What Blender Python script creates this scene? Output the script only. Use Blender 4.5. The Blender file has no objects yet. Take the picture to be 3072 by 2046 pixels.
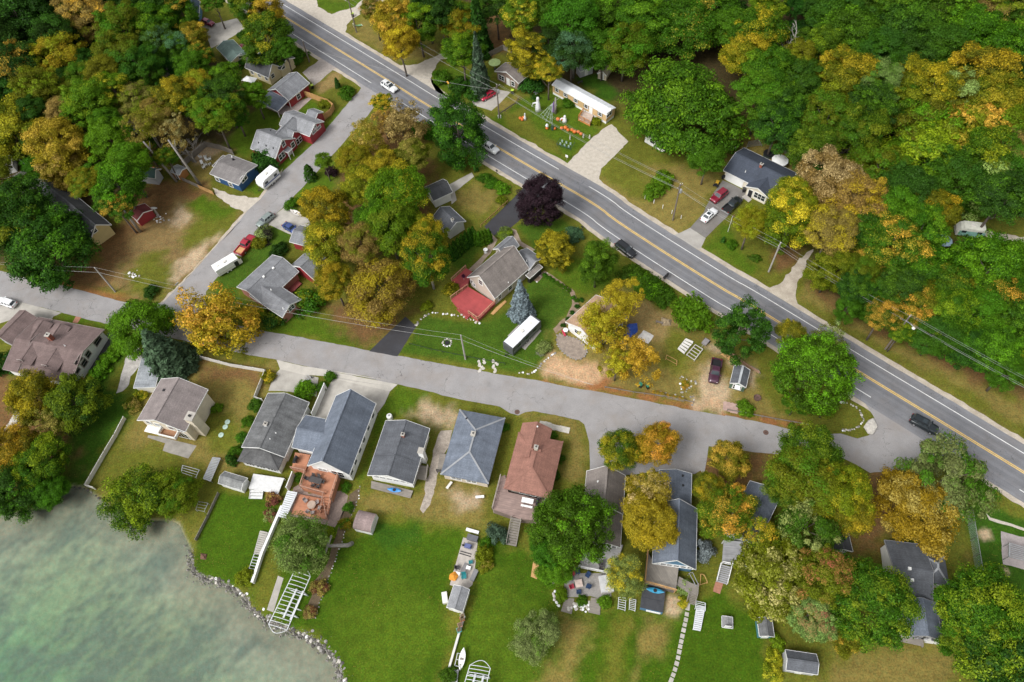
import bpy,bmesh,math,random
import numpy as np
from mathutils import Vector,Matrix,noise as mnoise

# ------------------------------------------------------------------ camera
SRC_W,SRC_H,FOC,CAM_H=3072,2046,2180.0,122.0
PITCH,ROLL=math.radians(57.72),math.radians(-4.98)
fw=Vector((0,math.cos(PITCH),-math.sin(PITCH)))
_rt=Vector((1,0,0));_up=_rt.cross(fw)
cam_r=math.cos(ROLL)*_rt+math.sin(ROLL)*_up
cam_u=-math.sin(ROLL)*_rt+math.cos(ROLL)*_up
scene=bpy.context.scene
COL=scene.collection
cd=bpy.data.cameras.new('camera');co=bpy.data.objects.new('camera',cd);COL.objects.link(co)
cd.sensor_width=36;cd.lens=FOC/SRC_W*36;cd.clip_end=6000;cd.clip_start=1
m=Matrix.Identity(4)
for i in range(3):
    m[i][0]=cam_r[i];m[i][1]=cam_u[i];m[i][2]=-fw[i]
m[2][3]=CAM_H
co.matrix_world=m
scene.camera=co

# ------------------------------------------------------------------ sky, sun, exposure (bright overcast)
SUN_AZ,SUN_EL=math.radians(-125),math.radians(50)  # azimuth from +Y, clockwise
wd=bpy.data.worlds.new('World');scene.world=wd;wd.use_nodes=True
nt=wd.node_tree;nt.nodes.clear()
out=nt.nodes.new('ShaderNodeOutputWorld');bg=nt.nodes.new('ShaderNodeBackground')
sky=nt.nodes.new('ShaderNodeTexSky');sky.sky_type='NISHITA';sky.sun_disc=False
sky.sun_elevation=SUN_EL;sky.sun_rotation=SUN_AZ
sky.air_density=1.0;sky.dust_density=4.0;sky.ozone_density=1.0
hs=nt.nodes.new('ShaderNodeHueSaturation');hs.inputs['Saturation'].default_value=0.15
nt.links.new(sky.outputs[0],hs.inputs['Color']);nt.links.new(hs.outputs[0],bg.inputs[0])
bg.inputs[1].default_value=0.15
nt.links.new(bg.outputs[0],out.inputs[0])
sl=bpy.data.lights.new('sun','SUN');so=bpy.data.objects.new('sun',sl);COL.objects.link(so)
sl.energy=1.5;sl.angle=math.radians(20);sl.color=(1.0,0.985,0.955)
sd=Vector((math.sin(SUN_AZ)*math.cos(SUN_EL),math.cos(SUN_AZ)*math.cos(SUN_EL),math.sin(SUN_EL)))
so.rotation_euler=sd.to_track_quat('Z','Y').to_euler();so.location=(-60,60,150)
scene.view_settings.view_transform='Standard';scene.view_settings.look='None'
scene.view_settings.gamma=1.0;scene.view_settings.exposure=0.46
scene.view_settings.use_curve_mapping=False
scene.cycles.max_bounces=5;scene.cycles.diffuse_bounces=3;scene.cycles.transparent_max_bounces=8
scene.cycles.glossy_bounces=2;scene.cycles.transmission_bounces=3
scene.cycles.caustics_reflective=False;scene.cycles.caustics_refractive=False

# ------------------------------------------------------------------ survey: points read off the photograph, turned into metres on the ground
TILE=dict(A=(0,0),B=(1000,0),C=(1896,0),D=(0,650),E=(1000,650),F=(1896,650),G=(0,1262),H=(1000,1262),I=(1896,1262))
def ray(t,x,y):
    o=TILE[t]
    return fw+cam_r*((o[0]+x/2-SRC_W/2)/FOC)-cam_u*((o[1]+y/2-SRC_H/2)/FOC)
def P(t,x,y,z=0.0):
    d=ray(t,x,y);k=(z-CAM_H)/d.z
    return Vector((d.x*k,d.y*k,z))
def S(s,z=0.0):
    """'A 10,20 30,40 B 5,6' -> list of points"""
    t=None;r=[]
    for w in s.split():
        if w in TILE:t=w
        else:
            a,b=w.split(',');r.append(P(t,float(a),float(b),z))
    return r
def mpp(p):  # metres per half-pixel of the survey sheets at a place
    return(Vector((0,0,CAM_H))-p).length/FOC/2

# ------------------------------------------------------------------ object helpers
def tag(o,label=None,cat=None,group=None,kind=None):
    if label:o['label']=label
    if cat:o['category']=cat
    if group:o['group']=group
    if kind:o['kind']=kind
    return o
def thing(name,label,cat,loc=(0,0,0),rz=0.0,group=None):
    o=bpy.data.objects.new(name,None);COL.objects.link(o)
    o.empty_display_size=0.3
    o.location=loc;o.rotation_euler=(0,0,rz)
    return tag(o,label,cat,group)
def obj(name,mesh,parent=None,loc=None,rz=None,scale=None):
    o=bpy.data.objects.new(name,mesh);COL.objects.link(o)
    if parent is not None:o.parent=parent
    if loc is not None:o.location=loc
    if rz is not None:o.rotation_euler=(0,0,rz)
    if scale is not None:o.scale=scale
    return o

class MB:
    def __init__(s):s.v=[];s.f=[];s.uv=[];s.mi=[];s.cur=0
    def add(s,vs,fs,uvs=None):
        b=len(s.v);s.v+=[tuple(p)for p in vs]
        for i,f in enumerate(fs):
            s.f.append([b+k for k in f]);s.uv.append(uvs[i]if uvs else None);s.mi.append(s.cur)
        return s
    def slot(s,i):s.cur=i;return s
    def box(s,x0,x1,y0,y1,z0,z1):
        return s.add([(x0,y0,z0),(x1,y0,z0),(x1,y1,z0),(x0,y1,z0),(x0,y0,z1),(x1,y0,z1),(x1,y1,z1),(x0,y1,z1)],
                     [(3,2,1,0),(4,5,6,7),(0,1,5,4),(1,2,6,5),(2,3,7,6),(3,0,4,7)])
    def beam(s,a,b,w,h):
        a=Vector(a);b=Vector(b);d=(b-a)
        if d.length<1e-6:return s
        d.normalize()
        u=Vector((0,0,1))if abs(d.z)<0.95 else Vector((0,1,0))
        x=d.cross(u).normalized()*w/2;y=x.cross(d).normalized()*h/2
        vs=[a-x-y,a+x-y,a+x+y,a-x+y,b-x-y,b+x-y,b+x+y,b-x+y]
        return s.add(vs,[(0,1,2,3),(7,6,5,4),(1,0,4,5),(2,1,5,6),(3,2,6,7),(0,3,7,4)])
    def tube(s,pts,r,n=6,cap=True):
        pts=[Vector(p)for p in pts];N=len(pts)
        rs=r if isinstance(r,(list,tuple))else[r]*N
        vs=[];ref=Vector((0.31,0.17,0.93))
        for i,p in enumerate(pts):
            d=(pts[min(i+1,N-1)]-pts[max(i-1,0)])
            d=d.normalized()if d.length>1e-9 else Vector((0,0,1))
            rr=ref if abs(d.dot(ref))<0.97 else Vector((1,0,0))
            x=d.cross(rr).normalized();y=d.cross(x)
            for k in range(n):
                a=2*math.pi*k/n;vs.append(p+(x*math.cos(a)+y*math.sin(a))*rs[i])
        fs=[]
        for i in range(N-1):
            for k in range(n):
                a=i*n+k;b=i*n+(k+1)%n;fs.append((a,a+n,b+n,b))
        if cap:fs.append(tuple(range(n)));fs.append(tuple(reversed(range((N-1)*n,N*n))))
        return s.add(vs,fs)
    def lathe(s,prof,n=12,c=(0,0,0)):
        vs=[];fs=[]
        for(r,z)in prof:
            for k in range(n):
                a=2*math.pi*k/n;vs.append((c[0]+r*math.cos(a),c[1]+r*math.sin(a),c[2]+z))
        for i in range(len(prof)-1):
            for k in range(n):
                a=i*n+k;b=i*n+(k+1)%n;fs.append((a,b,b+n,a+n))
        fs.append(tuple(reversed(range(n))));fs.append(tuple(range((len(prof)-1)*n,len(prof)*n)))
        return s.add(vs,fs)
    def prism(s,poly,z0,z1):
        n=len(poly);a=sum(poly[i][0]*poly[(i+1)%n][1]-poly[(i+1)%n][0]*poly[i][1]for i in range(n))
        if a<0:poly=list(reversed(poly))
        vs=[(p[0],p[1],z0)for p in poly]+[(p[0],p[1],z1)for p in poly]
        return s.add(vs,[tuple(reversed(range(n))),tuple(range(n,2*n))]+[(i,(i+1)%n,n+(i+1)%n,n+i)for i in range(n)])
    def wheel(s,x,y,z,r,w,n=14):
        vs=[];fs=[]
        for yy,rr in((-w/2,r*0.93),(-w/2+0.03,r),(w/2-0.03,r),(w/2,r*0.93)):
            for k in range(n):
                a=2*math.pi*k/n;vs.append((x+rr*math.cos(a),y+yy,z+rr*math.sin(a)))
        for i in range(3):
            for k in range(n):
                a=i*n+k;b=i*n+(k+1)%n;fs.append((a,a+n,b+n,b))
        fs.append(tuple(range(n)));fs.append(tuple(reversed(range(3*n,4*n))))
        return s.add(vs,fs)
    def mesh(s,name,mats,smooth=False):
        me=bpy.data.meshes.new(name);me.from_pydata(s.v,[],s.f)
        if not isinstance(mats,(list,tuple)):mats=[mats]
        for mt in mats:me.materials.append(mt)
        if len(mats)>1:me.polygons.foreach_set('material_index',s.mi)
        if any(u for u in s.uv):
            l=me.uv_layers.new(name='UVMap');k=0
            for f,u in zip(s.f,s.uv):
                for j in range(len(f)):
                    l.data[k].uv=u[j]if u else(s.v[f[j]][0],s.v[f[j]][1]);k+=1
        if smooth:me.polygons.foreach_set('use_smooth',[True]*len(me.polygons))
        me.update()
        return me
    def build(s,name,mats,parent=None,smooth=False,**kw):
        return obj(name,s.mesh(name,mats,smooth),parent,**kw)

# ------------------------------------------------------------------ materials
def newmat(name):
    mt=bpy.data.materials.new(name);mt.use_nodes=True
    n=mt.node_tree.nodes;b=n['Principled BSDF']
    return mt,mt.node_tree,b
def node(t,typ,**kw):
    n=t.nodes.new(typ)
    for k,v in kw.items():
        if hasattr(n,k):setattr(n,k,v)
        else:n.inputs[k].default_value=v
    return n
def ramp(t,fac,stops):
    r=t.nodes.new('ShaderNodeValToRGB');e=r.color_ramp.elements
    while len(e)<len(stops):e.new(0.5)
    for i,(p,c)in enumerate(stops):
        e[i].position=p;e[i].color=(c[0],c[1],c[2],1)if not isinstance(c,(int,float))else(c,c,c,1)
    t.links.new(fac,r.inputs[0]);return r.outputs[0]
def mixc(t,fac,a,b,mode='MIX'):
    n=t.nodes.new('ShaderNodeMix');n.data_type='RGBA';n.blend_type=mode
    for i,v in((0,fac),(6,a),(7,b)):
        if isinstance(v,(int,float)):n.inputs[i].default_value=v
        elif isinstance(v,(tuple,list)):n.inputs[i].default_value=(v[0],v[1],v[2],1)
        else:t.links.new(v,n.inputs[i])
    return n.outputs[2]
def mathn(t,op,a,b=None,c=None):
    n=t.nodes.new('ShaderNodeMath');n.operation=op
    for i,v in enumerate((a,b,c)):
        if v is None:continue
        if isinstance(v,(int,float)):n.inputs[i].default_value=v
        else:t.links.new(v,n.inputs[i])
    return n.outputs[0]
def tex_noise(t,vec,scale,detail=3,rough=0.55):
    n=node(t,'ShaderNodeTexNoise');n.inputs['Scale'].default_value=scale
    n.inputs['Detail'].default_value=detail;n.inputs['Roughness'].default_value=rough
    if vec is not None:t.links.new(vec,n.inputs['Vector'])
    return n.outputs['Fac']
def coords(t,kind='Object',scale=None):
    c=t.nodes.new('ShaderNodeTexCoord').outputs[kind]
    if scale:
        mp=t.nodes.new('ShaderNodeMapping');mp.inputs['Scale'].default_value=scale
        t.links.new(c,mp.inputs[0]);c=mp.outputs[0]
    return c
def worldpos(t):return t.nodes.new('ShaderNodeNewGeometry').outputs['Position']
MATS={}
def M(name,col,rough=0.75,var=0.18,sc=1.6,metal=0.0,fine=0.1,spec=0.4):
    """plain surface with uneven tone (weather, dirt) in real-world scale"""
    if name in MATS:return MATS[name]
    mt,t,b=newmat(name);MATS[name]=mt
    p=worldpos(t)
    a=ramp(t,tex_noise(t,p,sc,4,0.6),[(0.3,1-var),(0.7,1+var*0.6)])
    f=ramp(t,tex_noise(t,p,9.0,2),[(0.25,1-fine),(0.75,1+fine)])
    c=mixc(t,1.0,mixc(t,1.0,col,a,'MULTIPLY'),f,'MULTIPLY')
    t.links.new(c,b.inputs['Base Color']);b.inputs['Roughness'].default_value=rough
    b.inputs['Metallic'].default_value=metal;b.inputs['Specular IOR Level'].default_value=spec
    return mt
def roofmat(name,col,streak=0.22,blot=0.18):
    if name in MATS:return MATS[name]
    mt,t,b=newmat(name);MATS[name]=mt
    uv=coords(t,'UV')
    st=coords(t,'UV',(0.9,0.12,1));fi=coords(t,'UV',(3.2,6.5,1));ln=coords(t,'UV',(0.25,3.4,1))
    a=ramp(t,tex_noise(t,st,1.0,4,0.6),[(0.3,1-streak),(0.68,1+streak*0.7)])
    p=worldpos(t)
    d=ramp(t,tex_noise(t,p,0.55,4,0.6),[(0.3,1-blot),(0.7,1+blot*0.6)])
    f=ramp(t,tex_noise(t,fi,1.0,2,0.7),[(0.25,0.72),(0.75,1.25)])
    g=ramp(t,tex_noise(t,ln,1.0,1),[(0.35,0.92),(0.65,1.06)])
    c=mixc(t,1.0,mixc(t,1.0,mixc(t,1.0,mixc(t,1.0,col,a,'MULTIPLY'),f,'MULTIPLY'),d,'MULTIPLY'),g,'MULTIPLY')
    t.links.new(c,b.inputs['Base Color']);b.inputs['Roughness'].default_value=0.82;b.inputs['Specular IOR Level'].default_value=0.35
    bp=node(t,'ShaderNodeBump');bp.inputs['Strength'].default_value=0.35;bp.inputs['Distance'].default_value=0.02
    t.links.new(tex_noise(t,fi,1.0,2),bp.inputs['Height']);t.links.new(bp.outputs[0],b.inputs['Normal'])
    return mt
def sidingmat(name,col,var=0.1):
    """lap siding: shallow horizontal boards, weathered"""
    if name in MATS:return MATS[name]
    mt,t,b=newmat(name);MATS[name]=mt
    p=worldpos(t)
    w=node(t,'ShaderNodeTexWave',wave_type='BANDS',bands_direction='Z');w.inputs['Scale'].default_value=1.6
    t.links.new(p,w.inputs['Vector'])
    a=ramp(t,tex_noise(t,p,0.8,4),[(0.3,1-var),(0.7,1+var*0.5)])
    c=mixc(t,1.0,mixc(t,1.0,col,a,'MULTIPLY'),ramp(t,w.outputs['Fac'],[(0.0,0.9),(0.3,1.0)]),'MULTIPLY')
    t.links.new(c,b.inputs['Base Color']);b.inputs['Roughness'].default_value=0.6
    bp=node(t,'ShaderNodeBump');bp.inputs['Strength'].default_value=0.4;bp.inputs['Distance'].default_value=0.02
    t.links.new(w.outputs['Fac'],bp.inputs['Height']);t.links.new(bp.outputs[0],b.inputs['Normal'])
    return mt
def woodmat(name,col,var=0.25):
    """boards: tone differs from board to board along UV v"""
    if name in MATS:return MATS[name]
    mt,t,b=newmat(name);MATS[name]=mt
    uv=coords(t,'UV',(0.35,7.0,1));p=worldpos(t)
    a=ramp(t,tex_noise(t,uv,1.0,2,0.6),[(0.3,1-var),(0.7,1+var*0.7)])
    d=ramp(t,tex_noise(t,p,0.9,4),[(0.3,0.82),(0.7,1.12)])
    c=mixc(t,1.0,mixc(t,1.0,col,a,'MULTIPLY'),d,'MULTIPLY')
    t.links.new(c,b.inputs['Base Color']);b.inputs['Roughness'].default_value=0.7
    return mt
def paintmat(name,col,metal=0.0):
    if name in MATS:return MATS[name]
    mt,t,b=newmat(name);MATS[name]=mt
    p=worldpos(t)
    c=mixc(t,1.0,col,ramp(t,tex_noise(t,p,1.3,3),[(0.3,0.9),(0.7,1.06)]),'MULTIPLY')
    t.links.new(c,b.inputs['Base Color'])
    b.inputs['Roughness'].default_value=0.28;b.inputs['Metallic'].default_value=metal
    b.inputs['Coat Weight'].default_value=0.6;b.inputs['Coat Roughness'].default_value=0.08
    return mt
def glassmat(name='window_glass',col=(0.02,0.026,0.032)):
    if name in MATS:return MATS[name]
    mt,t,b=newmat(name);MATS[name]=mt
    b.inputs['Base Color'].default_value=(*col,1);b.inputs['Roughness'].default_value=0.06
    b.inputs['Specular IOR Level'].default_value=0.7
    return mt
WHITE=M('white_paint',(0.78,0.78,0.76),0.5,0.08,1.0,fine=0.03)
OFFWHITE=M('off_white_paint',(0.66,0.64,0.59),0.6,0.12,0.9,fine=0.05)
CREAM=sidingmat('cream_siding',(0.70,0.64,0.52))
GLASS=glassmat()
BLACK=M('black_plastic',(0.018,0.018,0.02),0.5,0.2)
TYRE=M('tyre_rubber',(0.016,0.016,0.017),0.85,0.2)
STEEL=M('galvanised_steel',(0.45,0.46,0.47),0.4,0.15,2.0,metal=0.6)
CONCRETE=M('concrete',(0.40,0.375,0.335),0.9,0.22,0.5,fine=0.12)
BRICK=M('red_brick',(0.26,0.085,0.055),0.85,0.25,3.0)
WOODGREY=woodmat('weathered_wood',(0.23,0.205,0.175))
WOODTAN=woodmat('new_fence_wood',(0.52,0.30,0.115),0.18)
# ------------------------------------------------------------------ ground sheet
def vnoise(x,y,s,seed=0):
    r=np.random.RandomState(seed).rand(256,256)
    x=x/s+1000.5;y=y/s+1000.5
    xi=np.floor(x).astype(int);yi=np.floor(y).astype(int);fx=x-xi;fy=y-yi
    fx=fx*fx*(3-2*fx);fy=fy*fy*(3-2*fy)
    g=lambda a,b:r[a%256,b%256]
    return(g(xi,yi)*(1-fx)+g(xi+1,yi)*fx)*(1-fy)+(g(xi,yi+1)*(1-fx)+g(xi+1,yi+1)*fx)*fy
def sdist(X,Y,poly):
    """signed distance, positive inside"""
    d=np.full(X.shape,1e9);ins=np.zeros(X.shape,bool);n=len(poly)
    for i in range(n):
        ax,ay=poly[i][0],poly[i][1];bx,by=poly[(i+1)%n][0],poly[(i+1)%n][1]
        ex,ey=bx-ax,by-ay;L=ex*ex+ey*ey+1e-12
        t=np.clip(((X-ax)*ex+(Y-ay)*ey)/L,0,1)
        d=np.minimum(d,(X-ax-t*ex)**2+(Y-ay-t*ey)**2)
        c=((ay>Y)!=(by>Y))
        if abs(ey)>1e-9:ins^=c&(X<ex*(Y-ay)/ey+ax)
    d=np.sqrt(d);return np.where(ins,d,-d)

shore=S('G -700,640 -300,590 0,565 120,548 260,522 350,462 430,392 505,402 570,448 640,500 720,560 880,600 1030,600 1075,622 1105,690 1142,765 1150,880 1185,930 1300,968 1400,1012 1468,1065 1500,1125 1565,1185 1660,1228 1745,1268 1840,1298 1915,1348 1985,1415 2035,1505 2055,1570 2065,1640',-0.25)
s_last=shore[-1];s_first=shore[0]
lake_poly=[(p.x,p.y)for p in shore]+[(s_last.x+6,s_last.y-25),(s_last.x+20,-300),(-900,-300),(-900,s_first.y+60),(s_first.x-40,s_first.y+12)]

def ext(lo,hi,st,far):
    a=list(np.arange(lo,hi+1e-6,st))
    return np.array([lo-far,lo-far*0.4,lo-60,lo-20]+a+[hi+20,hi+60,hi+far*0.4,hi+far])
gx=ext(-150,155,0.5,2500);gy=ext(4,218,0.5,2500)
GX,GY=np.meshgrid(gx,gy)
lk=sdist(GX,GY,lake_poly)
GZ=np.where(lk>-0.5,-np.clip((lk+0.5)/0.9,0,1)*0.55-np.clip(lk,0,12)*0.14,0.0)
GZ=np.where(lk<0,GZ,GZ+0.12*(vnoise(GX,GY,3.1,5)-0.5))
GZ=np.where(lk<-0.5,0.0,GZ)

LUSH=(0.046,0.094,0.004);LAWN=(0.052,0.102,0.009);GREEN=(0.066,0.114,0.007);OLIVE=(0.112,0.120,0.016);DRYG=(0.185,0.148,0.042);DRY=(0.235,0.168,0.07)
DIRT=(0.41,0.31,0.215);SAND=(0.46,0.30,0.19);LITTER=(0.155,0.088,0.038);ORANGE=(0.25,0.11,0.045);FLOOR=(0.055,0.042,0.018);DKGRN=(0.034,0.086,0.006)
GRAVEL=(0.44,0.40,0.34)
base=np.empty(GX.shape+(3,));base[:]=OLIVE
PAINT=[
 # woods and wooded lots
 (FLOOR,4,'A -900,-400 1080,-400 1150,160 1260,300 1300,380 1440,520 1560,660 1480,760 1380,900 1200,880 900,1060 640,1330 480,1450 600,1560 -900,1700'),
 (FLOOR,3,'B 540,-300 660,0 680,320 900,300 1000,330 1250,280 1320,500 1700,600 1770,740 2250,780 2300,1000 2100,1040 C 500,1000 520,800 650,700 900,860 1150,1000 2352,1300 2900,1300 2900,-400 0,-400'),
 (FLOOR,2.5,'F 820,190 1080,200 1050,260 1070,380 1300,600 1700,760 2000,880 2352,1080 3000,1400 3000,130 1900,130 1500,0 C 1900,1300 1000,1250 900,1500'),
 (DRYG,2,'F 0,-100 300,0 260,95 0,0'),
 (DRYG,2.0,'C 30,1000 250,1000 500,1050 540,820 640,700 700,760 900,900 1000,1050 540,1080 470,1180 430,1270 350,1370 260,1400 0,1270 -200,1150 -300,1000'),
 (OLIVE,1.5,'C -300,950 0,930 100,1050 160,1180 60,1200 -250,1050'),
 (OLIVE,1.2,'C 410,1490 560,1330 640,1250 660,1420 820,1500 1000,1480 1090,1500 F 1060,210 900,380 830,415 700,330 560,220 420,170'),
 (GREEN,1.6,'F 415,190 560,60 640,150 700,250 760,310 700,340 520,230'),
 (LITTER,1.5,'F 850,180 1040,190 1000,260 900,350 860,330'),
 (DRYG,2,'F 990,480 1060,380 1200,520 1500,700 1800,830 2100,1000 2352,1110 2700,1300 2700,1500 2352,1350 1900,1080 1500,850 1200,670'),
 (LITTER,2,'F 1060,390 1200,520 1500,700 1800,830 2100,1000 2352,1110 2700,1280 2700,1200 2352,1050 2050,900 1700,740 1300,600 1120,470'),
 (OLIVE,1.3,'F 1000,520 1250,680 1520,840 1900,1060 2352,1330 2500,1420 2500,1350 2352,1250 1900,990 1500,790 1250,620 1080,520'),
 # far side of the highway, top
 (OLIVE,1.5,'A 2060,150 2150,100 2352,130 2352,360 2200,280'),
 (DRYG,2.0,'B 70,170 180,100 300,200 560,280 670,300 640,330 500,380 420,380 250,290'),
 (GREEN,1.0,'A 1900,0 2180,0 2130,40 2000,85 1920,60'),
 (GREEN,1.3,'B 590,450 650,390 800,440 960,420 960,500 830,590 700,570 600,520'),
 (GREEN,1.0,'B 940,720 1010,640 1130,590 1310,540 1500,640 1600,780 1500,880 1410,975 1380,978 1250,920 1000,770'),
 (OLIVE,1.0,'B 1010,700 1150,640 1200,760 1330,840 1400,950 1250,900 1050,770'),
 (DKGRN,1.5,'B 1450,470 1600,440 1720,560 1640,620 1500,520'),
 (DRYG,1.2,'B 960,640 1000,600 1080,590 1130,580 1020,690'),
 (LITTER,1.5,'B 930,80 1050,80 1050,290 930,330'),
 # red house lots
 (GREEN,1.2,'A 1330,880 1500,680 1590,640 1700,695 1700,740 1660,790 1560,770 1510,880 1500,930 1380,900'),
 (OLIVE,1.0,'A 1900,520 2030,430 2120,440 2170,520 2165,580 2080,700 1960,860 1760,1010 1660,1060 1640,1000 1860,870 1960,740 2010,650 1930,580'),
 (GREEN,1.0,'A 1650,995 1870,840 1960,740 2000,680 2080,640 1980,800 1780,980 1680,1030'),
 (DRY,0.8,'A 1880,520 1990,440 2060,430 2000,520 1920,560'),
 (GREEN,0.7,'A 1775,690 1860,605 1960,650 1900,670 1830,690'),
 (DRYG,1.0,'A 1110,970 1240,850 1400,900 1280,1020 1260,1110 1200,1110'),
 (DIRT,1.6,'A 1120,950 1230,860 1340,880 1270,960 1180,960'),
 (OLIVE,0.8,'A 1280,1060 1420,1140 1530,1090 1560,1040 1690,1050 1680,1100 1560,1190 1450,1160 1290,1120'),
 (GREEN,0.8,'A 1470,1140 1540,1090 1560,1130 1680,1060 1660,1110 1540,1185'),
 # brown field on the corner
 (LITTER,2.0,'A 540,1440 700,1340 860,1130 1000,1060 1210,1110 1300,1170 1480,1250 1400,1370 1230,1540 1100,1700 800,1840 500,1800 D 300,380 300,330 560,280 560,160'),
 ((0.20,0.138,0.06),2.5,'A 860,1400 1050,1200 1300,1200 1480,1250 1400,1370 1230,1540 D 1000,480 800,520 600,470 700,300 800,120'),
 (OLIVE,1.6,'A 1110,1230 1190,1185 1330,1195 1470,1250 1400,1360 1250,1470 1090,1500 1070,1400 1200,1330 1120,1290'),
 (GREEN,1.6,'A 1115,1235 1195,1190 1320,1200 1400,1260 1290,1320 1200,1300'),
 (OLIVE,2.0,'D 780,260 960,210 1060,330 1000,470 880,490 760,420'),
 (OLIVE,1.5,'D 480,400 700,430 800,510 620,470'),
 (DIRT,2.0,'A 1000,1340 1090,1250 1140,1290 1060,1370'),
 (DIRT,1.8,'D 1060,300 1250,130 1300,130 1180,290 1060,380'),
 (ORANGE,1.2,'D 290,370 480,410 760,490 800,520 480,450 300,400'),
 # lots between diagonal street and highway
 (GREEN,1.0,'A 1760,1190 1850,1085 2030,950 2040,1080 1960,1180 1850,1240'),
 (LITTER,2.0,'A 2060,1000 2352,700 2600,760 B 240,640 480,700 500,760 600,1100 560,1300 400,1500 0,1560'),
 (OLIVE,1.3,'B 700,1240 760,1170 900,1010 1000,1030 1130,1110 1130,1170 1050,1210 900,1360 800,1300'),
 (DRYG,1.8,'B 740,1190 840,1080 960,1160 1000,1220 880,1310 760,1240'),
 (LAWN,1.0,'E 700,330 820,290 910,170 960,180 900,60 700,260'),
 (LAWN,0.8,'E 1090,60 1190,10 1400,20 1480,130 1300,330 1200,180'),
 (LAWN,1.0,'D 1290,380 1440,250 1640,55 1745,105 1700,235 1640,235 1425,430 1480,530 1600,650 1500,670 1300,500'),
 (OLIVE,1.2,'D 1500,660 1640,560 1800,540 2000,560 2352,560 E 460,440 700,400 720,560 560,600 480,640 430,600 220,795 0,770 D 2000,760 1700,705'),
 (GREEN,1.6,'D 1500,640 1760,590 2000,640 2280,730 2200,790 1900,730 1600,680'),
 (LITTER,2.0,'E 0,540 430,560 470,600 330,720 210,760 100,700 0,640'),
 (LAWN,1.0,'E 395,820 500,660 560,600 870,640 1060,560 1200,360 1300,350 1430,440 1445,540 1400,620 1320,700 1310,790 1210,910 1100,945 800,890 600,850'),
 (OLIVE,0.8,'E 385,830 560,850 800,890 1100,945 1230,905 1310,800 1330,830 1240,950 1240,985 1100,965 800,910 500,860'),
 (OLIVE,1.0,'E 1380,0 1480,60 1700,160 1800,260 2352,580 2352,640 2000,480 1720,300 1560,170'),
 (GREEN,1.2,'E 1290,260 1480,240 1700,240 1760,330 1640,430 1480,480 1330,370'),
 (DRYG,2.0,'E 1330,700 1450,560 1700,440 1900,500 2050,610 2240,690 2352,760 F 740,900 800,1100 990,1270 560,1190 E 2170,1160 1640,1050 1400,1000'),
 (DRY,1.5,'E 1700,480 1900,520 2060,640 2000,740 1850,760 1750,640'),
 (OLIVE,1.5,'E 2020,690 2180,710 2250,800 2180,880 2060,940 1960,880 2000,760'),
 (SAND,1.2,'E 1320,830 1480,880 1640,930 1630,1010 1560,1040 1400,1010 1240,950'),
 (ORANGE,1.0,'E 1240,985 1400,1000 1560,1010 1640,960 1660,1020 1900,1060 2160,1130 2170,1165 1900,1110 1640,1060 1400,1020'),
 (DIRT,1.2,'E 2230,890 2260,870 2290,1000 2352,1010 2352,1190 2180,1150 2190,1080'),
 (DIRT,1.4,'F 400,900 480,860 540,960 590,1000 580,1060 600,1100 540,1190 390,1150'),
 (SAND,1.0,'F 440,1080 540,1090 540,1170 400,1140'),
 (DIRT,1.2,'F 440,740 540,790 640,870 720,900 780,960 720,1010 600,900 480,800'),
 (ORANGE,1.0,'F 540,1180 700,1190 1040,1250 1000,1285 700,1220 560,1200'),
 (OLIVE,1.0,'F 1240,1090 1330,1080 1420,1150 1455,1230 1420,1310 1340,1330 1250,1300 1200,1200'),
 # lake-side lots
 (DKGRN,2.5,'D 340,1040 520,1000 660,840 720,760 800,780 700,1000 760,1060 780,1200 640,1400 540,1568 G 500,400 380,480 350,330'),
 (LITTER,3.0,'D 0,900 160,1000 420,1300 430,1500 0,1560 -300,1400 -300,900'),
 (GREEN,1.0,'D 320,590 370,575 480,600 680,650 670,700 540,650 400,640'),
 (DRYG,1.8,'D 800,1240 920,1050 1000,980 1200,830 1590,900 1660,870 1670,920 1620,1040 1500,1180 1400,1420 1500,1520 G 1180,300 1180,720 1100,650 1040,560 620,480 560,410'),
 (OLIVE,2.0,'G 560,400 700,150 900,130 1150,240 1250,380 1230,520 1150,700 1060,600 800,560'),
 (OLIVE,1.5,'D 1250,1130 1350,1100 1450,1260 1400,1420 1260,1400 1180,1300'),
 (LITTER,1.5,'D 1200,860 1560,920 1560,1000 1400,980 1200,960'),
 (LUSH,0.7,'G 1320,420 1490,450 1590,450 1680,480 1660,640 1560,860 1510,985 1440,985 1300,970 1170,920 1160,860 1190,700'),
 (GREEN,1.0,'G 1640,640 1760,570 1990,600 2050,640 2020,700 1900,1000 1750,1240 1600,1180 1500,1060 1520,980'),
 (OLIVE,1.0,'G 1530,980 1640,700 1700,700 1680,900 1640,1130 1540,1130'),
 (OLIVE,1.2,'E 385,1010 700,1085 1000,1140 1110,1190 1200,1165 1490,1230 1530,1400 1535,1560 1350,1568 1000,1568 300,1568 200,1560 260,1150'),
 (GREEN,1.0,'E 290,1130 390,1020 560,1060 480,1160 330,1200 240,1400 180,1568 160,1568'),
 (DIRT,1.6,'E 470,1200 540,1110 700,1150 740,1190 720,1240 620,1250'),
 (DRYG,1.5,'E 1130,1190 1200,1165 1480,1225 1530,1400 1530,1568 1380,1568 1400,1330 1280,1230'),
 (DRYG,1.4,'H 140,480 240,430 460,460 620,330 920,420 960,520 870,640 600,600 420,560 280,560 180,530'),
 (DIRT,1.2,'H 660,430 880,440 880,520 760,520'),
 (LUSH,1.4,'H -300,900 100,720 270,590 420,610 640,640 780,660 720,960 670,1180 700,1400 660,1568 560,1700 60,1700 20,1500 -60,1360 -300,1200'),
 (GREEN,3.0,'H 0,1100 300,900 560,960 660,1180 660,1450 400,1600 120,1600 60,1350'),
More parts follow.
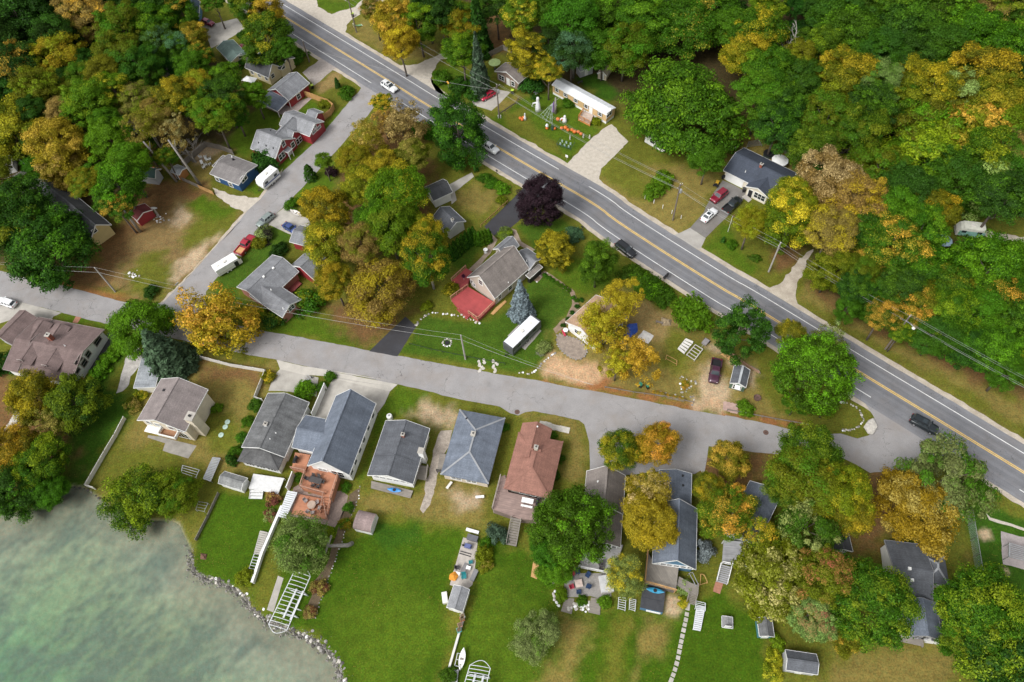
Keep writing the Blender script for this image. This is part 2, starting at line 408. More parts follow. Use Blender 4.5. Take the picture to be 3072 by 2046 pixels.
 (DKGRN,1.2,'H 250,600 330,590 360,680 500,640 500,700 340,780 240,720'),
 (LUSH,1.2,'H 880,900 960,720 1100,760 1220,830 1300,950 1340,1100 1500,1150 1700,1120 1840,1150 2120,1100 2350,1000 2352,1700 700,1700 760,1300'),
 (GREEN,2.0,'H 820,1100 940,880 1100,1000 1300,1150 1200,1600 800,1600'),
 (DRYG,1.8,'H 1400,1180 1540,1190 1480,1568 1440,1700 1200,1700 1330,1450'),
 (OLIVE,1.5,'H 1660,1180 1800,1180 1720,1700 1580,1700'),
 (DRYG,1.5,'H 1860,1180 2060,1180 1950,1400 1840,1500 1800,1700 1780,1700'),
 (DIRT,0.8,'H 1990,1040 2080,1060 2090,1140 2060,1180 1990,1150'),
 (LUSH,1.5,'I 330,1100 500,1030 760,1130 800,1300 800,1700 200,1700'),
 (OLIVE,2.5,'I 880,1300 1300,1330 1500,1300 2000,1360 2100,1568 2100,1700 880,1700'),
 (DRYG,2.2,'I 1500,1330 1860,1340 1960,1450 1940,1700 1100,1700 1200,1450'),
 (LITTER,2.5,'I 480,150 800,200 860,370 700,390 560,500 400,300'),
 (LITTER,2.5,'I 1280,330 1640,300 1700,500 1500,760 1300,760 1250,500'),
 (OLIVE,2.5,'I 1750,780 1880,560 2010,560 2050,900 1920,950 1880,800'),
 (DRYG,1.0,'I 1990,760 2030,760 2050,910 2000,910'),
 (DKGRN,0.8,'I 2010,540 2110,400 2352,520 2700,600 2700,1900 2100,1800 2120,1100 2062,920'),
 (OLIVE,1.0,'I 2080,420 2130,370 2352,480 2600,620 2600,720 2352,600 2130,520'),
 (DIRT,0.5,'I 2085,660 2130,660 2145,700 2115,718 2085,690'),
 (DIRT,0.5,'I 2215,890 2250,895 2262,920 2230,928'),
]
w1=vnoise(GX,GY,2.6,1)-0.5;w2=vnoise(GX,GY,0.9,2)-0.5
for col,soft,s in PAINT:
    pl=[(p.x,p.y)for p in S(s)]
    xs=[p[0]for p in pl];ys=[p[1]for p in pl]
    m_=(GX>min(xs)-6)&(GX<max(xs)+6)&(GY>min(ys)-6)&(GY<max(ys)+6)
    if not m_.any():continue
    d=sdist(GX[m_],GY[m_],pl)+soft*(1.5*w1[m_]+0.9*w2[m_])
    k=np.clip(d/(2*soft)+0.5,0,1)[:,None];k=k*k*(3-2*k)
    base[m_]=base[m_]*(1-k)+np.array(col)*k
n1=vnoise(GX,GY,7.0,3);n2=vnoise(GX,GY,1.7,4)
base*=(0.84+0.30*(0.6*n1+0.4*n2))[...,None]
# lake bed: pale marl, green shallows with dark weed beds
bed=np.empty_like(base);bed[:]=(0.35,0.355,0.29)
far_green=np.clip((lk-4)/26,0,1)[...,None]
bed=bed*(1-far_green)+np.array((0.155,0.39,0.185))*far_green
tan_k=np.clip(vnoise(GX,GY,17,12)*1.8-0.9,0,1)[...,None]
bed=bed*(1-0.6*tan_k)+np.array((0.31,0.39,0.19))*0.6*tan_k
RX=GX*0.8+GY*0.6;RY=-GX*0.6+GY*0.8
weed=np.clip((0.60*vnoise(RX,RY*1.8,13,8)+0.28*vnoise(RX,RY*2.0,4.2,9)+0.24*vnoise(RX,RY*1.6,1.2,19)-0.515)*3.8,0,1)[...,None]
bed=bed*(1-0.75*weed)+np.array((0.11,0.155,0.14))*0.78*weed
edge=np.clip(1-lk/(4.5+3*n1),0,1)[...,None];bed=bed*(1-0.65*edge)+np.array((0.27,0.235,0.17))*0.65*edge
lkm=np.clip((lk+0.4)/0.6,0,1)[...,None]
base=base*(1-lkm)+bed*lkm

def ground_mat():
    mt,t,b=newmat('ground_cover');p=worldpos(t)
    a=node(t,'ShaderNodeAttribute',attribute_name='tint')
    f1=mixc(t,a.outputs['Alpha'],(1,1,1),ramp(t,tex_noise(t,p,3.4,5,0.78),[(0.30,0.5),(0.70,1.48)]))
    f2=ramp(t,tex_noise(t,p,0.7,4,0.65),[(0.3,0.78),(0.7,1.2)])
    c=mixc(t,1.0,mixc(t,1.0,a.outputs['Color'],f1,'MULTIPLY'),f2,'MULTIPLY')
    # scattered straw and fallen leaves
    vo=node(t,'ShaderNodeTexVoronoi');vo.inputs['Scale'].default_value=2.6;t.links.new(p,vo.inputs['Vector'])
    spot=mathn(t,'MULTIPLY',mathn(t,'LESS_THAN',vo.outputs['Distance'],0.16),ramp(t,tex_noise(t,p,0.22,3),[(0.45,0.0),(0.62,0.45)]))
    c=mixc(t,mathn(t,'MULTIPLY',spot,a.outputs['Alpha']),c,(0.30,0.17,0.055))
    hue=ramp(t,tex_noise(t,p,1.9,3,0.6),[(0.35,(1.12,1.0,0.9)),(0.65,(0.92,1.03,0.95))])
    c=mixc(t,1.0,c,hue,'MULTIPLY')
    t.links.new(c,b.inputs['Base Color']);b.inputs['Roughness'].default_value=0.95;b.inputs['Specular IOR Level'].default_value=0.12
    bp=node(t,'ShaderNodeBump');bp.inputs['Strength'].default_value=0.5;bp.inputs['Distance'].default_value=0.12
    t.links.new(tex_noise(t,p,4.0,4,0.7),bp.inputs['Height']);t.links.new(bp.outputs[0],b.inputs['Normal'])
    return mt
ny,nx=GX.shape
me=bpy.data.meshes.new('ground')
vv=np.stack([GX,GY,GZ],-1).reshape(-1,3)
ii=np.arange(nx*ny).reshape(ny,nx)
q=np.stack([ii[:-1,:-1],ii[:-1,1:],ii[1:,1:],ii[1:,:-1]],-1).reshape(-1,4)
me.vertices.add(len(vv));me.vertices.foreach_set('co',vv.ravel())
me.loops.add(q.size);me.loops.foreach_set('vertex_index',q.ravel())
me.polygons.add(len(q));me.polygons.foreach_set('loop_start',np.arange(0,q.size,4))
me.polygons.foreach_set('use_smooth',np.ones(len(q),bool))
me.update(calc_edges=True)
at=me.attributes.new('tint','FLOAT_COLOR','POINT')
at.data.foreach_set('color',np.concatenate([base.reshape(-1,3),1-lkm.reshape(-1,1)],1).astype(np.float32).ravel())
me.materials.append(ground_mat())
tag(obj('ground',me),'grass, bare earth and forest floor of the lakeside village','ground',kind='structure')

# ------------------------------------------------------------------ lake
def water_mat():
    mt,t,b=newmat('lake_water');t.nodes.remove(b);p=worldpos(t)
    tr=node(t,'ShaderNodeBsdfTransparent');tr.inputs[0].default_value=(0.92,0.965,0.94,1)
    gl=node(t,'ShaderNodeBsdfGlossy');gl.inputs['Roughness'].default_value=0.12
    fr=node(t,'ShaderNodeFresnel');fr.inputs[0].default_value=1.33
    bp=node(t,'ShaderNodeBump');bp.inputs['Strength'].default_value=0.6;bp.inputs['Distance'].default_value=0.05
    mp=node(t,'ShaderNodeMapping');mp.inputs['Scale'].default_value=(1,1.7,1);mp.inputs['Rotation'].default_value=(0,0,0.5)
    t.links.new(p,mp.inputs[0])
    t.links.new(tex_noise(t,mp.outputs[0],2.6,5,0.7),bp.inputs['Height'])
    t.links.new(bp.outputs[0],gl.inputs['Normal']);t.links.new(bp.outputs[0],fr.inputs['Normal'])
    # suspended silt gives the shallows their milky body
    df=node(t,'ShaderNodeBsdfDiffuse');df.inputs[0].default_value=(0.36,0.40,0.37,1)
    m1=node(t,'ShaderNodeMixShader');m1.inputs[0].default_value=0.07
    t.links.new(tr.outputs[0],m1.inputs[1]);t.links.new(df.outputs[0],m1.inputs[2])
    m2=node(t,'ShaderNodeMixShader');t.links.new(fr.outputs[0],m2.inputs[0])
    t.links.new(m1.outputs[0],m2.inputs[1]);t.links.new(gl.outputs[0],m2.inputs[2])
    t.links.new(m2.outputs[0],t.nodes['Material Output'].inputs[0])
    return mt
def ngon(name,pts,z,mat_,parent=None,kind='structure'):
    bm=bmesh.new();vs=[bm.verts.new((p[0],p[1],z))for p in pts]
    f=bm.faces.new(vs);f.normal_update()
    if f.normal.z<0:f.normal_flip()
    bmesh.ops.triangulate(bm,faces=bm.faces[:])
    mm=bpy.data.meshes.new(name);bm.to_mesh(mm);bm.free();mm.materials.append(mat_)
    o=obj(name,mm,parent)
    if kind and parent is None:o['kind']=kind
    return o
wpoly=[(s_first.x-40,s_first.y+14),*[(p.x+0.25,p.y+0.25)for p in shore],(s_last.x+8,s_last.y-25),(s_last.x+22,-300),(-900,-300),(-900,s_first.y+62)]
tag(ngon('lake',wpoly,-0.30,water_mat()),'shallow clear green lake water with rippled surface','lake')

# ------------------------------------------------------------------ roads and drives
def asphalt(name,col,var=0.12,tracks=False):
    mt,t,b=newmat(name);p=worldpos(t)
    a=ramp(t,tex_noise(t,p,0.35,4,0.6),[(0.3,1-var),(0.7,1+var)])
    f=ramp(t,tex_noise(t,p,7.0,3,0.7),[(0.3,0.86),(0.7,1.14)])
    c=mixc(t,1.0,mixc(t,1.0,col,a,'MULTIPLY'),f,'MULTIPLY')
    dust=ramp(t,tex_noise(t,p,0.16,5,0.7),[(0.48,0.0),(0.7,0.45)]);c=mixc(t,dust,c,(col[0]*.86,col[1]*.74,col[2]*.62))
    oil=ramp(t,tex_noise(t,p,0.45,4,0.7),[(0.60,0.0),(0.74,0.35)]);c=mixc(t,oil,c,(col[0]*.5,col[1]*.5,col[2]*.5))
    if tracks:  # wheel paths polished darker along each lane; u = metres across, v = metres along
        uv=coords(t,'UV');sx=node(t,'ShaderNodeSeparateXYZ');t.links.new(uv,sx.inputs[0])
        au=mathn(t,'ABSOLUTE',sx.outputs[0])
        tr=ramp(t,mathn(t,'MULTIPLY',au,0.1),[(0.02,1.08),(0.085,0.80),(0.17,1.0),(0.25,0.80),(0.33,1.05),(0.36,0.9),(0.5,1.12)])
        st=coords(t,'UV',(2.5,0.05,1));sn=ramp(t,tex_noise(t,st,1.0,3),[(0.3,0.9),(0.7,1.1)])
        c=mixc(t,1.0,mixc(t,0.8,c,mixc(t,1.0,c,tr,'MULTIPLY')),sn,'MULTIPLY')
    # sealed and open cracks
    vo=node(t,'ShaderNodeTexVoronoi',feature='DISTANCE_TO_EDGE');vo.inputs['Scale'].default_value=0.16
    wn=node(t,'ShaderNodeTexNoise');wn.inputs['Scale'].default_value=0.7;t.links.new(p,wn.inputs['Vector'])
    ad=node(t,'ShaderNodeVectorMath',operation='ADD');sc=node(t,'ShaderNodeVectorMath',operation='SCALE');sc.inputs['Scale'].default_value=3.0
    t.links.new(wn.outputs['Color'],sc.inputs[0]);t.links.new(p,ad.inputs[0]);t.links.new(sc.outputs[0],ad.inputs[1])
    t.links.new(ad.outputs[0],vo.inputs['Vector'])
    cr=mathn(t,'MULTIPLY',mathn(t,'LESS_THAN',vo.outputs['Distance'],0.006),ramp(t,tex_noise(t,p,0.12,2),[(0.4,0.0),(0.6,0.5)]))
    c=mixc(t,cr,c,(0.05,0.05,0.05))
    t.links.new(c,b.inputs['Base Color']);b.inputs['Roughness'].default_value=0.9;b.inputs['Specular IOR Level'].default_value=0.25
    return mt
def looseground(name,c1,c2,sc=1.2):
    mt,t,b=newmat(name);p=worldpos(t)
    c=mixc(t,ramp(t,tex_noise(t,p,sc,4,0.65),[(0.35,0.0),(0.65,1.0)]),c1,c2)
    c=mixc(t,1.0,c,ramp(t,tex_noise(t,p,8.0,3,0.7),[(0.28,0.72),(0.72,1.25)]),'MULTIPLY')
    t.links.new(c,b.inputs['Base Color']);b.inputs['Roughness'].default_value=0.95;b.inputs['Specular IOR Level'].default_value=0.15
    bp=node(t,'ShaderNodeBump');bp.inputs['Strength'].default_value=0.5;bp.inputs['Distance'].default_value=0.05
    t.links.new(tex_noise(t,p,6.0,3,0.7),bp.inputs['Height']);t.links.new(bp.outputs[0],b.inputs['Normal'])
    return mt
HWY=asphalt('highway_asphalt',(0.178,0.18,0.192),0.1,True)
LOCAL=asphalt('street_asphalt',(0.283,0.272,0.27),0.1)
DARKASP=asphalt('fresh_drive_asphalt',(0.048,0.048,0.054),0.15)
MIDASP=asphalt('drive_asphalt',(0.185,0.175,0.165),0.15)
GRAVELM=looseground('gravel',(0.42,0.375,0.315),(0.52,0.47,0.40))
SANDM=looseground('sandy_shoulder',(0.36,0.31,0.25),(0.50,0.44,0.36),0.5)
LINEW=M('white_road_paint',(0.72,0.72,0.70),0.7,0.22,0.9,fine=0.2)
LINEY=M('yellow_road_paint',(0.84,0.54,0.09),0.7,0.2,0.9,fine=0.2)

def subdiv(pts,step=0.8,jit=0.1,closed=True,seed=1):
    rnd=random.Random(seed);r=[]
    n=len(pts)
    for i in range(n if closed else n-1):
        a=Vector(pts[i]);b=Vector(pts[(i+1)%n]);k=max(1,int((b-a).length/step))
        for j in range(k):
            p=a.lerp(b,j/k)
            q_=mnoise.noise_vector(Vector((p.x*0.55,p.y*0.55,seed*3.1)))*jit*1.6+mnoise.noise_vector(Vector((p.x*1.7,p.y*1.7,seed)))*jit*0.8
            r.append(Vector((p.x+q_.x,p.y+q_.y,0)))
    if not closed:r.append(Vector(pts[-1]))
    return r
def chaikin(pts,n=2,closed=False):
    for _ in range(n):
        r=[]if closed else[pts[0]]
        for i in range(len(pts)if closed else len(pts)-1):
            a,b=pts[i],pts[(i+1)%len(pts)];r+=[a*0.75+b*0.25,a*0.25+b*0.75]
        if not closed:r.append(pts[-1])
        pts=r
    return pts
SHEETZ=[0.006]
def sheet(name,label,s,mat_,z,jit=0.12,smooth=0,cat='drive'):
    pts=S(s)if isinstance(s,str)else s
    if smooth:pts=chaikin(pts,smooth,True)
    pts=subdiv(pts,0.8,jit,True,len(name)+int(z*1000))
    return tag(ngon(name,pts,z,mat_),label,cat,kind='structure')
def ribbon(pts,l0,l1,z,name,mat_,v0=None,v1=None):
    """strip between offsets l0 and l1 (metres, left of travel is +) along a polyline"""
    mb=MB();d=0.0;L=[]
    for i,p in enumerate(pts):
        t=(pts[min(i+1,len(pts)-1)]-pts[max(i-1,0)]).normalized();nrm=Vector((-t.y,t.x,0))
        if i:d+=(pts[i]-pts[i-1]).length
        L.append((p,nrm,d))
    def off(o,d_):return o(d_)if callable(o)else o
    for i in range(len(L)-1):
        (p,n0,d0),(q_,n1_,d1)=L[i],L[i+1]
        if v0 is not None and(d1<v0 or d0>v1):continue
        a0,a1=off(l0,d0),off(l1,d0);b0,b1=off(l0,d1),off(l1,d1)
        vs=[p+n0*a0,p+n0*a1,q_+n1_*b1,q_+n1_*b0]
        mb.add([(v.x,v.y,z)for v in vs],[(0,3,2,1)]if a1>a0 else[(0,1,2,3)],[[(a0,d0),(b0,d1),(b1,d1),(a1,d0)]])
    return mb
hw=S('A 845,-640 1250,-180 1690,90 2310,470 B 610,660 1230,1030 1590,1235 E 1690,25 2352,445 F 640,485 1030,725 1400,955 1830,1215 2352,1535')
hw.append(hw[-1]+(hw[-1]-hw[-2])*2.5);hw[0]=hw[1]+(hw[1]-hw[2])*2
hw=chaikin(hw,2)
hw2=[]
for i in range(len(hw)-1):
    k=max(1,int((hw[i+1]-hw[i]).length/1.0))
    hw2+=[hw[i].lerp(hw[i+1],j/k)for j in range(k)]
hw2.append(hw[-1]);hw=hw2
def jitf(base_,amp,seed):
    return lambda d:base_+amp*(mnoise.noise(Vector((d*0.25,seed,0)))+0.6*mnoise.noise(Vector((d*0.9,seed,3))))
def struct_mb(name,label,mb,mat_,cat):
    return tag(mb.build(name,mat_),label,cat,kind='structure')
struct_mb('highway_shoulder','pale sandy shoulders along both edges of the highway',ribbon(hw,jitf(-6.3,0.35,1),jitf(6.2,0.35,7),0.010,'sh',SANDM),SANDM,'shoulder')
struct_mb('highway','two-lane grey asphalt highway crossing the picture diagonally',ribbon(hw,jitf(-5.35,0.10,2),jitf(5.15,0.10,9),0.022,'hw',HWY),HWY,'highway')
def hdist(t,x,y):
    p=P(t,x,y);d=0;best=(1e9,0)
    for i in range(len(hw)-1):
        best=min(best,((hw[i]-p).length,d));d+=(hw[i+1]-hw[i]).length
    return best[1]
for o_ in(-0.16,0.16):
    struct_mb('centre_line','solid yellow stripe of the double centre line on the highway',ribbon(hw,o_-0.065,o_+0.065,0.027,'cl',LINEY),LINEY,'road marking')
HT=sum((hw[i+1]-hw[i]).length for i in range(len(hw)-1))
for o_,segs in((3.45,[(0,hdist('B',1318,1008)),(hdist('B',1550,1150),HT)]),
                 (-3.5,[(0,hdist('A',2215,490)),(hdist('B',435,625),hdist('B',1170,1090)),(hdist('B',1385,1230),hdist('F',1395,1060)),(hdist('F',2352,1700),HT)])):
    for a,b in segs:
        struct_mb('edge_line','solid white edge line painted along the highway',ribbon(hw,o_-0.075,o_+0.075,0.027,'el',LINEW,a,b),LINEW,'road marking')

# village street: along the cottages, and the diagonal leg up to the highway, one paved surface
street=S('D -500,225 -200,285 0,325 120,358 300,392 480,440 700,500 800,522 900,532 980,512 1090,402 1215,268 1330,140 1470,0 A 1330,1450 1480,1268 1560,1195 1690,1035 1860,880 2010,715 2110,590 2150,555 2168,528 2120,462 2060,400 2100,380 2352,580 2330,615 2255,625 2205,695 2100,812 1980,948 1850,1088 1740,1202 1650,1290 1545,1430 D 1490,120 1400,260 1290,380 1235,450 1235,520 1300,590 1420,650 1510,675 1700,705 2000,760 2352,830 E 215,803 380,833 800,910 1100,965 1240,985 1400,1020 1640,1060 1900,1110 2170,1165 2352,1195 F 560,1190 800,1240 1000,1288 1140,1310 1250,1300 1350,1330 1420,1315 1452,1255 1450,1200 1400,1120 1320,1055 1395,1010 1700,1180 2060,1420 2220,1560 2110,1540 2000,1480 1850,1440 1700,1490 1600,1525 1430,1535 1330,1480 1250,1440 1000,1440 860,1425 720,1412 560,1385 462,1378 452,1420 440,1500 430,1568 I 410,300 380,320 240,320 200,300 H 1990,300 1740,330 1540,310 1535,130 1505,20 E 1475,1222 1330,1190 1200,1168 1150,1175 1110,1192 1060,1182 1000,1140 900,1122 700,1082 500,1030 385,1006 0,930 D 2352,985 2000,925 1820,895 1660,858 1500,830 1300,790 1000,720 700,660 540,620 370,575 100,508 0,485 -500,370')
tag(ngon('village_street',subdiv(street,0.8,0.09,True,5),0.016,LOCAL),'light grey village street with its diagonal leg and wide junctions','street',kind='structure')
sheet('gravel_edge','sandy verge along the diagonal street','A 1215,1560 1330,1420 1480,1255 1550,1185 1700,1010 1690,1045 1560,1205 1500,1280 1340,1450 D 1200,280 1000,505 960,515',SANDM,0.008,0.25,cat='verge')
DR=[
 ('asphalt_drive','fresh black asphalt drive running down to the village street','E 432,600 498,655 385,838 215,808',DARKASP,0.018,0.05),
 ('asphalt_drive','dark asphalt drive beside the purple-leaved tree','B 905,1360 1130,1140 1160,1095 1300,1180 1180,1260 1110,1330 1060,1370 965,1415',DARKASP,0.018,0.06),
 ('asphalt_drive','asphalt drive with parked cars before the slate-roofed house','C 545,1080 690,1150 660,1210 560,1310 442,1425 350,1368 430,1275 475,1180',MIDASP,0.014,0.06),
 ('drive_apron','pale concrete apron of the drive with three parked cars','C 350,1368 442,1425 405,1500 330,1460 250,1412',M('drive_concrete',(0.36,0.34,0.31),0.9,0.2,0.4),0.012,0.12),
 ('gravel_drive','wide pale gravel drive beside the pumpkin lawn','B 1670,745 1770,850 1700,920 1610,1010 1598,1070 1640,1140 1560,1130 1480,1080 1380,1010 1400,982 1500,880 1600,785',GRAVELM,0.012,0.2),
 ('gravel_drive','pale gravel drive curving off the highway at the top','B 380,395 500,385 620,335 690,300 690,350 640,360 590,440 585,500 620,560 700,600 500,480',GRAVELM,0.012,0.3),
 ('gravel_drive','broad sandy pull-off at the top edge beside the highway','A 1660,-40 1900,-40 1905,40 1990,85 2130,40 2180,-10 2300,-40 2352,-10 2180,70 2080,140 2070,200 2200,290 2100,240 1900,120 1740,20',GRAVELM,0.012,0.3),
 ('gravel_drive','sandy track leading into the woods beside the highway','F 1090,190 1050,260 1040,330 990,400 985,470 1000,540 900,500 800,440 870,410 940,340 990,270 1060,205',SANDM,0.012,0.3),
 ('gravel_drive','sandy track behind the mint-green camper','C 2090,1380 2352,1420 2600,1480 2600,1540 2352,1475 2100,1415',SANDM,0.012,0.3),
 ('concrete_pad','concrete pad under the bright red car by the utility pole','B 830,600 880,560 960,530 1062,552 1010,610 950,665 900,650 840,630',CONCRETE,0.012,0.05),
 ('concrete_drive','grey concrete drive with the maroon car at the top left','A 1160,130 1300,140 1420,110 1470,170 1380,230 1270,290 1230,200',CONCRETE,0.012,0.1),
 ('parking_pad','worn grey parking pad behind the red garage','A 1815,435 1930,350 2020,400 1960,450 1885,515',looseground('worn_pad',(0.30,0.265,0.24),(0.38,0.34,0.31)),0.012,0.15),
 ('concrete_patio','tan concrete patio wrapping the red garage','A 1580,640 1740,630 1860,580 1872,590 1760,690 1720,700',M('tan_concrete',(0.38,0.31,0.28),0.9,0.2,0.6),0.012,0.04),
 ('concrete_path','narrow concrete path curving to the red house','A 1700,695 1728,700 1700,780 1672,790 1680,750',M('tan_concrete',(0.38,0.31,0.28)),0.014,0.04),
 ('gravel_drive','pale gravel strip beside the blue house','A 1275,1130 1420,1175 1555,1190 1520,1240 1470,1275 1380,1240 1290,1170',GRAVELM,0.012,0.3),
 ('concrete_drive','concrete drive with the blue car','A 1590,1362 1650,1292 1730,1222 1870,1330 1850,1400 1760,1415 1620,1352',CONCRETE,0.018,0.05),
 ('concrete_apron','broken pale concrete strip along the street before the cottages','D 1660,860 1820,896 2010,926 2352,986 E 0,931 385,1007 340,1048 0,970 D 2352,1020 2010,960 1830,950 1680,915',M('pale_concrete',(0.48,0.45,0.40),0.9,0.15,0.5),0.0185,0.05),
 ('concrete_drive','concrete drive with the small boat trailer','D 1680,915 1830,948 1910,965 1900,1080 1740,1050 1610,1045 1640,960',CONCRETE,0.012,0.05),
 ('concrete_drive','cracked concrete drive above the two-gabled cottage','D 2010,960 2352,1015 E 340,1047 310,1120 250,1200 D 2230,1130 2010,1090 1960,1210 1880,1200 1975,1010',CONCRETE,0.012,0.05),
 ('concrete_drive','concrete drive with the white car at the left edge','D -300,420 0,488 130,515 370,577 320,600 290,655 130,600 0,640 -300,640',CONCRETE,0.018,0.05),
 ('asphalt_drive','dark asphalt drive along the wall of the brown-roofed house','D 650,690 725,722 690,770 560,930 500,945 560,840',DARKASP,0.012,0.05),
 ('gravel_patch','patchy white gravel beside the cream house','D 800,775 860,800 840,880 790,960 760,1030 700,1055 720,960 750,850',M('white_gravel',(0.47,0.44,0.41),0.95,0.3,1.2,fine=0.3),0.012,0.4),
 ('gravel_strip','strip of stony gravel between two grey-roofed cottages','H 640,60 715,60 690,160 640,280 610,380 590,500 540,560 530,520 560,360 575,300 600,180',M('stony_gravel',(0.36,0.31,0.26),0.95,0.3,1.5,fine=0.35),0.012,0.3),
 ('paver_patio','brown paver patio below the wooden decks','G 1760,400 1840,360 1850,440 2050,420 2090,450 2060,560 2010,640 1940,620 1730,570',M('brown_pavers',(0.27,0.205,0.175),0.9,0.2,2.5,fine=0.2),0.012,0.05),
 ('stone_patio','grey stone patio with the ring of chairs','H 1385,915 1660,915 1668,1060 1600,1070 1540,1050 1440,1060 1400,1060 1385,1000',M('grey_pavers',(0.27,0.255,0.24),0.9,0.2,2.2,fine=0.2),0.012,0.05),
 ('concrete_patio','stained concrete slabs below the cream house','D 890,1310 960,1320 1180,1375 1130,1450 975,1405 990,1360 885,1325',M('stained_concrete',(0.30,0.28,0.25),0.9,0.25,0.8),0.012,0.04),
 ('stone_pad','tan gravel pad under the metal climbing frame','I 2210,660 2352,700 2560,760 2560,940 2352,890 2225,865',M('pad_gravel',(0.34,0.30,0.29),0.95,0.15,1.5,fine=0.2),0.012,0.15),
 ('curved_path','pale curved path in the playground grass','I 2120,555 2150,580 2352,645 2560,700 2560,715 2352,660 2140,595',GRAVELM,0.012,0.1),
 ('garden_path','gravel garden path beside the red-decked house','E 960,110 985,140 940,220 860,320 800,330 900,230',M('garden_gravel',(0.33,0.26,0.20),0.95,0.2,1.5,fine=0.2),0.012,0.15),
 ('garden_path','curved gravel path under the purple-leaved tree','E 1068,70 1095,80 1130,150 1210,200 1180,215 1100,160',M('garden_gravel',(0.33,0.26,0.20)),0.012,0.1),
 ('mulch_bed','curved strip of mulch with low plants around the lawn','E 1200,380 1270,325 1340,370 1450,450 1480,540 1420,640 1330,700 1320,670 1400,600 1430,520 1420,460 1320,390 1270,345 1220,400',M('mulch',(0.26,0.19,0.13),0.95,0.25,1.5,fine=0.25),0.012,0.2),
 ('flower_bed','long planted bed with stone edging between two lawns','G 2100,440 2160,400 2150,460 2080,640 2000,860 1950,1000 1890,1180 1840,1190 1830,1140 1870,1050 1890,960 1950,880 2020,680 2050,560',M('bed_soil',(0.13,0.095,0.055),0.95,0.3,1.5,fine=0.3),0.012,0.15),
 ('brick_path','short brick walk across the verge to the brown house','D 455,598 488,604 465,640 435,635',M('brick_paving',(0.36,0.17,0.11),0.9,0.2,3),0.02,0.03),
 ('concrete_path','wide concrete walk to the white garage','B 690,1110 830,1035 845,1060 730,1150 740,1200 710,1225',CONCRETE,0.012,0.05),
 ('concrete_drive','concrete drive below the white house at the left','A 90,1130 200,1050 330,1060 240,1120 140,1160',CONCRETE,0.012,0.08),
 ('dirt_lane','pale dirt lane showing between the crowns','A 930,540 985,400 1030,420 1000,500 960,620',CONCRETE,0.012,0.2),
 ('concrete_pad','oblong concrete pad under the dark grey camper','E 1045,715 1150,610 1165,618 1250,685 1150,800 1060,730',CONCRETE,0.012,0.04),
 ('concrete_slab','long concrete walk with garden furniture beside the hedge','H 780,700 865,725 860,800 835,985 800,1015 700,985 715,930',M('weathered_slab',(0.42,0.38,0.34),0.9,0.2,1.2),0.03,0.03),
 ('concrete_path','narrow concrete walk down to the lake beside the boat lift','G 1668,930 1702,945 1640,1150 1602,1135',CONCRETE,0.03,0.03),
]
for nm_,lb_,s_,mt_,z_,j_ in DR:sheet(nm_,lb_,s_,mt_,z_,j_)
# ------------------------------------------------------------------ buildings
TRIMW=M('trim_white',(0.74,0.74,0.72),0.55,0.08)
WINC={}
def window_mesh(w,h,style,trim):
    key=(round(w,1),round(h,1),style,trim.name)
    if key in WINC:return WINC[key]
    w,h=key[0]*1.15,key[1]*1.12
    pane=MB().box(-w/2,w/2,-0.02,0.035,-h/2,h/2).mesh('pane',GLASS)
    f=MB();t=0.16
    f.box(-w/2-t,w/2+t,-0.02,0.07,h/2,h/2+t).box(-w/2-t,w/2+t,-0.02,0.09,-h/2-t,-h/2)
    f.box(-w/2-t,-w/2,-0.02,0.07,-h/2,h/2).box(w/2,w/2+t,-0.02,0.07,-h/2,h/2)
    n=max(1,int(style))
    for i in range(1,n):f.box(-w/2+w*i/n-0.05,-w/2+w*i/n+0.05,0,0.06,-h/2,h/2)
    f.box(-w/2,w/2,0,0.055,-0.03,0.03)
    fm=f.mesh('frame',trim)
    WINC[key]=(pane,fm);return WINC[key]

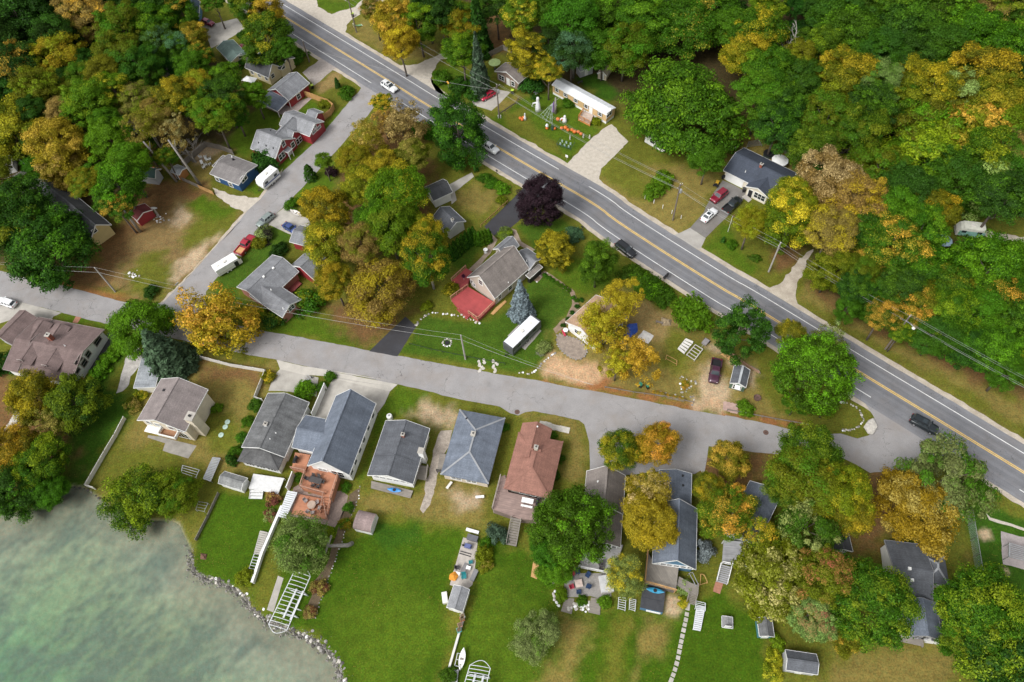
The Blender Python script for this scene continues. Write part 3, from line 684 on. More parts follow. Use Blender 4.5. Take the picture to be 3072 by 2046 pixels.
class House:
    def __init__(s,name,label,cat,a,b,z,wall,roof,trim=None,group=None,ov=0.4):
        A_=P(*a,z);B_=P(*b,z);d=B_-A_
        s.ang=math.atan2(d.y,d.x);s.o=Vector((A_.x,A_.y,0))
        s.e=thing(name,label,cat,s.o,s.ang,group)
        s.wall,s.roof,s.trim,s.ov=wall,roof,trim or TRIMW,ov
        s.rot=Matrix.Rotation(-s.ang,3,'Z');s.sides={};s.planes=[]
    def L(s,t,x,y,z=0.0):return s.rot@(P(t,x,y,z)-s.o)
    def W(s,x,y,z=0):return Matrix.Rotation(s.ang,3,'Z')@Vector((x,y,z))+s.o
    def lray(s,t,x,y):return s.rot@(Vector((0,0,CAM_H))-s.o),s.rot@ray(t,x,y)
    def bbox(s,pts,z,x0=None,x1=None,y0=None,y1=None):
        if isinstance(pts,str):
            l=[s.rot@(p-s.o)for p in S(pts,z)]
        else:l=[Vector((p[0],p[1],0))for p in pts]
        xs=[p.x for p in l];ys=[p.y for p in l]
        return(min(xs)if x0 is None else x0,max(xs)if x1 is None else x1,min(ys)if y0 is None else y0,max(ys)if y1 is None else y1)
    def roofquad(s,mb,q,th=0.16):
        a,b,c,d=[Vector(v)for v in q]
        u=(b-a).length;v=(d-a).length;u2=(c-d).length
        dz=Vector((0,0,-th));off=(u-u2)/2
        uvs=[[(0,0),(u,0),(u-off,v),(off,v)]]+[[(0,0),(.1,0),(.1,.1),(0,.1)]]*5
        vs=[a,b,c,d,a+dz,b+dz,c+dz,d+dz]
        mb.add(vs,[(0,1,2,3),(7,6,5,4),(0,4,5,1),(1,5,6,2),(2,6,7,3),(3,7,4,0)],uvs)
        s.planes.append((a,b,c,d))
    def gable(s,pts,ze,zr=None,axis='x',ridge=None,wall=None,roof=None,base=0.0,ov=None,trim=True,**kw):
        x0,x1,y0,y1=s.bbox(pts,ze,**kw);ov=s.ov if ov is None else ov
        if axis=='x':mid=(y0+y1)/2
        else:mid=(x0+x1)/2
        if ridge is not None:
            o,d=s.lray(*ridge)
            k=((mid-o.y)/d.y)if axis=='x' else((mid-o.x)/d.x)
            zz=o.z+d.z*k
            half=((y1-y0)if axis=='x' else(x1-x0))/2
            zr=min(max(zz,ze+0.25*half),ze+1.05*half)
        mb=MB()
        if axis=='x':
            s.roofquad(mb,[(x0,y0,ze),(x1,y0,ze),(x1,mid,zr),(x0,mid,zr)])
            s.roofquad(mb,[(x1,y1,ze),(x0,y1,ze),(x0,mid,zr),(x1,mid,zr)])
        else:
            s.roofquad(mb,[(x0,y1,ze),(x0,y0,ze),(mid,y0,zr),(mid,y1,zr)])
            s.roofquad(mb,[(x1,y0,ze),(x1,y1,ze),(mid,y1,zr),(mid,y0,zr)])
        if axis=='x':mb.beam((x0,mid,zr+0.01),(x1,mid,zr+0.01),0.28,0.05)
        else:mb.beam((mid,y0,zr+0.01),(mid,y1,zr+0.01),0.28,0.05)
        r=mb.build('roof',roof or s.roof,s.e)
        # walls: pentagon ends
        X0,X1,Y0,Y1=x0+ov,x1-ov,y0+ov,y1-ov
        half=(y1-y0)/2 if axis=='x' else(x1-x0)/2
        we=ze+(zr-ze)*ov/half-0.17;wr=zr-0.18
        w=MB()
        if axis=='x':
            vs=[(X0,Y0,base),(X1,Y0,base),(X1,Y1,base),(X0,Y1,base),(X0,Y0,we),(X1,Y0,we),(X1,Y1,we),(X0,Y1,we),(X0,mid,wr),(X1,mid,wr)]
            fs=[(0,1,5,4),(2,3,7,6),(1,2,6,9,5),(3,0,4,8,7)]
        else:
            vs=[(X0,Y0,base),(X1,Y0,base),(X1,Y1,base),(X0,Y1,base),(X0,Y0,we),(X1,Y0,we),(X1,Y1,we),(X0,Y1,we),(mid,Y0,wr),(mid,Y1,wr)]
            fs=[(0,1,5,8,4),(2,3,7,9,6),(1,2,6,5),(3,0,4,7)]
        w.add(vs,fs).build('wall',wall or s.wall,s.e)
        s.sides=dict(x0=('x',X0,-1),x1=('x',X1,1),y0=('y',Y0,-1),y1=('y',Y1,1))
        s.lim=(X0,X1,Y0,Y1)
        if trim:
            f=MB();e=0.035
            if axis=='x':
                for xx in(x0-e,x1+e):
                    f.beam((xx,y0,ze-0.08),(xx,mid,zr-0.08),0.05,0.24).beam((xx,mid,zr-0.08),(xx,y1,ze-0.08),0.05,0.24)
                for yy in(y0-e,y1+e):f.beam((x0,yy,ze-0.1),(x1,yy,ze-0.1),0.05,0.2)
            else:
                for yy in(y0-e,y1+e):
                    f.beam((x0,yy,ze-0.08),(mid,yy,zr-0.08),0.05,0.24).beam((mid,yy,zr-0.08),(x1,yy,ze-0.08),0.05,0.24)
                for xx in(x0-e,x1+e):f.beam((xx,y0,ze-0.1),(xx,y1,ze-0.1),0.05,0.2)
            f.build('fascia',s.trim,s.e)
        s.last=(x0,x1,y0,y1,ze,zr)
        return r
    def hip(s,pts,ze,zr,ridge=None,wall=None,roof=None,base=0.0,inset=None,**kw):
        x0,x1,y0,y1=s.bbox(pts,ze,**kw);ov=s.ov
        hw_,hl=(y1-y0)/2,(x1-x0)/2;ins=min(hw_,hl)if inset is None else inset
        mx,my=(x0+x1)/2,(y0+y1)/2
        if hl>=hw_:r0,r1=(x0+ins-0.01,my),(x1-ins+0.01,my)
        else:r0,r1=(mx,y0+ins-0.01),(mx,y1-ins+0.01)
        mb=MB();A_,B_,C_,D_=(x0,y0,ze),(x1,y0,ze),(x1,y1,ze),(x0,y1,ze)
        R0,R1=(*r0,zr),(*r1,zr)
        if hl>=hw_:qs=[(A_,B_,R1,R0),(B_,C_,R1,R1),(C_,D_,R0,R1),(D_,A_,R0,R0)]
        else:qs=[(A_,B_,R0,R0),(B_,C_,R1,R0),(C_,D_,R1,R1),(D_,A_,R0,R1)]
        for q_ in qs:
            a,b,c,d=[Vector(v)for v in q_];u=(b-a).length;v=((c+d)/2-(a+b)/2).length;u2=(c-d).length;o_=(u-u2)/2
            if u2<0.05:mb.add([a,b,c],[(0,1,2)],[[(0,0),(u,0),(u/2,v)]])
            else:mb.add([a,b,c,d],[(0,1,2,3)],[[(0,0),(u,0),(u-o_,v),(o_,v)]])
            s.planes.append((a,b,c,d))
        mb.add([(x0,y0,ze-0.16),(x1,y0,ze-0.16),(x1,y1,ze-0.16),(x0,y1,ze-0.16),A_,B_,C_,D_],[(3,2,1,0),(0,1,5,4),(1,2,6,5),(2,3,7,6),(3,0,4,7)])
        rf=mb.build('roof',roof or s.roof,s.e)
        cap=MB()
        for p0,p1 in((A_,R0),(B_,R1 if hl>=hw_ else R0),(C_,R1),(D_,R0 if hl>=hw_ else R1)):
            cap.beam(Vector(p0)+Vector((0,0,0.02)),Vector(p1)+Vector((0,0,0.02)),0.3,0.05)
        cap.beam(Vector(R0)+Vector((-.05,0,0.02)),Vector(R1)+Vector((0.05,0,0.02)),0.3,0.05)
        cap.build('ridge_cap',MATS.get(s.roof.name+'_cap',roof or s.roof),rf)
        MB().box(x0+ov,x1-ov,y0+ov,y1-ov,base,ze-0.165).build('wall',wall or s.wall,s.e)
        s.sides=dict(x0=('x',x0+ov,-1),x1=('x',x1-ov,1),y0=('y',y0+ov,-1),y1=('y',y1-ov,1));s.lim=(x0+ov,x1-ov,y0+ov,y1-ov)
        s.last=(x0,x1,y0,y1,ze,zr);return rf
    def lean(s,pts,zhi,zlo,low,wall=None,roof=None,walls=True,posts=False,zpick=None,base=0.0,**kw):
        x0,x1,y0,y1=s.bbox(pts,zpick if zpick is not None else(zhi+zlo)/2,**kw)
        z={('x0','y0'):0}
        def zz(ix,iy):
            lo=(low=='x0' and ix==0)or(low=='x1' and ix==1)or(low=='y0' and iy==0)or(low=='y1' and iy==1)
            return zlo if lo else zhi
        mb=MB();q_=[(x0,y0,zz(0,0)),(x1,y0,zz(1,0)),(x1,y1,zz(1,1)),(x0,y1,zz(0,1))]
        s.roofquad(mb,q_);mb.build('roof',roof or s.roof,s.e)
        ov=0.25
        if walls:
            a=0.0 if False else ov
            w=MB();X0,X1,Y0,Y1=x0+a,x1-a,y0+a,y1-a
            t=[(X0,Y0,zz(0,0)-0.2),(X1,Y0,zz(1,0)-0.2),(X1,Y1,zz(1,1)-0.2),(X0,Y1,zz(0,1)-0.2)]
            w.add([(X0,Y0,base),(X1,Y0,base),(X1,Y1,base),(X0,Y1,base)]+t,[(0,1,5,4),(1,2,6,5),(2,3,7,6),(3,0,4,7)]).build('wall',wall or s.wall,s.e)
            s.sides=dict(x0=('x',X0,-1),x1=('x',X1,1),y0=('y',Y0,-1),y1=('y',Y1,1));s.lim=(X0,X1,Y0,Y1)
        if posts:
            for px,py,pz in((x0+.15,y0+.15,zz(0,0)),(x1-.15,y0+.15,zz(1,0)),(x1-.15,y1-.15,zz(1,1)),(x0+.15,y1-.15,zz(0,1))):
                MB().box(px-.07,px+.07,py-.07,py+.07,base,pz-0.14).build('post',s.trim,s.e)
        f=MB()
        for k in range(4):f.beam(Vector(q_[k])+Vector((0,0,-.09)),Vector(q_[(k+1)%4])+Vector((0,0,-.09)),0.06,0.21)
        f.build('fascia',s.trim,s.e)
        s.last=(x0,x1,y0,y1,min(zlo,zhi),max(zlo,zhi))
    def hit(s,side,t,x,y):
        ax,c,sg=s.sides[side];o,d=s.lray(t,x,y)
        k=(c-o.x)/d.x if ax=='x' else(c-o.y)/d.y
        return o+d*k
    def win(s,side,t,x,y,w=0.9,h=1.1,n=1,trim=None,name='window'):
        p=s.hit(side,t,x,y);ax,c,sg=s.sides[side]
        X0,X1,Y0,Y1=s.lim;m_=w/2+0.2
        if ax=='x':p.y=min(max(p.y,Y0+m_),Y1-m_)
        else:p.x=min(max(p.x,X0+m_),X1-m_)
        p.z=min(max(p.z,h/2+0.3),max(h/2+0.3,s.last[5]-h/2-0.3))
        s.winat(side,p.y if ax=='x' else p.x,p.z,w,h,n,trim,name)
    def winat(s,side,u,z,w=0.9,h=1.1,n=1,trim=None,name='window'):
        ax,c,sg=s.sides[side]
        rz={('x',1):-math.pi/2,('x',-1):math.pi/2,('y',1):0.0,('y',-1):math.pi}[(ax,sg)]
        pane,fr=window_mesh(w,h,n,trim or s.trim)
        loc=(c,u,z)if ax=='x' else(u,c,z)
        o=obj(name,pane,s.e,loc,rz);obj('frame',fr,o)
    def door(s,side,t,x,y,w=0.95,h=2.05,col=None,z0=0.0):
        p=s.hit(side,t,x,y);ax,c,sg=s.sides[side]
        rz={('x',1):-math.pi/2,('x',-1):math.pi/2,('y',1):0.0,('y',-1):math.pi}[(ax,sg)]
        loc=(c,p.y,z0)if ax=='x' else(p.x,c,z0)
        o=MB().box(-w/2,w/2,-0.02,0.05,0.02,h).build('door',col or OFFWHITE,s.e,loc=loc,rz=rz)
        MB().box(-w/2-.1,-w/2,-.02,.075,0.02,h+.1).box(w/2,w/2+.1,-.02,.075,.02,h+.1).box(-w/2,w/2,-.02,.075,h,h+.1).build('frame',s.trim,o)
        MB().lathe([(0.035,-.03),(0.045,0),(0.035,.03)],8,(w/2-.12,.09,1.0)).build('handle',STEEL,o)
    def roofpt(s,t,x,y):
        o,d=s.lray(t,x,y);best=None
        for a,b,c,e in s.planes:
            n=(b-a).cross(c-a)if(b-a).cross(c-a).length>1e-6 else(b-a).cross(e-a)
            if abs(n.dot(d))<1e-9:continue
            k=(a-o).dot(n)/n.dot(d);p=o+d*k
            xs=[v.x for v in(a,b,c,e)];ys=[v.y for v in(a,b,c,e)]
            if min(xs)-.3<=p.x<=max(xs)+.3 and min(ys)-.3<=p.y<=max(ys)+.3 and(best is None or k<best[0]):best=(k,p)
        return best[1]if best else None
    def chimney(s,t,x,y,w=0.7,d=0.7,h=1.0,mat_=None,cap=True):
        p=s.roofpt(t,x,y)
        if p is None:return
        c=MB().box(-w/2,w/2,-d/2,d/2,-0.7,h).build('chimney',mat_ or BRICK,s.e,loc=p)
        if cap:
            MB().box(-w/2-.08,w/2+.08,-d/2-.08,d/2+.08,h,h+.1).build('cap',CONCRETE,c)
            MB().lathe([(.13,h+.1),(.13,h+.35)],8).build('flue',BLACK,c)
    def vent(s,t,x,y,r=0.09,h=0.35,mat_=None,box=False):
        p=s.roofpt(t,x,y)
        if p is None:return
        mb=MB()
        if box:mb.box(-.22,.22,-.22,.22,-.25,.22)
        else:mb.lathe([(r*2.0,-.15),(r*2.0,.05),(r,.06),(r,h)],8)
        mb.build('roof_vent',mat_ or WHITE,s.e,loc=p)
    def pipe_line(s):pass
    def poly(s,pts,z):return[s.rot@(p-s.o)for p in S(pts,z)]

def deck(label,s,z,mat_,name='wooden_deck',railmat=None,rails=(),ang=0.0,th=0.14,post=True,skirt=None,railh=0.95,cat='deck'):
    """platform from surveyed corners; rails = list of corner index pairs"""
    pts=S(s,z);c=sum(pts,Vector())/len(pts);c.z=0
    d=pts[1]-pts[0];a=math.atan2(d.y,d.x)
    e=thing(name,label,cat,c,a);R=Matrix.Rotation(-a,3,'Z')
    l=[R@(p-c)for p in pts]
    mb=MB();n=len(l)
    ar=sum(l[i].x*l[(i+1)%n].y-l[(i+1)%n].x*l[i].y for i in range(n))
    lo=l if ar>0 else list(reversed(l))
    vs=[(p.x,p.y,z-th)for p in lo]+[(p.x,p.y,z)for p in lo]
    mb.add(vs,[tuple(reversed(range(n))),tuple(range(n,2*n))]+[(i,(i+1)%n,n+(i+1)%n,n+i)for i in range(n)],
           [[(p.x,p.y)for p in reversed(lo)],[(p.x,p.y)for p in lo]]+[[(0,0),(1,0),(1,.1),(0,.1)]]*n)
    mb.build('platform',mat_,e)
    if z>0.35:
        if skirt is not None:
            sk=MB();i_=[Vector((p.x*0.985,p.y*0.985,0))for p in lo]
            for i in range(n):
                p,q_=i_[i],i_[(i+1)%n];sk.add([(p.x,p.y,0),(q_.x,q_.y,0),(q_.x,q_.y,z-th),(p.x,p.y,z-th)],[(0,1,2,3)])
            sk.build('skirt',skirt,e)
        for p in l:
            q_=p*0.97;MB().box(q_.x-.07,q_.x+.07,q_.y-.07,q_.y+.07,0,z-th).build('post',railmat or mat_,e)
    for i,j in rails:
        p,q_=l[i],l[j];v=q_-p;L_=v.length;k=max(1,round(L_/1.6))
        v.normalize();inn=Vector((0,0,0))
        mb=MB();mb.beam((p.x,p.y,z+railh),(q_.x,q_.y,z+railh),0.14,0.06);mb.beam((p.x,p.y,z+0.15),(q_.x,q_.y,z+0.15),0.05,0.06)
        nb=int(L_/0.22)
        for m_ in range(1,nb):
            w=p.lerp(q_,m_/nb);mb.beam((w.x,w.y,z+0.15),(w.x,w.y,z+railh),0.04,0.04)
        rl=mb.build('railing',railmat or mat_,e)
        for m_ in range(k+1):
            w=p.lerp(q_,m_/k);MB().box(w.x-.06,w.x+.06,w.y-.06,w.y+.06,z,z+railh+.06).build('rail_post',railmat or mat_,rl)
    return e
def stairs(label,top,bot,z1,width,mat_,z0=0.0,rail=None,cat='stairs',name='stairs'):
    """flight from the middle of its top edge (height z1) to the middle of its foot"""
    a=P(*top,z1);b=P(*bot,z0);d=Vector((b.x-a.x,b.y-a.y,0));L_=d.length;ang=math.atan2(d.y,d.x)
    e=thing(name,label,cat,(a.x,a.y,0),ang)
    n=max(2,min(16,int(round((z1-z0)/0.19))));tm=MB().box(0,L_/n-0.02,-width/2,width/2,-0.06,0)
    tm=tm.mesh('tread',mat_)
    for i in range(n):obj('tread',tm,e,(i*L_/n,0,z1-(i+0.5)*(z1-z0)/n))
    for sy in(-1,1):
        MB().beam((0,sy*(width/2+.03),z1-.15),(L_,sy*(width/2+.03),z0+.05),0.06,0.3).build('stringer',mat_,e)
        if rail is not None:
            r=MB().beam((0,sy*(width/2+.05),z1+.9),(L_,sy*(width/2+.05),z0+.9),0.08,0.07)
            for k in range(0,5):
                x=L_*k/4;zz=z1+(z0-z1)*k/4;r.beam((x,sy*(width/2+.05),zz-.1),(x,sy*(width/2+.05),zz+.9),.06,.06)
            r.build('railing',rail,e)
    return e

RG=roofmat('grey_shingles',(0.20,0.205,0.218));RLG=roofmat('light_grey_shingles',(0.245,0.25,0.262));RDG=roofmat('dark_grey_shingles',(0.105,0.112,0.126))
RSL=roofmat('slate_blue_shingles',(0.055,0.066,0.090),0.15,0.12);RBG=roofmat('blue_grey_shingles',(0.142,0.165,0.205));RBR=roofmat('brown_shingles',(0.165,0.118,0.110));RTG=roofmat('taupe_shingles',(0.225,0.196,0.178))
RRB=roofmat('red_brown_shingles',(0.265,0.13,0.098),0.18);RTAN=roofmat('tan_shingles',(0.44,0.29,0.19));RGRN=roofmat('green_shingles',(0.135,0.195,0.175));RCH=roofmat('charcoal_shingles',(0.075,0.078,0.083))
RAG=roofmat('aged_grey_shingles',(0.135,0.138,0.14),0.35,0.35);RMET=M('white_metal_roof',(0.70,0.72,0.74),0.35,0.1,0.7,fine=0.03);RMAU=roofmat('mauve_brown_shingles',(0.27,0.205,0.195));RPAL=roofmat('pale_grey_roofing',(0.42,0.44,0.46),0.3,0.25)
RGB_=roofmat('grey_brown_shingles',(0.20,0.186,0.182));RGB2=roofmat('warm_grey_shingles',(0.232,0.198,0.19),0.15)
REDW=sidingmat('barn_red_siding',(0.29,0.028,0.034));BLUEW=sidingmat('navy_blue_siding',(0.022,0.075,0.19));YELW=sidingmat('yellow_siding',(0.62,0.50,0.23));CRYW=sidingmat('pale_yellow_siding',(0.66,0.57,0.36));TANW=sidingmat('tan_siding',(0.58,0.40,0.20));WHW=sidingmat('white_siding',(0.76,0.76,0.74));BEIW=sidingmat('beige_siding',(0.52,0.46,0.39));CRMW=M('cream_stucco',(0.62,0.55,0.43),0.8,0.12,0.6);BRNW=M('brown_stone',(0.26,0.19,0.15),0.85,0.3,3.0);TEALW=sidingmat('teal_siding',(0.06,0.20,0.24));MBLUEW=sidingmat('mid_blue_siding',(0.07,0.17,0.27));GREYW=sidingmat('grey_siding',(0.42,0.43,0.44))
BRKW=M('brick_wall',(0.34,0.15,0.11),0.85,0.2,4.0,fine=0.2)
# ---- red garage with porch roof
h=House('red_garage','barn-red garage with grey gable roof and low porch roof','garage',('A',1740,594),('A',1857,499),2.7,REDW,RG)
h.gable('A 1740,594 1857,499 1606,540',2.7,axis='x',ridge=('A',1660,528))
h.win('y0','A',1791,577,0.9,1.2,1)
x0,x1,y0,y1=h.last[:4]
h.lean([(x0-4.0,y0+0.2),(x0+0.35,y1-0.6)],2.55,2.0,'x0',roof=RBG,walls=False,posts=True)
# ---- red house of several gables
h=House('red_house','barn-red house with grey gables and white trim beside the street','house',('A',1504,890),('A',1650,949),2.8,REDW,RLG,ov=.18)
h.gable('A 1504,890 1650,949 1772,829',2.8,axis='x',ridge=('A',1691,837))
h.win('x1','A',1690,935,1.6,1.3,2);h.win('x1','A',1700,862,0.8,1.2);h.win('x1','A',1757,868,0.9,1.2);h.door('x1','A',1735,915)
b1=h.last;lx=b1[1]
for v in((1552,857),(1597,875),(1640,890),(1624,786),(1667,802)):h.vent('A',*v,mat_=RCH)
h.lean([(lx-0.5,(b1[2]+b1[3])/2-0.7),(lx+1.1,(b1[2]+b1[3])/2+0.9)],2.6,2.35,'x1',walls=False,posts=True,roof=RG)
h.gable('A 1856,817 1944,728 1733,690',2.8,axis='x',ridge=('A',1891,742))
b3=h.last
h.win('x1','A',1885,790,1.1,0.5);h.win('x1','A',1912,765,1.1,0.5);h.win('x1','A',1889,757,0.5,0.7)
h.gable([(max(b1[0],b3[0])+.8,b1[3]-2.2),(min(b1[1],b3[1])-.9,b3[2]+2.2)],2.72,4.75,axis='y',trim=False)
xm=h.last[1];ym=(b1[3]+b3[2])/2
h.gable([(h.last[0]+1.5,ym-2.2),(xm+0.5,ym+1.4)],2.75,4.2,axis='x',roof=RG)
h.win('x1','A',1796,838,1.6,1.2,2);h.win('x1','A',1835,823,0.7,1.1)
h.gable('A 1931,677 1899,712 1830,702 1885,651',2.7,3.7,axis='x',roof=RG)
# ---- blue house
h=House('blue_house','small navy-blue house with grey-brown roof beside the white camper','house',('A',1258,1042),('A',1412,1103),2.7,BLUEW,RGB_)
h.gable('A 1258,1042 1412,1103 1545,990',2.7,axis='x',ridge=('A',1447,1030))
h.win('x1','A',1463,1070,1.5,1.2,2);h.win('y0','A',1305,1075,0.9,0.9);h.win('y0','A',1385,1108,0.8,1.1,1);h.vent('A',1392,942);h.chimney('A',1400,960,0.4,0.4,0.4,BLACK,False)
b=h.last;h.lean([(b[0]-1.6,b[3]-4.6),(b[0]+0.4,b[3]-0.6)],2.5,2.3,'x0',roof=RGB_)
# ---- grey-roofed brick house on the corner
h=House('brick_ranch_house','brick ranch house with big grey L-shaped roof','house',('D',1634,229),('D',1420,422),2.7,BRKW,RG)
h.gable('D 1634,229 1420,422 1792,330',2.7,axis='x',ridge=('D',1480,443))
b=h.last
w=h.bbox('D 1693,424 1801,498 1698,601',2.7)
h.gable([(w[0],(b[2]+b[3])/2),(b[1],w[3])]if abs(w[3])>abs(w[2])else[(w[0],w[2]),(b[1],(b[2]+b[3])/2)],2.7,min(b[5]-0.02,4.0),axis='y')
h.win('y1' if abs(w[3])>abs(w[2])else 'y0','D',1748,545,1.2,1.0,2)
for v in((1640,310),(1583,362)):h.vent('D',*v,box=True)
for v in((1627,440),(1700,552)):h.vent('D',*v)
h2=House('red_side_garage','red-walled garage wing with grey roof joined to the brick ranch','garage',('D',1746,293),('D',1890,385),2.7,REDW,RG)
h2.gable('D 1746,293 1890,385 1955,262',2.7,axis='y',ridge=('D',1800,300))
h3=House('red_annex','red-walled annex with grey roof beside the blue car','annex',('D',1737,150),('D',1890,190),2.7,REDW,RG)
h3.gable('D 1737,150 1890,190 1830,58',2.7,3.8,axis='x');h3.win('x1','D',1925,190,0.9,1.0)
deck('dark red porch floor in the corner of the brick ranch','D 1700,425 1770,370 1810,400 1740,470',0.4,woodmat('red_stain',(0.25,0.06,0.055)),'porch_deck')
# ---- cream two-storey house with chimney
h=House('cream_house','two-storey cream house with mauve-grey roof and tall slab chimney','house',('D',1247,1037),('D',1110,1290),5.0,CRMW,RGB2)
h.gable('D 1247,1037 1110,1290 825,1217',5.0,axis='x',ridge=('D',925,1222))
b=h.last
for u in(0.18,0.36,0.64,0.82):h.winat('x1',b[2]+(b[3]-b[2])*u,4.0,0.9,1.0)
h.winat('x1',b[2]+(b[3]-b[2])*0.3,1.4,1.6,1.7,2);h.winat('x1',b[2]+(b[3]-b[2])*0.75,1.4,2.0,1.7,3)
cs=-1 if abs(h.L('D',825,1217,5.0).y-b[2])>1 else 1
ys=b[2]if cs==-1 else b[3];sg=-1 if cs==-1 else 1
yw=ys-sg*0.4;L_=b[1]-b[0]
c=MB().box(b[0]+L_*0.62,b[0]+L_*0.62+1.7,min(yw,yw+sg*1.5),max(yw,yw+sg*1.5),0,6.4).build('chimney',CRMW,h.e)
MB().box(b[0]+L_*0.62-.06,b[0]+L_*0.62+1.76,min(yw-sg*.05,yw+sg*1.56),max(yw-sg*.05,yw+sg*1.56),6.4,6.55).build('cap',CONCRETE,c);MB().lathe([(.25,6.55),(.25,6.85)],8,(b[0]+L_*.62+.85,yw+sg*.75,0)).build('flue',BLACK,c)
ym=(b[2]+b[3])/2
bal=MB().box(b[1]-0.4,b[1]+1.1,ym-1.0,ym+2.6,2.45,2.6).build('balcony',woodmat('balcony_wood',(0.33,0.17,0.09)),h.e)
rr=MB()
for a_,c_ in(((b[1]+1.1,ym-1.0),(b[1]+1.1,ym+2.6)),((b[1]-.4,ym-1.0),(b[1]+1.1,ym-1.0)),((b[1]-.4,ym+2.6),(b[1]+1.1,ym+2.6))):
    rr.beam((*a_,3.5),(*c_,3.5),.16,.1);rr.beam((*a_,3.0),(*c_,3.0),.05,.5)
rr.build('railing',WHITE,bal)
MB().box(b[1]-.4,b[1]+.9,b[2]+.6,ym-1.2,2.3,2.45).build('canopy',WHITE,h.e)
h.vent('D',985,1042,box=True,mat_=BLACK)
h=House('cream_carport','cream garage with flat grey metal roof tucked beside the blue spruce','garage',('D',975,860),('D',930,1022),2.6,OFFWHITE,roofmat('grey_metal_roofing',(0.30,0.32,0.34),0.3,0.3))
h.lean('D 890,815 930,1022 805,1003',2.75,2.5,'x1',zpick=2.6)
# ---- cottage with worn black roof
h=House('worn_roof_cottage','white cottage with patchy black-grey roof and hipped porch','cottage',('D',1855,1115),('D',1708,1440),3.0,WHW,RAG)
h.gable('D 1855,1115 1708,1440 1450,1382',3.0,axis='x',ridge=('D',1558,1382))
b=h.last;h.chimney('D',1598,1250,.6,.6,.5,WHITE);h.vent('D',1655,1298,.06,.2);h.vent('D',1620,1333,.06,.2)
nx_=max(h.L('G',1690,300,2.5).x,h.L('G',1425,243,2.5).x)
h.hip([(b[1]-2.5,b[2]+.25),(nx_,b[3]-.25)],2.65,3.75,roof=roofmat('worn_black_shingles',(0.10,0.10,0.10),0.3,0.4))
for u in(.2,.5,.8):h.winat('x1',h.lim[2]+(h.lim[3]-h.lim[2])*u,1.5,1.5,1.2,3)
deck('low white-painted deck of the worn-roofed cottage','G 1520,318 1705,345 1668,440 1492,405',0.9,M('white_deck',(0.62,0.62,0.61),.6,.12),'painted_deck',WHITE,[])
stairs('white steps from the painted deck to the lawn',('G',1545,375),('G',1535,470),0.9,2.3,M('white_deck',(0.62,0.62,0.61)))
# ---- cottage with double decks
h=House('two_gable_cottage','white cottage with blue-grey cross-gabled roof above cedar decks','cottage',('D',2255,1122),('D',2095,1549),3.9,WHW,RBG)
h.gable('D 2255,1122 2095,1549 1845,1492',3.9,axis='x',ridge=('G',1930,245))
b=h.last
h.winat('x1',(b[2]+b[3])/2+1.2,1.9,1.9,1.9,2);h.winat('x1',(b[2]+b[3])/2-1.6,2.4,1.3,0.8,2)
sd_='y0' if h.L('D',1845,1492,3.9).y>(b[2]+b[3])/2 else 'y1'
for u in(.12,.3,.47,.62,.78,.92):h.winat(sd_,b[0]+(b[1]-b[0])*u,2.3,0.8,1.2)
w=h.bbox('D 1835,1190 1768,1388 1880,1410',3.6)
mid=(b[2]+b[3])/2
far=w[3]if abs(w[3]-mid)>abs(w[2]-mid)else w[2]
h.gable([(w[0],mid),(w[1],far)],3.6,5.0,axis='y')
h.vent('D',1925,1160,.07,.3)
CEDAR=woodmat('cedar_stain',(0.41,0.175,0.095),.15);DKRAIL=M('dark_rail',(0.10,0.065,0.055),.6)
deck('upper cedar deck with the long dining table','G 1860,262 2030,330 1985,470 1950,440 1805,400 1835,310',1.9,CEDAR,'cedar_deck',woodmat('rail_cedar',(0.42,0.24,0.17)),[(1,2),(3,4),(4,5)],skirt=CEDAR)
deck('cedar landing with the black grill beside the cottage wall','G 1770,190 1862,205 1842,262 1834,305 1750,288',1.9,CEDAR,'cedar_deck',woodmat('rail_cedar',(0.42,0.24,0.17)),[(3,4)],skirt=CEDAR)
deck('lower cedar deck with round table and chairs','G 1790,440 1945,470 1965,592 1745,560',0.5,CEDAR,'cedar_deck',woodmat('rail_cedar',(0.42,0.24,0.17)),[(1,2)])
stairs('cedar stair between the upper and lower decks',('G',1968,445),('G',1948,560),1.9,1.3,CEDAR,0.5,woodmat('rail_cedar',(0.42,0.24,0.17)))
# ---- cottage with white side chimney
h=House('white_chimney_cottage','white cottage with slate-grey roof and white side chimney','cottage',('E',578,1272),('E',478,1604),3.0,WHW,RDG)
h.gable('E 578,1272 478,1604 205,1549',3.0,axis='x',ridge=('H',330,322))
b=h.last;h.chimney('E',420,1316,.55,.55,.7)
for u in(.16,.3,.46,.6,.76,.88):h.winat('x1',b[2]+(b[3]-b[2])*u,2.1,0.75,0.6)
p_=h.L('E',515,1420,3.2);nside=1 if h.L('E',205,1549,3).y<(b[2]+b[3])/2 else-1
ye=(b[3]-0.4)if nside==1 else(b[2]+0.4);xx=p_.x
cc=MB().box(xx-.5,xx+.5,min(ye,ye+nside*.9),max(ye,ye+nside*.9),0,4.6).build('chimney',WHITE,h.e);MB().box(xx-.58,xx+.58,min(ye-nside*.08,ye+nside*.98),max(ye-nside*.08,ye+nside*.98),4.6,4.72).build('cap',CONCRETE,cc)
MB().beam((b[0]+(b[1]-b[0])*.64,b[2]+.2,3.13),(b[0]+(b[1]-b[0])*.64,(b[2]+b[3])/2,b[5]+.1),.18,.12).beam((b[0]+(b[1]-b[0])*.64,(b[2]+b[3])/2,b[5]+.1),(b[0]+(b[1]-b[0])*.64,b[3]-.2,3.13),.18,.12).build('roof_step',RDG,h.e)
deck('grey plank deck with the blue kayak','H 228,360 478,420 462,465 225,405',0.35,WOODGREY,'plank_deck')
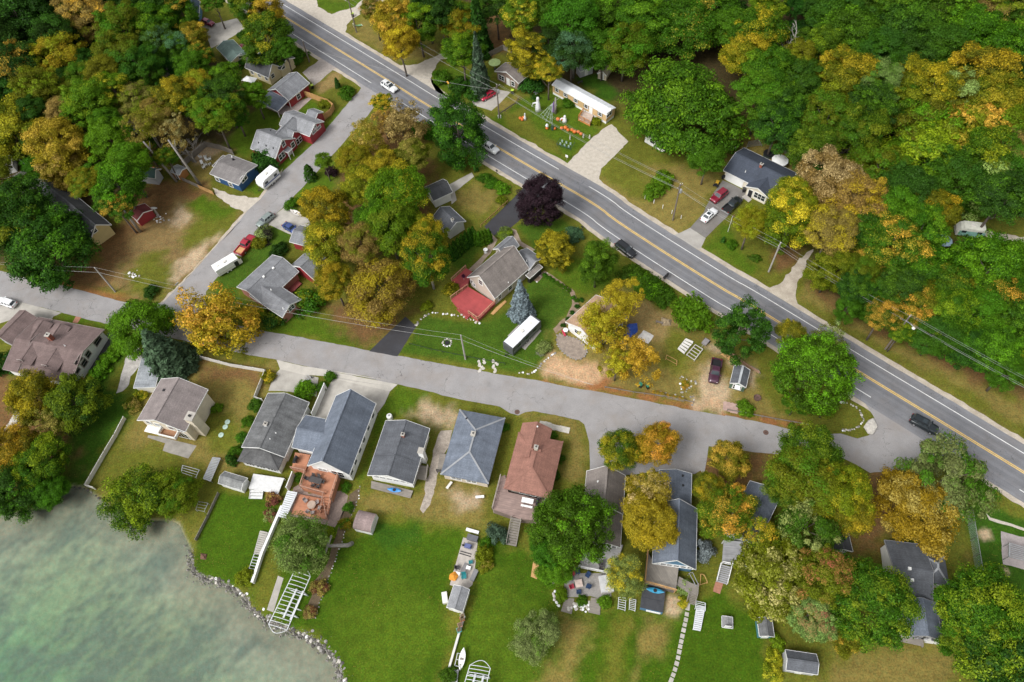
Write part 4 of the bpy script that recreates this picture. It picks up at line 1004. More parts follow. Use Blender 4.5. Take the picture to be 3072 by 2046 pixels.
deck('small grey side porch of the white-chimneyed cottage','H 510,265 570,275 558,358 498,348',0.6,WOODGREY,'side_porch',WOODGREY,[(1,2)])
h=House('well_house','small white water tank behind the white-chimneyed cottage','tank',('E',335,1195),('E',365,1200),1.0,WHITE,WHITE)
MB().lathe([(.55,0),(.55,1.0),(.45,1.15)],14).build('tank_body',WHITE,h.e);MB().lathe([(.2,1.15),(.2,1.25)],10).build('lid',STEEL,h.e)
# ---- pyramid hip house
h=House('hip_roof_cottage','cottage with square blue-grey hipped roof and pale hip lines','cottage',('E',1030,1215),('H',930,380),2.8,M('tan_render',(0.55,0.48,0.39),.8,.15),RBG)
MATS[RBG.name+'_cap']=roofmat('weathered_ridge_caps',(0.30,0.31,0.325))
h.hip('E 1030,1215 775,1160 H 930,380 645,312',2.8,4.9)
b=h.last;h.chimney('E',840,1306,.7,.7,.35,M('pale_flue',(.5,.46,.38)));h.vent('E',800,1212,.12,.2,BLACK)
for u in(.3,.62):h.winat('x1',b[2]+(b[3]-b[2])*u,1.4,1.5,.9,2)
deck('small wooden landing beside the square hipped cottage','H 640,195 675,200 655,310 622,305',0.5,WOODGREY,'side_landing',BLACK,[(2,3)])
# ---- red-brown hip house
h=House('red_roof_cottage','cottage with red-brown hipped roof and big weathered deck','cottage',('H',1380,125),('H',1302,468),3.0,M('pale_render',(0.55,0.5,0.44),.8,.12),RRB)
h.hip('H 1380,125 1302,468 1025,396 1100,110',3.0,5.0)
b=h.last;w=h.bbox('H 1135,12 1312,48 1298,115',3.0)
h.gable([(w[0],w[2]),((b[0]+b[1])/2-.5,w[3])],2.98,4.7,axis='x',trim=False)
h.chimney('H',1217,166,.6,.6,.6,M('pale_flue',(.5,.46,.38)));h.vent('H',1238,182,box=True,mat_=RRB);h.vent('H',1193,174,box=True,mat_=RRB);h.vent('H',1225,35,.07,.3)
h.sides=dict(x1=('x',b[1]-.4,1));h.lim=(b[0],b[1],b[2],b[3]);h.winat('x1',(b[2]+b[3])/2,2.0,2.4,.9,3)
GDECK=woodmat('greying_red_deck',(0.27,0.19,0.165),.3)
deck('weathered reddish deck of the red-roofed cottage with white table','H 1050,428 1272,478 1238,600 1120,590 955,530 1005,335 1030,325',2.1,GDECK,'weathered_deck',woodmat('rail_grey',(.33,.28,.24)),[(2,1),(4,5)],skirt=woodmat('deck_skirt',(.2,.15,.13)))
stairs('long grey wooden stair below the weathered deck',('H',1098,585),('H',1068,750),2.1,1.6,WOODGREY,0.0,WOODGREY)
# ---- taupe house under the trees
h=House('taupe_roof_house','long house with taupe shingle roofs between two tree crowns','house',('H',1752,330),('H',1737,560),3.0,GREYW,RTG)
h.gable('H 1752,330 1737,560 1520,310',3.0,axis='x',ridge=('H',1640,318));b=h.last
w=h.bbox('H 1735,560 1705,745 1560,740',2.8);h.gable([(b[1]-.3,w[2]),(w[1],w[3])],2.8,4.3,axis='x')
for u in(.25,.5,.75):h.winat('x1',h.lim[2]+(h.lim[3]-h.lim[2])*u,1.5,1.2,1.3,2)
h.vent('H',1588,365,.1,.3,WHITE)
deck('pale grey deck with dark chairs below the taupe-roofed house','H 1580,748 1738,745 1700,860 1640,915 1470,880 1500,800',0.9,woodmat('pale_deck',(.40,.39,.38),.12),'grey_deck',WHITE,[(3,4)])
deck('left wooden walkway from the stone patio to the lawn','H 1392,1060 1446,1068 1430,1160 1365,1142',0.12,WOODGREY,'walkway');deck('right wooden walkway from the stone patio to the lawn','H 1546,1060 1604,1068 1600,1165 1530,1150',0.12,WOODGREY,'walkway')
deck('tan wooden boardwalk edge under the oak on the lawn','H 1185,935 1200,840 1235,860 1222,950',0.25,WOODTAN,'boardwalk')
# ---- blue-trimmed house
h=House('blue_gable_house','long blue-grey-roofed house with blue gable and grey deck','house',('H',2182,530),('H',2175,893),3.2,MBLUEW,RBG)
h.gable('H 2182,530 2175,893 1915,836',3.2,axis='x',ridge=('H',2065,848));b=h.last
for u in(.12,.26,.42,.56,.74,.88):h.winat('x1',b[2]+(b[3]-b[2])*u,2.35,.85,.75)
w=h.bbox('H 2170,322 2040,322',3.0);h.gable([(w[0],b[2]+.4),(b[0]+.5,b[3]-1.0)],3.1,4.2,axis='x')
h.vent('H',2097,388,.12,.3,BLACK);h.vent('H',2095,330,.12,.3,BLACK)
deck('weathered grey deck below the blue gable','H 1885,785 1915,836 2072,880 2055,1022 1868,970',1.7,WOODGREY,'weathered_deck',WOODTAN,[(0,4),(4,3)],skirt=woodmat('dark_skirt',(.13,.11,.1)))
deck('small landing of the turning stair by the blue gable','H 2075,935 2150,975 2185,985 2180,1050 2140,1040 2060,985',1.2,WOODGREY,'stair_landing',WOODGREY,[(2,3)])
stairs('short grey stair down to the stepping stones',('H',2155,1045),('H',2140,1100),1.2,1.2,WOODGREY,0.0,WOODGREY)
# ---- house with red deck
h=House('taupe_gable_house','beige house with steep taupe roof and bright red deck','house',('E',1175,310),('E',972,488),3.0,BEIW,RTG)
h.gable('E 1175,310 972,488 802,364',3.0,axis='x',ridge=('E',874,353));b=h.last
h.win('x1','E',884,393,.8,1.2);h.win('x1','E',825,385,.6,.8);h.win('x1','E',845,407,.6,.8)
sd_='y0' if h.L('E',802,364,3).y>(b[2]+b[3])/2 else 'y1'
h.win(sd_,'E',998,482,.7,1.0);h.win(sd_,'E',1060,425,.8,1.2);h.vent('E',1050,395,.06,.25)
w=h.bbox('E 968,190 1040,126 1115,172',2.8);h.gable([(w[0],w[2]),(b[0]+1.2,w[3])],2.8,4.4,axis='x',roof=RG)
h.gable('E 1120,225 1180,200 1232,272 1170,318',2.8,3.9,axis='y',roof=RG);h.vent('E',1160,268,.09,.4)
h.lean('E 1155,351 1236,287 1247,310 1178,370',2.3,2.2,sd_,roof=roofmat('porch_grey',(.21,.19,.17)),walls=True,wall=BLACK,zpick=2.25)
REDD=woodmat('red_deck_stain',(0.37,0.062,0.062),.12);CAPT=woodmat('rail_tan',(.50,.27,.17),.1)
deck('large bright red deck below the beige gable','E 809,420 972,517 868,620 812,580 748,545 706,494',0.85,REDD,'red_deck',CAPT,[(1,2),(2,3),(5,0)],skirt=REDD)
deck('side wing of the red deck with tan railing','E 796,308 832,330 805,410 763,444 710,385',0.9,REDD,'red_deck',CAPT,[(4,0)],skirt=REDD)
stairs('red steps from the red deck to the lawn',('E',790,560),('E',770,590),0.85,3.2,REDD)
deck('tan plank walk beside the beige house wall','E 975,545 1030,500 1040,510 960,588 945,580',0.2,WOODTAN,'plank_walk')
# ---- tan-roofed white house
h=House('tan_roof_house','white house with tan roof half hidden by the golden tree','house',('E',1393,632),('E',1575,470),2.9,WHW,RTAN)
h.gable('E 1393,632 1575,470 1610,745',2.9,4.9,axis='x');h.win('x0','E',1462,690,.9,1.0)
# ---- white mobile home
h=House('mobile_home','tan mobile home with long white metal roof','mobile home',('B',1312,507),('B',1640,690),2.9,TANW,RMET,ov=0.12)
h.gable('B 1312,507 1640,690 1688,642',2.9,3.45,axis='x',base=0.7);b=h.last
for x_ in(.09,.25,.44,.63,.88):h.winat('y0',b[0]+(b[1]-b[0])*x_,1.95,.75,.75);
h.door('y0','B',1545,660,.9,2.0,WHITE,.7);h.win('x1','B',1650,685,1.6,1.2,2)
MB().box(b[0]+.18,b[1]-.18,b[2]+.18,b[3]-.18,0,.7).build('skirting',WHITE,h.e)
for x_ in(.09,.25,.44,.63,.88):
    for d_ in(-.62,.62):MB().box(b[0]+(b[1]-b[0])*x_+d_-.13,b[0]+(b[1]-b[0])*x_+d_+.13,b[2]+.07,b[2]+.11,1.5,2.4).build('shutter',BLACK,h.e)
for k in range(1,15):MB().beam((b[0]+(b[1]-b[0])*k/15,b[2],2.94),(b[0]+(b[1]-b[0])*k/15,(b[2]+b[3])/2,3.49),.05,.04).beam((b[0]+(b[1]-b[0])*k/15,b[3],2.94),(b[0]+(b[1]-b[0])*k/15,(b[2]+b[3])/2,3.49),.05,.04).build('roof_seam',RMET,h.e)
deck('small orange-stained porch before the mobile home','B 1500,665 1560,690 1540,745 1470,710',.7,M('porch_boards',(.45,.36,.30),.7,.2),'front_porch',woodmat('orange_stain',(.52,.21,.06)),[(0,3),(3,2)],skirt=woodmat('orange_stain',(.52,.21,.06)))
# ---- small brown house
h=House('brown_stone_house','small brown stone house with grey roof behind the bright red car','house',('B',967,427),('B',1112,500),2.6,BRNW,RTG)
h.gable('B 967,427 1112,500 1160,440',2.6,4.2,axis='y');b=h.last
h.win('y0','B',1010,467,1.4,1.1,2);h.win('y0','B',1078,502,.9,1.1);h.door('y0','B',1050,500,.9,2.0,WHITE)
# ---- slate-blue house
h=House('slate_roof_house','cream house with wide slate-blue roof and attached garage','house',('C',560,1027),('C',699,1097),2.7,CREAM,RSL)
w=h.bbox('C 560,1027 699,1097 674,886',2.7)
h.gable([(w[0],w[2]),(h.L('C',960,1120,2.7).x,w[3])],2.7,4.6,axis='x');b=h.last
p_=h.hit('y0','C',612,1085);MB().box(-2.2,2.2,-.06,.02,0,2.15).build('garage_door',WHITE,h.e,loc=(p_.x,b[2]+.4,0))
h.chimney('C',773,1000,.6,.6,.8);h.vent('C',680,1032,.06,.5);h.vent('C',983,1046,.06,.4)
w=h.bbox('C 681,1118 819,1188',2.7)
h.gable([(w[0],w[2]),(w[1],(b[2]+b[3])/2)],2.7,axis='y',ridge=('C',758,1129))
h.door('y0','C',708,1165,.95,2.05,BLACK);h.win('y0','C',765,1180,2.2,1.3,3)
w2=h.last;h.gable([(w2[1]-.3,b[2]-1.0),(h.L('C',930,1150,2.7).x,(b[2]+b[3])/2)],2.65,4.0,axis='x')
deck('small concrete stoop at the slate-roofed house door','C 660,1180 680,1165 720,1195 700,1212',.25,CONCRETE,'front_stoop')
# ---- brown-roofed house with dormers
h=House('dormer_house','large pale house with brown dormered roof and brick chimney','house',('D',318,618),('D',625,677),2.9,WHW,RBR,trim=M('taupe_trim',(.33,.28,.26)))
h.gable('D 318,618 625,677 390,992',2.9,axis='x',ridge=('D',414,791));b=h.last;zr=b[5];mid=(b[2]+b[3])/2
x0_=h.L('D',93,730,zr).x;h.gable([(x0_,b[2]),(b[0]+.3,b[3])],2.9,zr,axis='x');h.sides['x1']=('x',b[1]-.4,1);h.lim=(b[0],b[1]-.4,b[2]+.4,b[3]-.4);h.last=b
for t_ in((438,808),(428,848)):h.win('x1','D',*t_,.6,.9)
for t_,w_ in(((585,745),1.6),((528,825),1.0),((505,878),1.2),((462,920),.9)):h.win('x1','D',*t_,w_,1.1)
nearneg=h.L('D',390,992,2.9).y<mid
for s_ in('D 59,864 178,887','D 195,894 336,921'):
    w=h.bbox(s_,4.3);yy=(w[2],mid)if nearneg else(mid,w[3])
    h.gable([(w[0],yy[0]),(w[1],yy[1])],3.9,min(zr-.1,6.7),axis='y',wall=WHW,trim=False,base=2.0);h.winat('y0' if nearneg else 'y1',(w[0]+w[1])/2,4.2,.8,.9)
for x_ in(.18,.45):
    xx=x0_+(b[1]-x0_)*x_;yf=b[3]-1.2 if nearneg else b[2]+1.2
    h.gable([(xx-1.9,mid),(xx+1.9,yf)],3.6,min(zr-.15,6.4),axis='y',wall=WHW,trim=False,base=2.0)
h.chimney('D',312,735,.8,.8,1.6);h.vent('D',390,775,.07,.4)
deck('brick-red porch landing with a white planter at the brown house','D 85,905 165,915 160,935 80,925',.5,woodmat('brick_red_deck',(.33,.09,.05)),'porch_landing')
deck('brick-red side stair landing at the corner of the brown house','D 490,960 520,985 490,1010 455,1000',.9,woodmat('brick_red_deck',(.33,.09,.05)),'side_landing')
g=House('brown_garage','brown-roofed garage beside the dormered house at the left edge','garage',('D',243,618),('D',89,778),2.7,GREYW,RBR,trim=M('taupe_trim',(.33,.28,.26)))
g.gable('D 243,618 89,778 -10,690',2.7,4.4,axis='x')
# ---- yellow gabled house with dark roof
h=House('yellow_gable_house','house with black roof and yellow gable under the maples','house',('A',225,1165),('A',508,1405),3.0,YELW,RCH)
h.gable('A 225,1165 508,1405 668,1348',3.0,5.4,axis='x');h.win('x1','A',567,1384,.8,.8);h.vent('A',422,1266)
# ---- small cream cottages with green roofs
h=House('green_roof_cottage','pale yellow cottage with green gable roof among trees','cottage',('A',1297,285),('A',1382,375),2.4,CRYW,RGRN)
h.gable('A 1297,285 1382,375 1472,312',2.4,axis='x',ridge=('A',1412,318));h.win('x1','A',1440,335,.8,.9)
h=House('dark_roof_cottage','pale yellow house with dark shingle roof next to the red garage','house',('A',1470,405),('A',1612,467),2.7,CRYW,RCH)
h.gable('A 1470,405 1612,467 1674,395',2.7,axis='x',ridge=('A',1665,392));b=h.last
for u in(.2,.5,.8):h.winat('y0',b[0]+(b[1]-b[0])*u,1.6,.8,.9)
h.win('x1','A',1636,455,.8,.9);h.gable([(b[0]-1,b[3]-1),(b[0]+3,b[3]+4)],2.7,4.0,axis='y',roof=RGRN);h.gable([(b[1]-5,b[3]-1),(b[1]+.6,b[3]+4.5)],2.8,4.2,axis='x');h.win('x1','A',1698,400,.9,1.0)
h=House('skylight_house','dark blue-roofed house with a skylight at the top left','house',('A',1125,110),('A',1192,100),2.8,MBLUEW,roofmat('navy_shingles',(.05,.075,.105)))
h.gable('A 1125,110 1192,100 1160,15',2.8,4.6,axis='y');p_=h.roofpt('A',1147,55)
if p_:o_=MB().box(-.5,.5,-.6,.6,-.1,.16).build('skylight',WHITE,h.e,loc=p_);MB().box(-.35,.35,-.45,.45,.16,.19).build('pane',GLASS,o_)
h=House('brown_hip_house','brown-roofed house at the left edge among maples','house',('A',30,665),('A',152,622),3.0,BEIW,RBR)
h.hip('A 30,665 152,622 75,575 -60,600',3.0,4.6)
h=House('white_edge_house','white house with brown roof cut off by the left edge','house',('A',35,960),('A',125,935),3.2,WHW,RBR)
h.gable('A -130,980 60,930 20,850 -130,880',3.0,4.6,axis='x');h.lean('A -130,1040 70,960 40,930 -130,985',2.9,2.5,'y0',roof=RBR);h.win('y0','A',70,950,1.0,1.1);h.win('y0','A',20,985,1.0,1.1)
for lb_,s_,a_,b_ in(('pale grey metal roof glimpsed between olive crowns','A 480,370 540,365 580,440 500,450',('A',500,450),('A',580,440)),('lilac-grey cottage roof half hidden by brown branches','A 650,690 790,690 800,760 670,760',('A',670,760),('A',800,760)),('pale teal cottage roof showing through green crowns','A 850,200 960,190 960,270 860,280',('A',860,280),('A',960,270)),('dark green hut roof beside the orange kayak','A 850,1000 940,1010 930,1070 850,1060',('A',850,1060),('A',930,1070))):
    h=House('cottage',lb_,'cottage',a_,b_,2.6,GREYW,roofmat('teal_shingles',(.07,.13,.12))if 'green hut' in lb_ else(RMAU if 'lilac' in lb_ else RPAL));h.gable(s_,2.6,3.9,axis='x')
# ---- white garage and house behind the hedge
h=House('white_garage','white garage with charcoal roof beside the highway oak','garage',('B',600,1205),('B',716,1152),2.8,WHW,RCH)
h.gable('B 600,1205 716,1152 655,1075',2.8,4.2,axis='x')
h=House('white_hedge_house','white house with dark grey roof behind the arborvitae hedge','house',('B',690,1395),('B',778,1338),2.8,WHW,RDG)
h.gable('B 690,1395 778,1338 700,1240 600,1300',2.8,4.3,axis='y');h.chimney('B',716,1325,.5,.5,.5,WHITE)
h=House('white_shaded_house','white house hidden beneath the giant round maple','house',('B',1860,800),('B',1990,872),2.7,WHW,RG)
h.gable('B 1860,800 1990,872 2045,785',2.7,4.0,axis='x');h.winat('y0',2.5,1.5,1,1.1);h.winat('y0',6,1.5,1,1.1)
# ---- houses under the trees at the lower right
h=House('grey_deck_house','grey-roofed house buried under yellow-green maples','house',('I',900,520),('I',800,720),3.0,GREYW,RBG)
h.gable('I 690,395 850,440 760,720 600,680',3.0,4.6,axis='x')
deck('grey deck with white railing left of the pale maple','I 550,715 700,730 690,885 540,855',1.8,woodmat('grey_boards',(.31,.31,.32)),'grey_deck',WHITE,[(2,3)])
stairs('long white-railed stair from the grey deck to the lawn',('I',562,868),('I',535,975),1.8,1.6,woodmat('grey_boards',(.31,.31,.32)),0,WHITE)
h=House('charcoal_garage','small charcoal-roofed garage among the lower right trees','garage',('I',1190,785),('I',1300,785),2.7,GREYW,RCH);h.gable('I 1190,785 1300,785 1300,680',2.7,3.9,axis='y')
h=House('grey_complex_house','house with rambling dark grey roofs at the lower right','house',('I',1600,1290),('I',1862,1325),3.0,WHW,RBG,trim=M('grey_trim',(.3,.3,.31)))
h.gable('I 1625,1250 1862,1320 1800,1090',3.0,4.8,axis='y',roof=RBG);b=h.last;h.winat('y0',(b[0]+b[1])/2,1.6,1.6,1.2,2);h.winat('y0',b[1]-1.6,1.6,1.2,1.2,2)
h.gable([(b[0]-1.0,b[3]-.5),(b[1]-.6,b[3]+9)],3.0,5.0,axis='x',roof=RDG);b2=h.last
h.hip('I 1720,790 1872,825 1905,990 1740,970',3.0,4.7,roof=RDG);h.gable('I 1590,800 1750,850 1720,1000 1600,980',3.0,4.5,axis='x',roof=RDG)
for t_ in((1665,888),(1680,957),(1823,1007)):h.vent('I',*t_,box=True)
h.lean('I 1790,1150 1862,1130 1866,1330 1795,1310',3.0,2.8,'x1',roof=RCH,zpick=2.9,walls=True)
deck('narrow grey plank porch at the front of the rambling grey house','I 1590,1270 1750,1310 1750,1355 1500,1300',.6,WOODGREY,'plank_porch')
# ---- sheds
def shed(name,label,a,b,s_,ze,zr,wall,roof,axis='x',cat='shed'):
    h=House(name,label,cat,a,b,ze,wall,roof,ov=0.12);h.gable(s_,ze,zr,axis);
    sd=h.last;MB().box(-.5,.5,-.02,.04,0.03,1.75).build('door',h.trim,h.e,loc=((sd[0]+sd[1])/2,sd[2]+.12,0),rz=math.pi);return h
shed('garden_shed','small grey-roofed white shed beside the worn-roofed cottage',('G',1310,375),('G',1425,410),'G 1310,375 1425,410 1485,345',1.9,2.6,WHW,roofmat('mottled_grey',(.22,.225,.22),.3,.3))
shed('garden_shed','grey-roofed shed at the foot of the long concrete walk',('H',680,1120),('H',775,1148),'H 680,1120 775,1148 805,1010',2.2,3.0,OFFWHITE,roofmat('light_asphalt',(.27,.275,.29),.2),axis='y')
shed('garden_shed','narrow teal shed with grey roof below the maples',('I',762,1295),('I',842,1298),'I 765,1290 842,1296 838,1185',2.0,2.6,TEALW,RAG,axis='y')
shed('garden_shed','dark-roofed shed among yellow shrubs at the bottom',('I',925,1495),('I',1090,1520),'I 925,1490 1090,1520 1108,1440 925,1375',2.3,3.2,GREYW,RDG,axis='x')
shed('storage_box','small weathered storage box alone on the lawn',('I',540,1240),('I',600,1248),'I 541,1238 600,1246 603,1180',.9,1.05,WOODGREY,roofmat('lid_boards',(.25,.25,.25)),axis='y',cat='box')
shed('wooden_shed','tan wooden shed with pale metal roof under the bare tree',('A',1022,1030),('A',1075,1050),'A 1022,1030 1075,1050 1100,1000',2.1,2.6,woodmat('orange_planks',(.40,.17,.05)),RPAL,axis='x')
shed('red_shed','dark red shed with white trim under the maples',('A',800,1300),('A',830,1325),'A 790,1275 822,1322 905,1250',2.2,3.0,REDW,roofmat('dark_red_roof',(.2,.05,.05)))
shed('metal_shed','pale grey metal shed behind the mobile home',('B',1480,435),('B',1552,410),'B 1480,430 1552,405 1535,370',2.0,2.5,GREYW,RPAL)
shed('canvas_shelter','cream canvas shelter at the forest edge',('B',1582,445),('B',1640,460),'B 1585,440 1640,455 1625,380',1.6,2.7,M('cream_canvas',(.56,.48,.35),.8),M('cream_canvas',(.56,.48,.35)),axis='y',cat='shelter')
shed('blue_roof_shed','pale blue-roofed shed cut by the right edge',('F',2290,260),('F',2352,290),'F 2295,230 2352,280 2400,240',2.2,3.0,WHW,roofmat('pale_blue_roof',(.38,.45,.55)))
# greenhouse shed by the dirt drive
h=House('potting_shed','grey-roofed shed with pale ridge and glazed front','shed',('F',590,1000),('F',660,1020),2.0,M('green_plastic',(.08,.14,.10),.4),RDG,ov=.1)
h.gable('F 590,990 660,1018 708,920',2.0,2.8,axis='y');b=h.last;MB().box((b[0]+b[1])/2-.2,(b[0]+b[1])/2+.2,b[2],b[3],b[5]+.02,b[5]+.08).build('ridge_strip',RPAL,h.e);MB().box((b[0]+b[1])/2-.5,(b[0]+b[1])/2+.5,b[2]-.9,b[2]+.05,1.9,1.96).build('front_flap',WHITE,h.e);h.winat('y0',(b[0]+b[1])/2,1.1,1.2,1.2,2)
# barrel-roofed shed
h=House('barrel_roof_shed','white shed with rounded maroon roof on the bright lawn','shed',('H',122,648),('H',222,672),1.6,WHW,RMAU)
w=h.bbox('H 122,648 222,672 258,560',1.6);x0,x1,y0,y1=w;mb=MB();N=10;prev=None
for i in range(N+1):
    a_=math.pi*i/N;yy=(y0+y1)/2-(y1-y0)/2*math.cos(a_);zz=1.5+1.15*math.sin(a_)**.8
    if prev:mb.add([(x0-.1,prev[0],prev[1]),(x1+.1,prev[0],prev[1]),(x1+.1,yy,zz),(x0-.1,yy,zz)],[(0,1,2,3)],[[(0,i*.4),(3,i*.4),(3,i*.4+.4),(0,i*.4+.4)]])
    prev=(yy,zz)
mb.build('roof',RMAU,h.e)
prof=[(y0+.08,0),(y1-.08,0)]+[((y0+y1)/2+((y1-y0)/2-.08)*math.cos(math.pi*i/N),1.45+1.1*math.sin(math.pi*i/N)**.8)for i in range(N+1)]
w_=MB();n=len(prof);w_.add([(x0,*p)for p in prof]+[(x1,*p)for p in prof],[tuple(range(n)),tuple(reversed(range(n,2*n)))]+[(i,n+i,n+(i+1)%n,(i+1)%n)for i in range(n)]);w_.build('wall',WHW,h.e)
MB().box(x1,x1+.04,(y0+y1)/2-.8,(y0+y1)/2+.8,.05,1.8).build('door',OFFWHITE,h.e)
# covered hot tub
h=House('hot_tub','blue hot tub under a black cover beside the grey deck','hot tub',('H',1842,1125),('H',1975,1155),1.0,MBLUEW,BLACK)
w=h.bbox('H 1842,1125 1975,1155 1990,1020',1.0);x0,x1,y0,y1=w
MB().box(x0,x1,y0,y1,0,.95).build('cabinet',MBLUEW,h.e);MB().box(x0-.06,x1+.06,y0+.1,(y0+y1)/2-.02,.95,1.06).build('cover_panel',M('black_vinyl',(.05,.052,.058),.45,.25,1.2),h.e);MB().box(x0-.06,x1+.06,(y0+y1)/2+.02,y1+.05,.95,1.06).build('cover_panel',M('black_vinyl',(.05,.052,.058)),h.e);MB().box((x0+x1)/2-.8,x1-.3,y0-.12,y0-.02,.3,.95).build('step_panel',WHITE,h.e)
# ------------------------------------------------------------------ vegetation
def leaf_mat():
    mt,t,b=newmat('foliage');t.nodes.remove(b)
    oi=node(t,'ShaderNodeObjectInfo');a=node(t,'ShaderNodeAttribute',attribute_name='lf')
    t2=node(t,'ShaderNodeAttribute',attribute_name='tint2');t2.attribute_type='OBJECT'
    mx=node(t,'ShaderNodeAttribute',attribute_name='turn');mx.attribute_type='OBJECT'
    sp=node(t,'ShaderNodeSeparateColor');t.links.new(a.outputs['Color'],sp.inputs[0])
    cl,lf,up=sp.outputs[0],sp.outputs[1],sp.outputs[2]
    k=mathn(t,'ADD',mathn(t,'MULTIPLY',cl,0.54),mathn(t,'ADD',mathn(t,'MULTIPLY',lf,0.26),mathn(t,'MULTIPLY',up,0.22)))
    k=mathn(t,'ADD',mathn(t,'MULTIPLY',mathn(t,'ADD',mathn(t,'SUBTRACT',k,0.98),mx.outputs['Fac']),3.2),0.5)
    c=node(t,'ShaderNodeClamp');t.links.new(k,c.inputs[0])
    col=mixc(t,c.outputs[0],oi.outputs['Color'],t2.outputs['Color'])
    v=mathn(t,'MULTIPLY',mathn(t,'ADD',0.42,mathn(t,'MULTIPLY',lf,1.22)),mathn(t,'ADD',0.74,mathn(t,'MULTIPLY',cl,0.56)))
    n=node(t,'ShaderNodeMix',data_type='RGBA',blend_type='MULTIPLY');n.inputs[0].default_value=1
    cv=node(t,'ShaderNodeCombineColor')
    for i in range(3):t.links.new(v,cv.inputs[i])
    t.links.new(col,n.inputs[6]);t.links.new(cv.outputs[0],n.inputs[7])
    df=node(t,'ShaderNodeBsdfDiffuse');tl=node(t,'ShaderNodeBsdfTranslucent');gl=node(t,'ShaderNodeBsdfGlossy');gl.inputs['Roughness'].default_value=0.45
    t.links.new(n.outputs[2],df.inputs[0]);t.links.new(n.outputs[2],tl.inputs[0])
    m1=node(t,'ShaderNodeMixShader');m1.inputs[0].default_value=0.34;t.links.new(df.outputs[0],m1.inputs[1]);t.links.new(tl.outputs[0],m1.inputs[2])
    m2=node(t,'ShaderNodeMixShader');m2.inputs[0].default_value=0.006;t.links.new(m1.outputs[0],m2.inputs[1]);t.links.new(gl.outputs[0],m2.inputs[2])
    t.links.new(m2.outputs[0],t.nodes['Material Output'].inputs[0])
    return mt
LEAF=leaf_mat()
BARK=M('bark',(0.13,0.105,0.085),0.95,0.35,3.0,fine=0.25);BARKG=M('grey_bark',(0.27,0.25,0.225),0.95,0.3,3.0,fine=0.2)
def leaves_mesh(name,C,N,size,clump,up,rnd,stretch=1.35):
    """C centres, N normals (n,3); each leaf spray is a folded four-cornered blade"""
    n=len(C)
    N=N/np.linalg.norm(N,axis=1,keepdims=True)
    r=rnd.normal(size=(n,3));U=np.cross(N,r);U/=np.linalg.norm(U,axis=1,keepdims=True)+1e-9
    V=np.cross(N,U)
    s=(size*(0.5+1.0*rnd.rand(n)**1.5))[:,None]
    a=C-U*s*stretch;b=C-V*s*0.75+N*s*0.22*rnd.rand(n,1);c=C+U*s*stretch;d=C+V*s*0.75+N*s*0.22*rnd.rand(n,1)
    vv=np.stack([a,b,c,d],1).reshape(-1,3)
    me=bpy.data.meshes.new(name)
    me.vertices.add(4*n);me.vertices.foreach_set('co',vv.astype(np.float32).ravel())
    me.loops.add(4*n);me.loops.foreach_set('vertex_index',np.arange(4*n))
    me.polygons.add(n);me.polygons.foreach_set('loop_start',np.arange(0,4*n,4))
    me.update(calc_edges=True)
    at=me.attributes.new('lf','FLOAT_COLOR','CORNER')
    q=np.stack([clump,rnd.rand(n),up,np.ones(n)],1);at.data.foreach_set('color',np.repeat(q,4,0).astype(np.float32).ravel())
    me.materials.append(LEAF);return me
def crown_proto(seed,ncl=95,nlf=85,hz=0.85,csize=0.25,leaf=0.062,low=-0.55,flat=1.0,lobes=0.26,inner=0.5,rag=.08):
    rnd=np.random.RandomState(seed)
    lob=rnd.normal(size=(7,3));lob/=np.linalg.norm(lob,axis=1,keepdims=True)
    d=rnd.normal(size=(ncl*4,3));d/=np.linalg.norm(d,axis=1,keepdims=True)
    d=d[d[:,2]>low][:ncl];n=len(d)
    rad=0.80+lobes*(np.max(d@lob.T,1)-0.62)*1.9+rnd.normal(size=n)*rag
    rr=rad*np.where(rnd.rand(n)<0.75,0.82+0.18*rnd.rand(n),inner+0.3*rnd.rand(n))
    K=d*rr[:,None];K[:,2]*=hz;cs=csize*(0.45+1.0*rnd.rand(n)**1.3)
    Cs,Ns,cl=[],[],[]
    for i in range(n):
        m_=int(nlf*(0.55+0.8*rnd.rand())*(cs[i]/csize)**1.5)+8
        v=rnd.normal(size=(m_,3));v/=np.linalg.norm(v,axis=1,keepdims=True)
        v[:,2]=np.where(v[:,2]<-0.25,-v[:,2]*0.6,v[:,2])
        r_=cs[i]*(0.35+0.68*rnd.rand(m_,1)**0.6)*np.where(rnd.rand(m_,1)<.08,1.35,1)
        off=v*r_;off[:,2]*=0.72*flat
        Cs.append(K[i]+off);Ns.append(v*0.75+d[i]*0.25+np.array([0,0,0.35])+rnd.normal(size=(m_,3))*0.42);cl.append(np.full(m_,rnd.rand()))
    C=np.concatenate(Cs);N=np.concatenate(Ns);cl=np.concatenate(cl)
    up=np.clip((C[:,2]/hz+1)/2,0,1)
    return leaves_mesh('crown',C,N,leaf,cl,up,rnd)
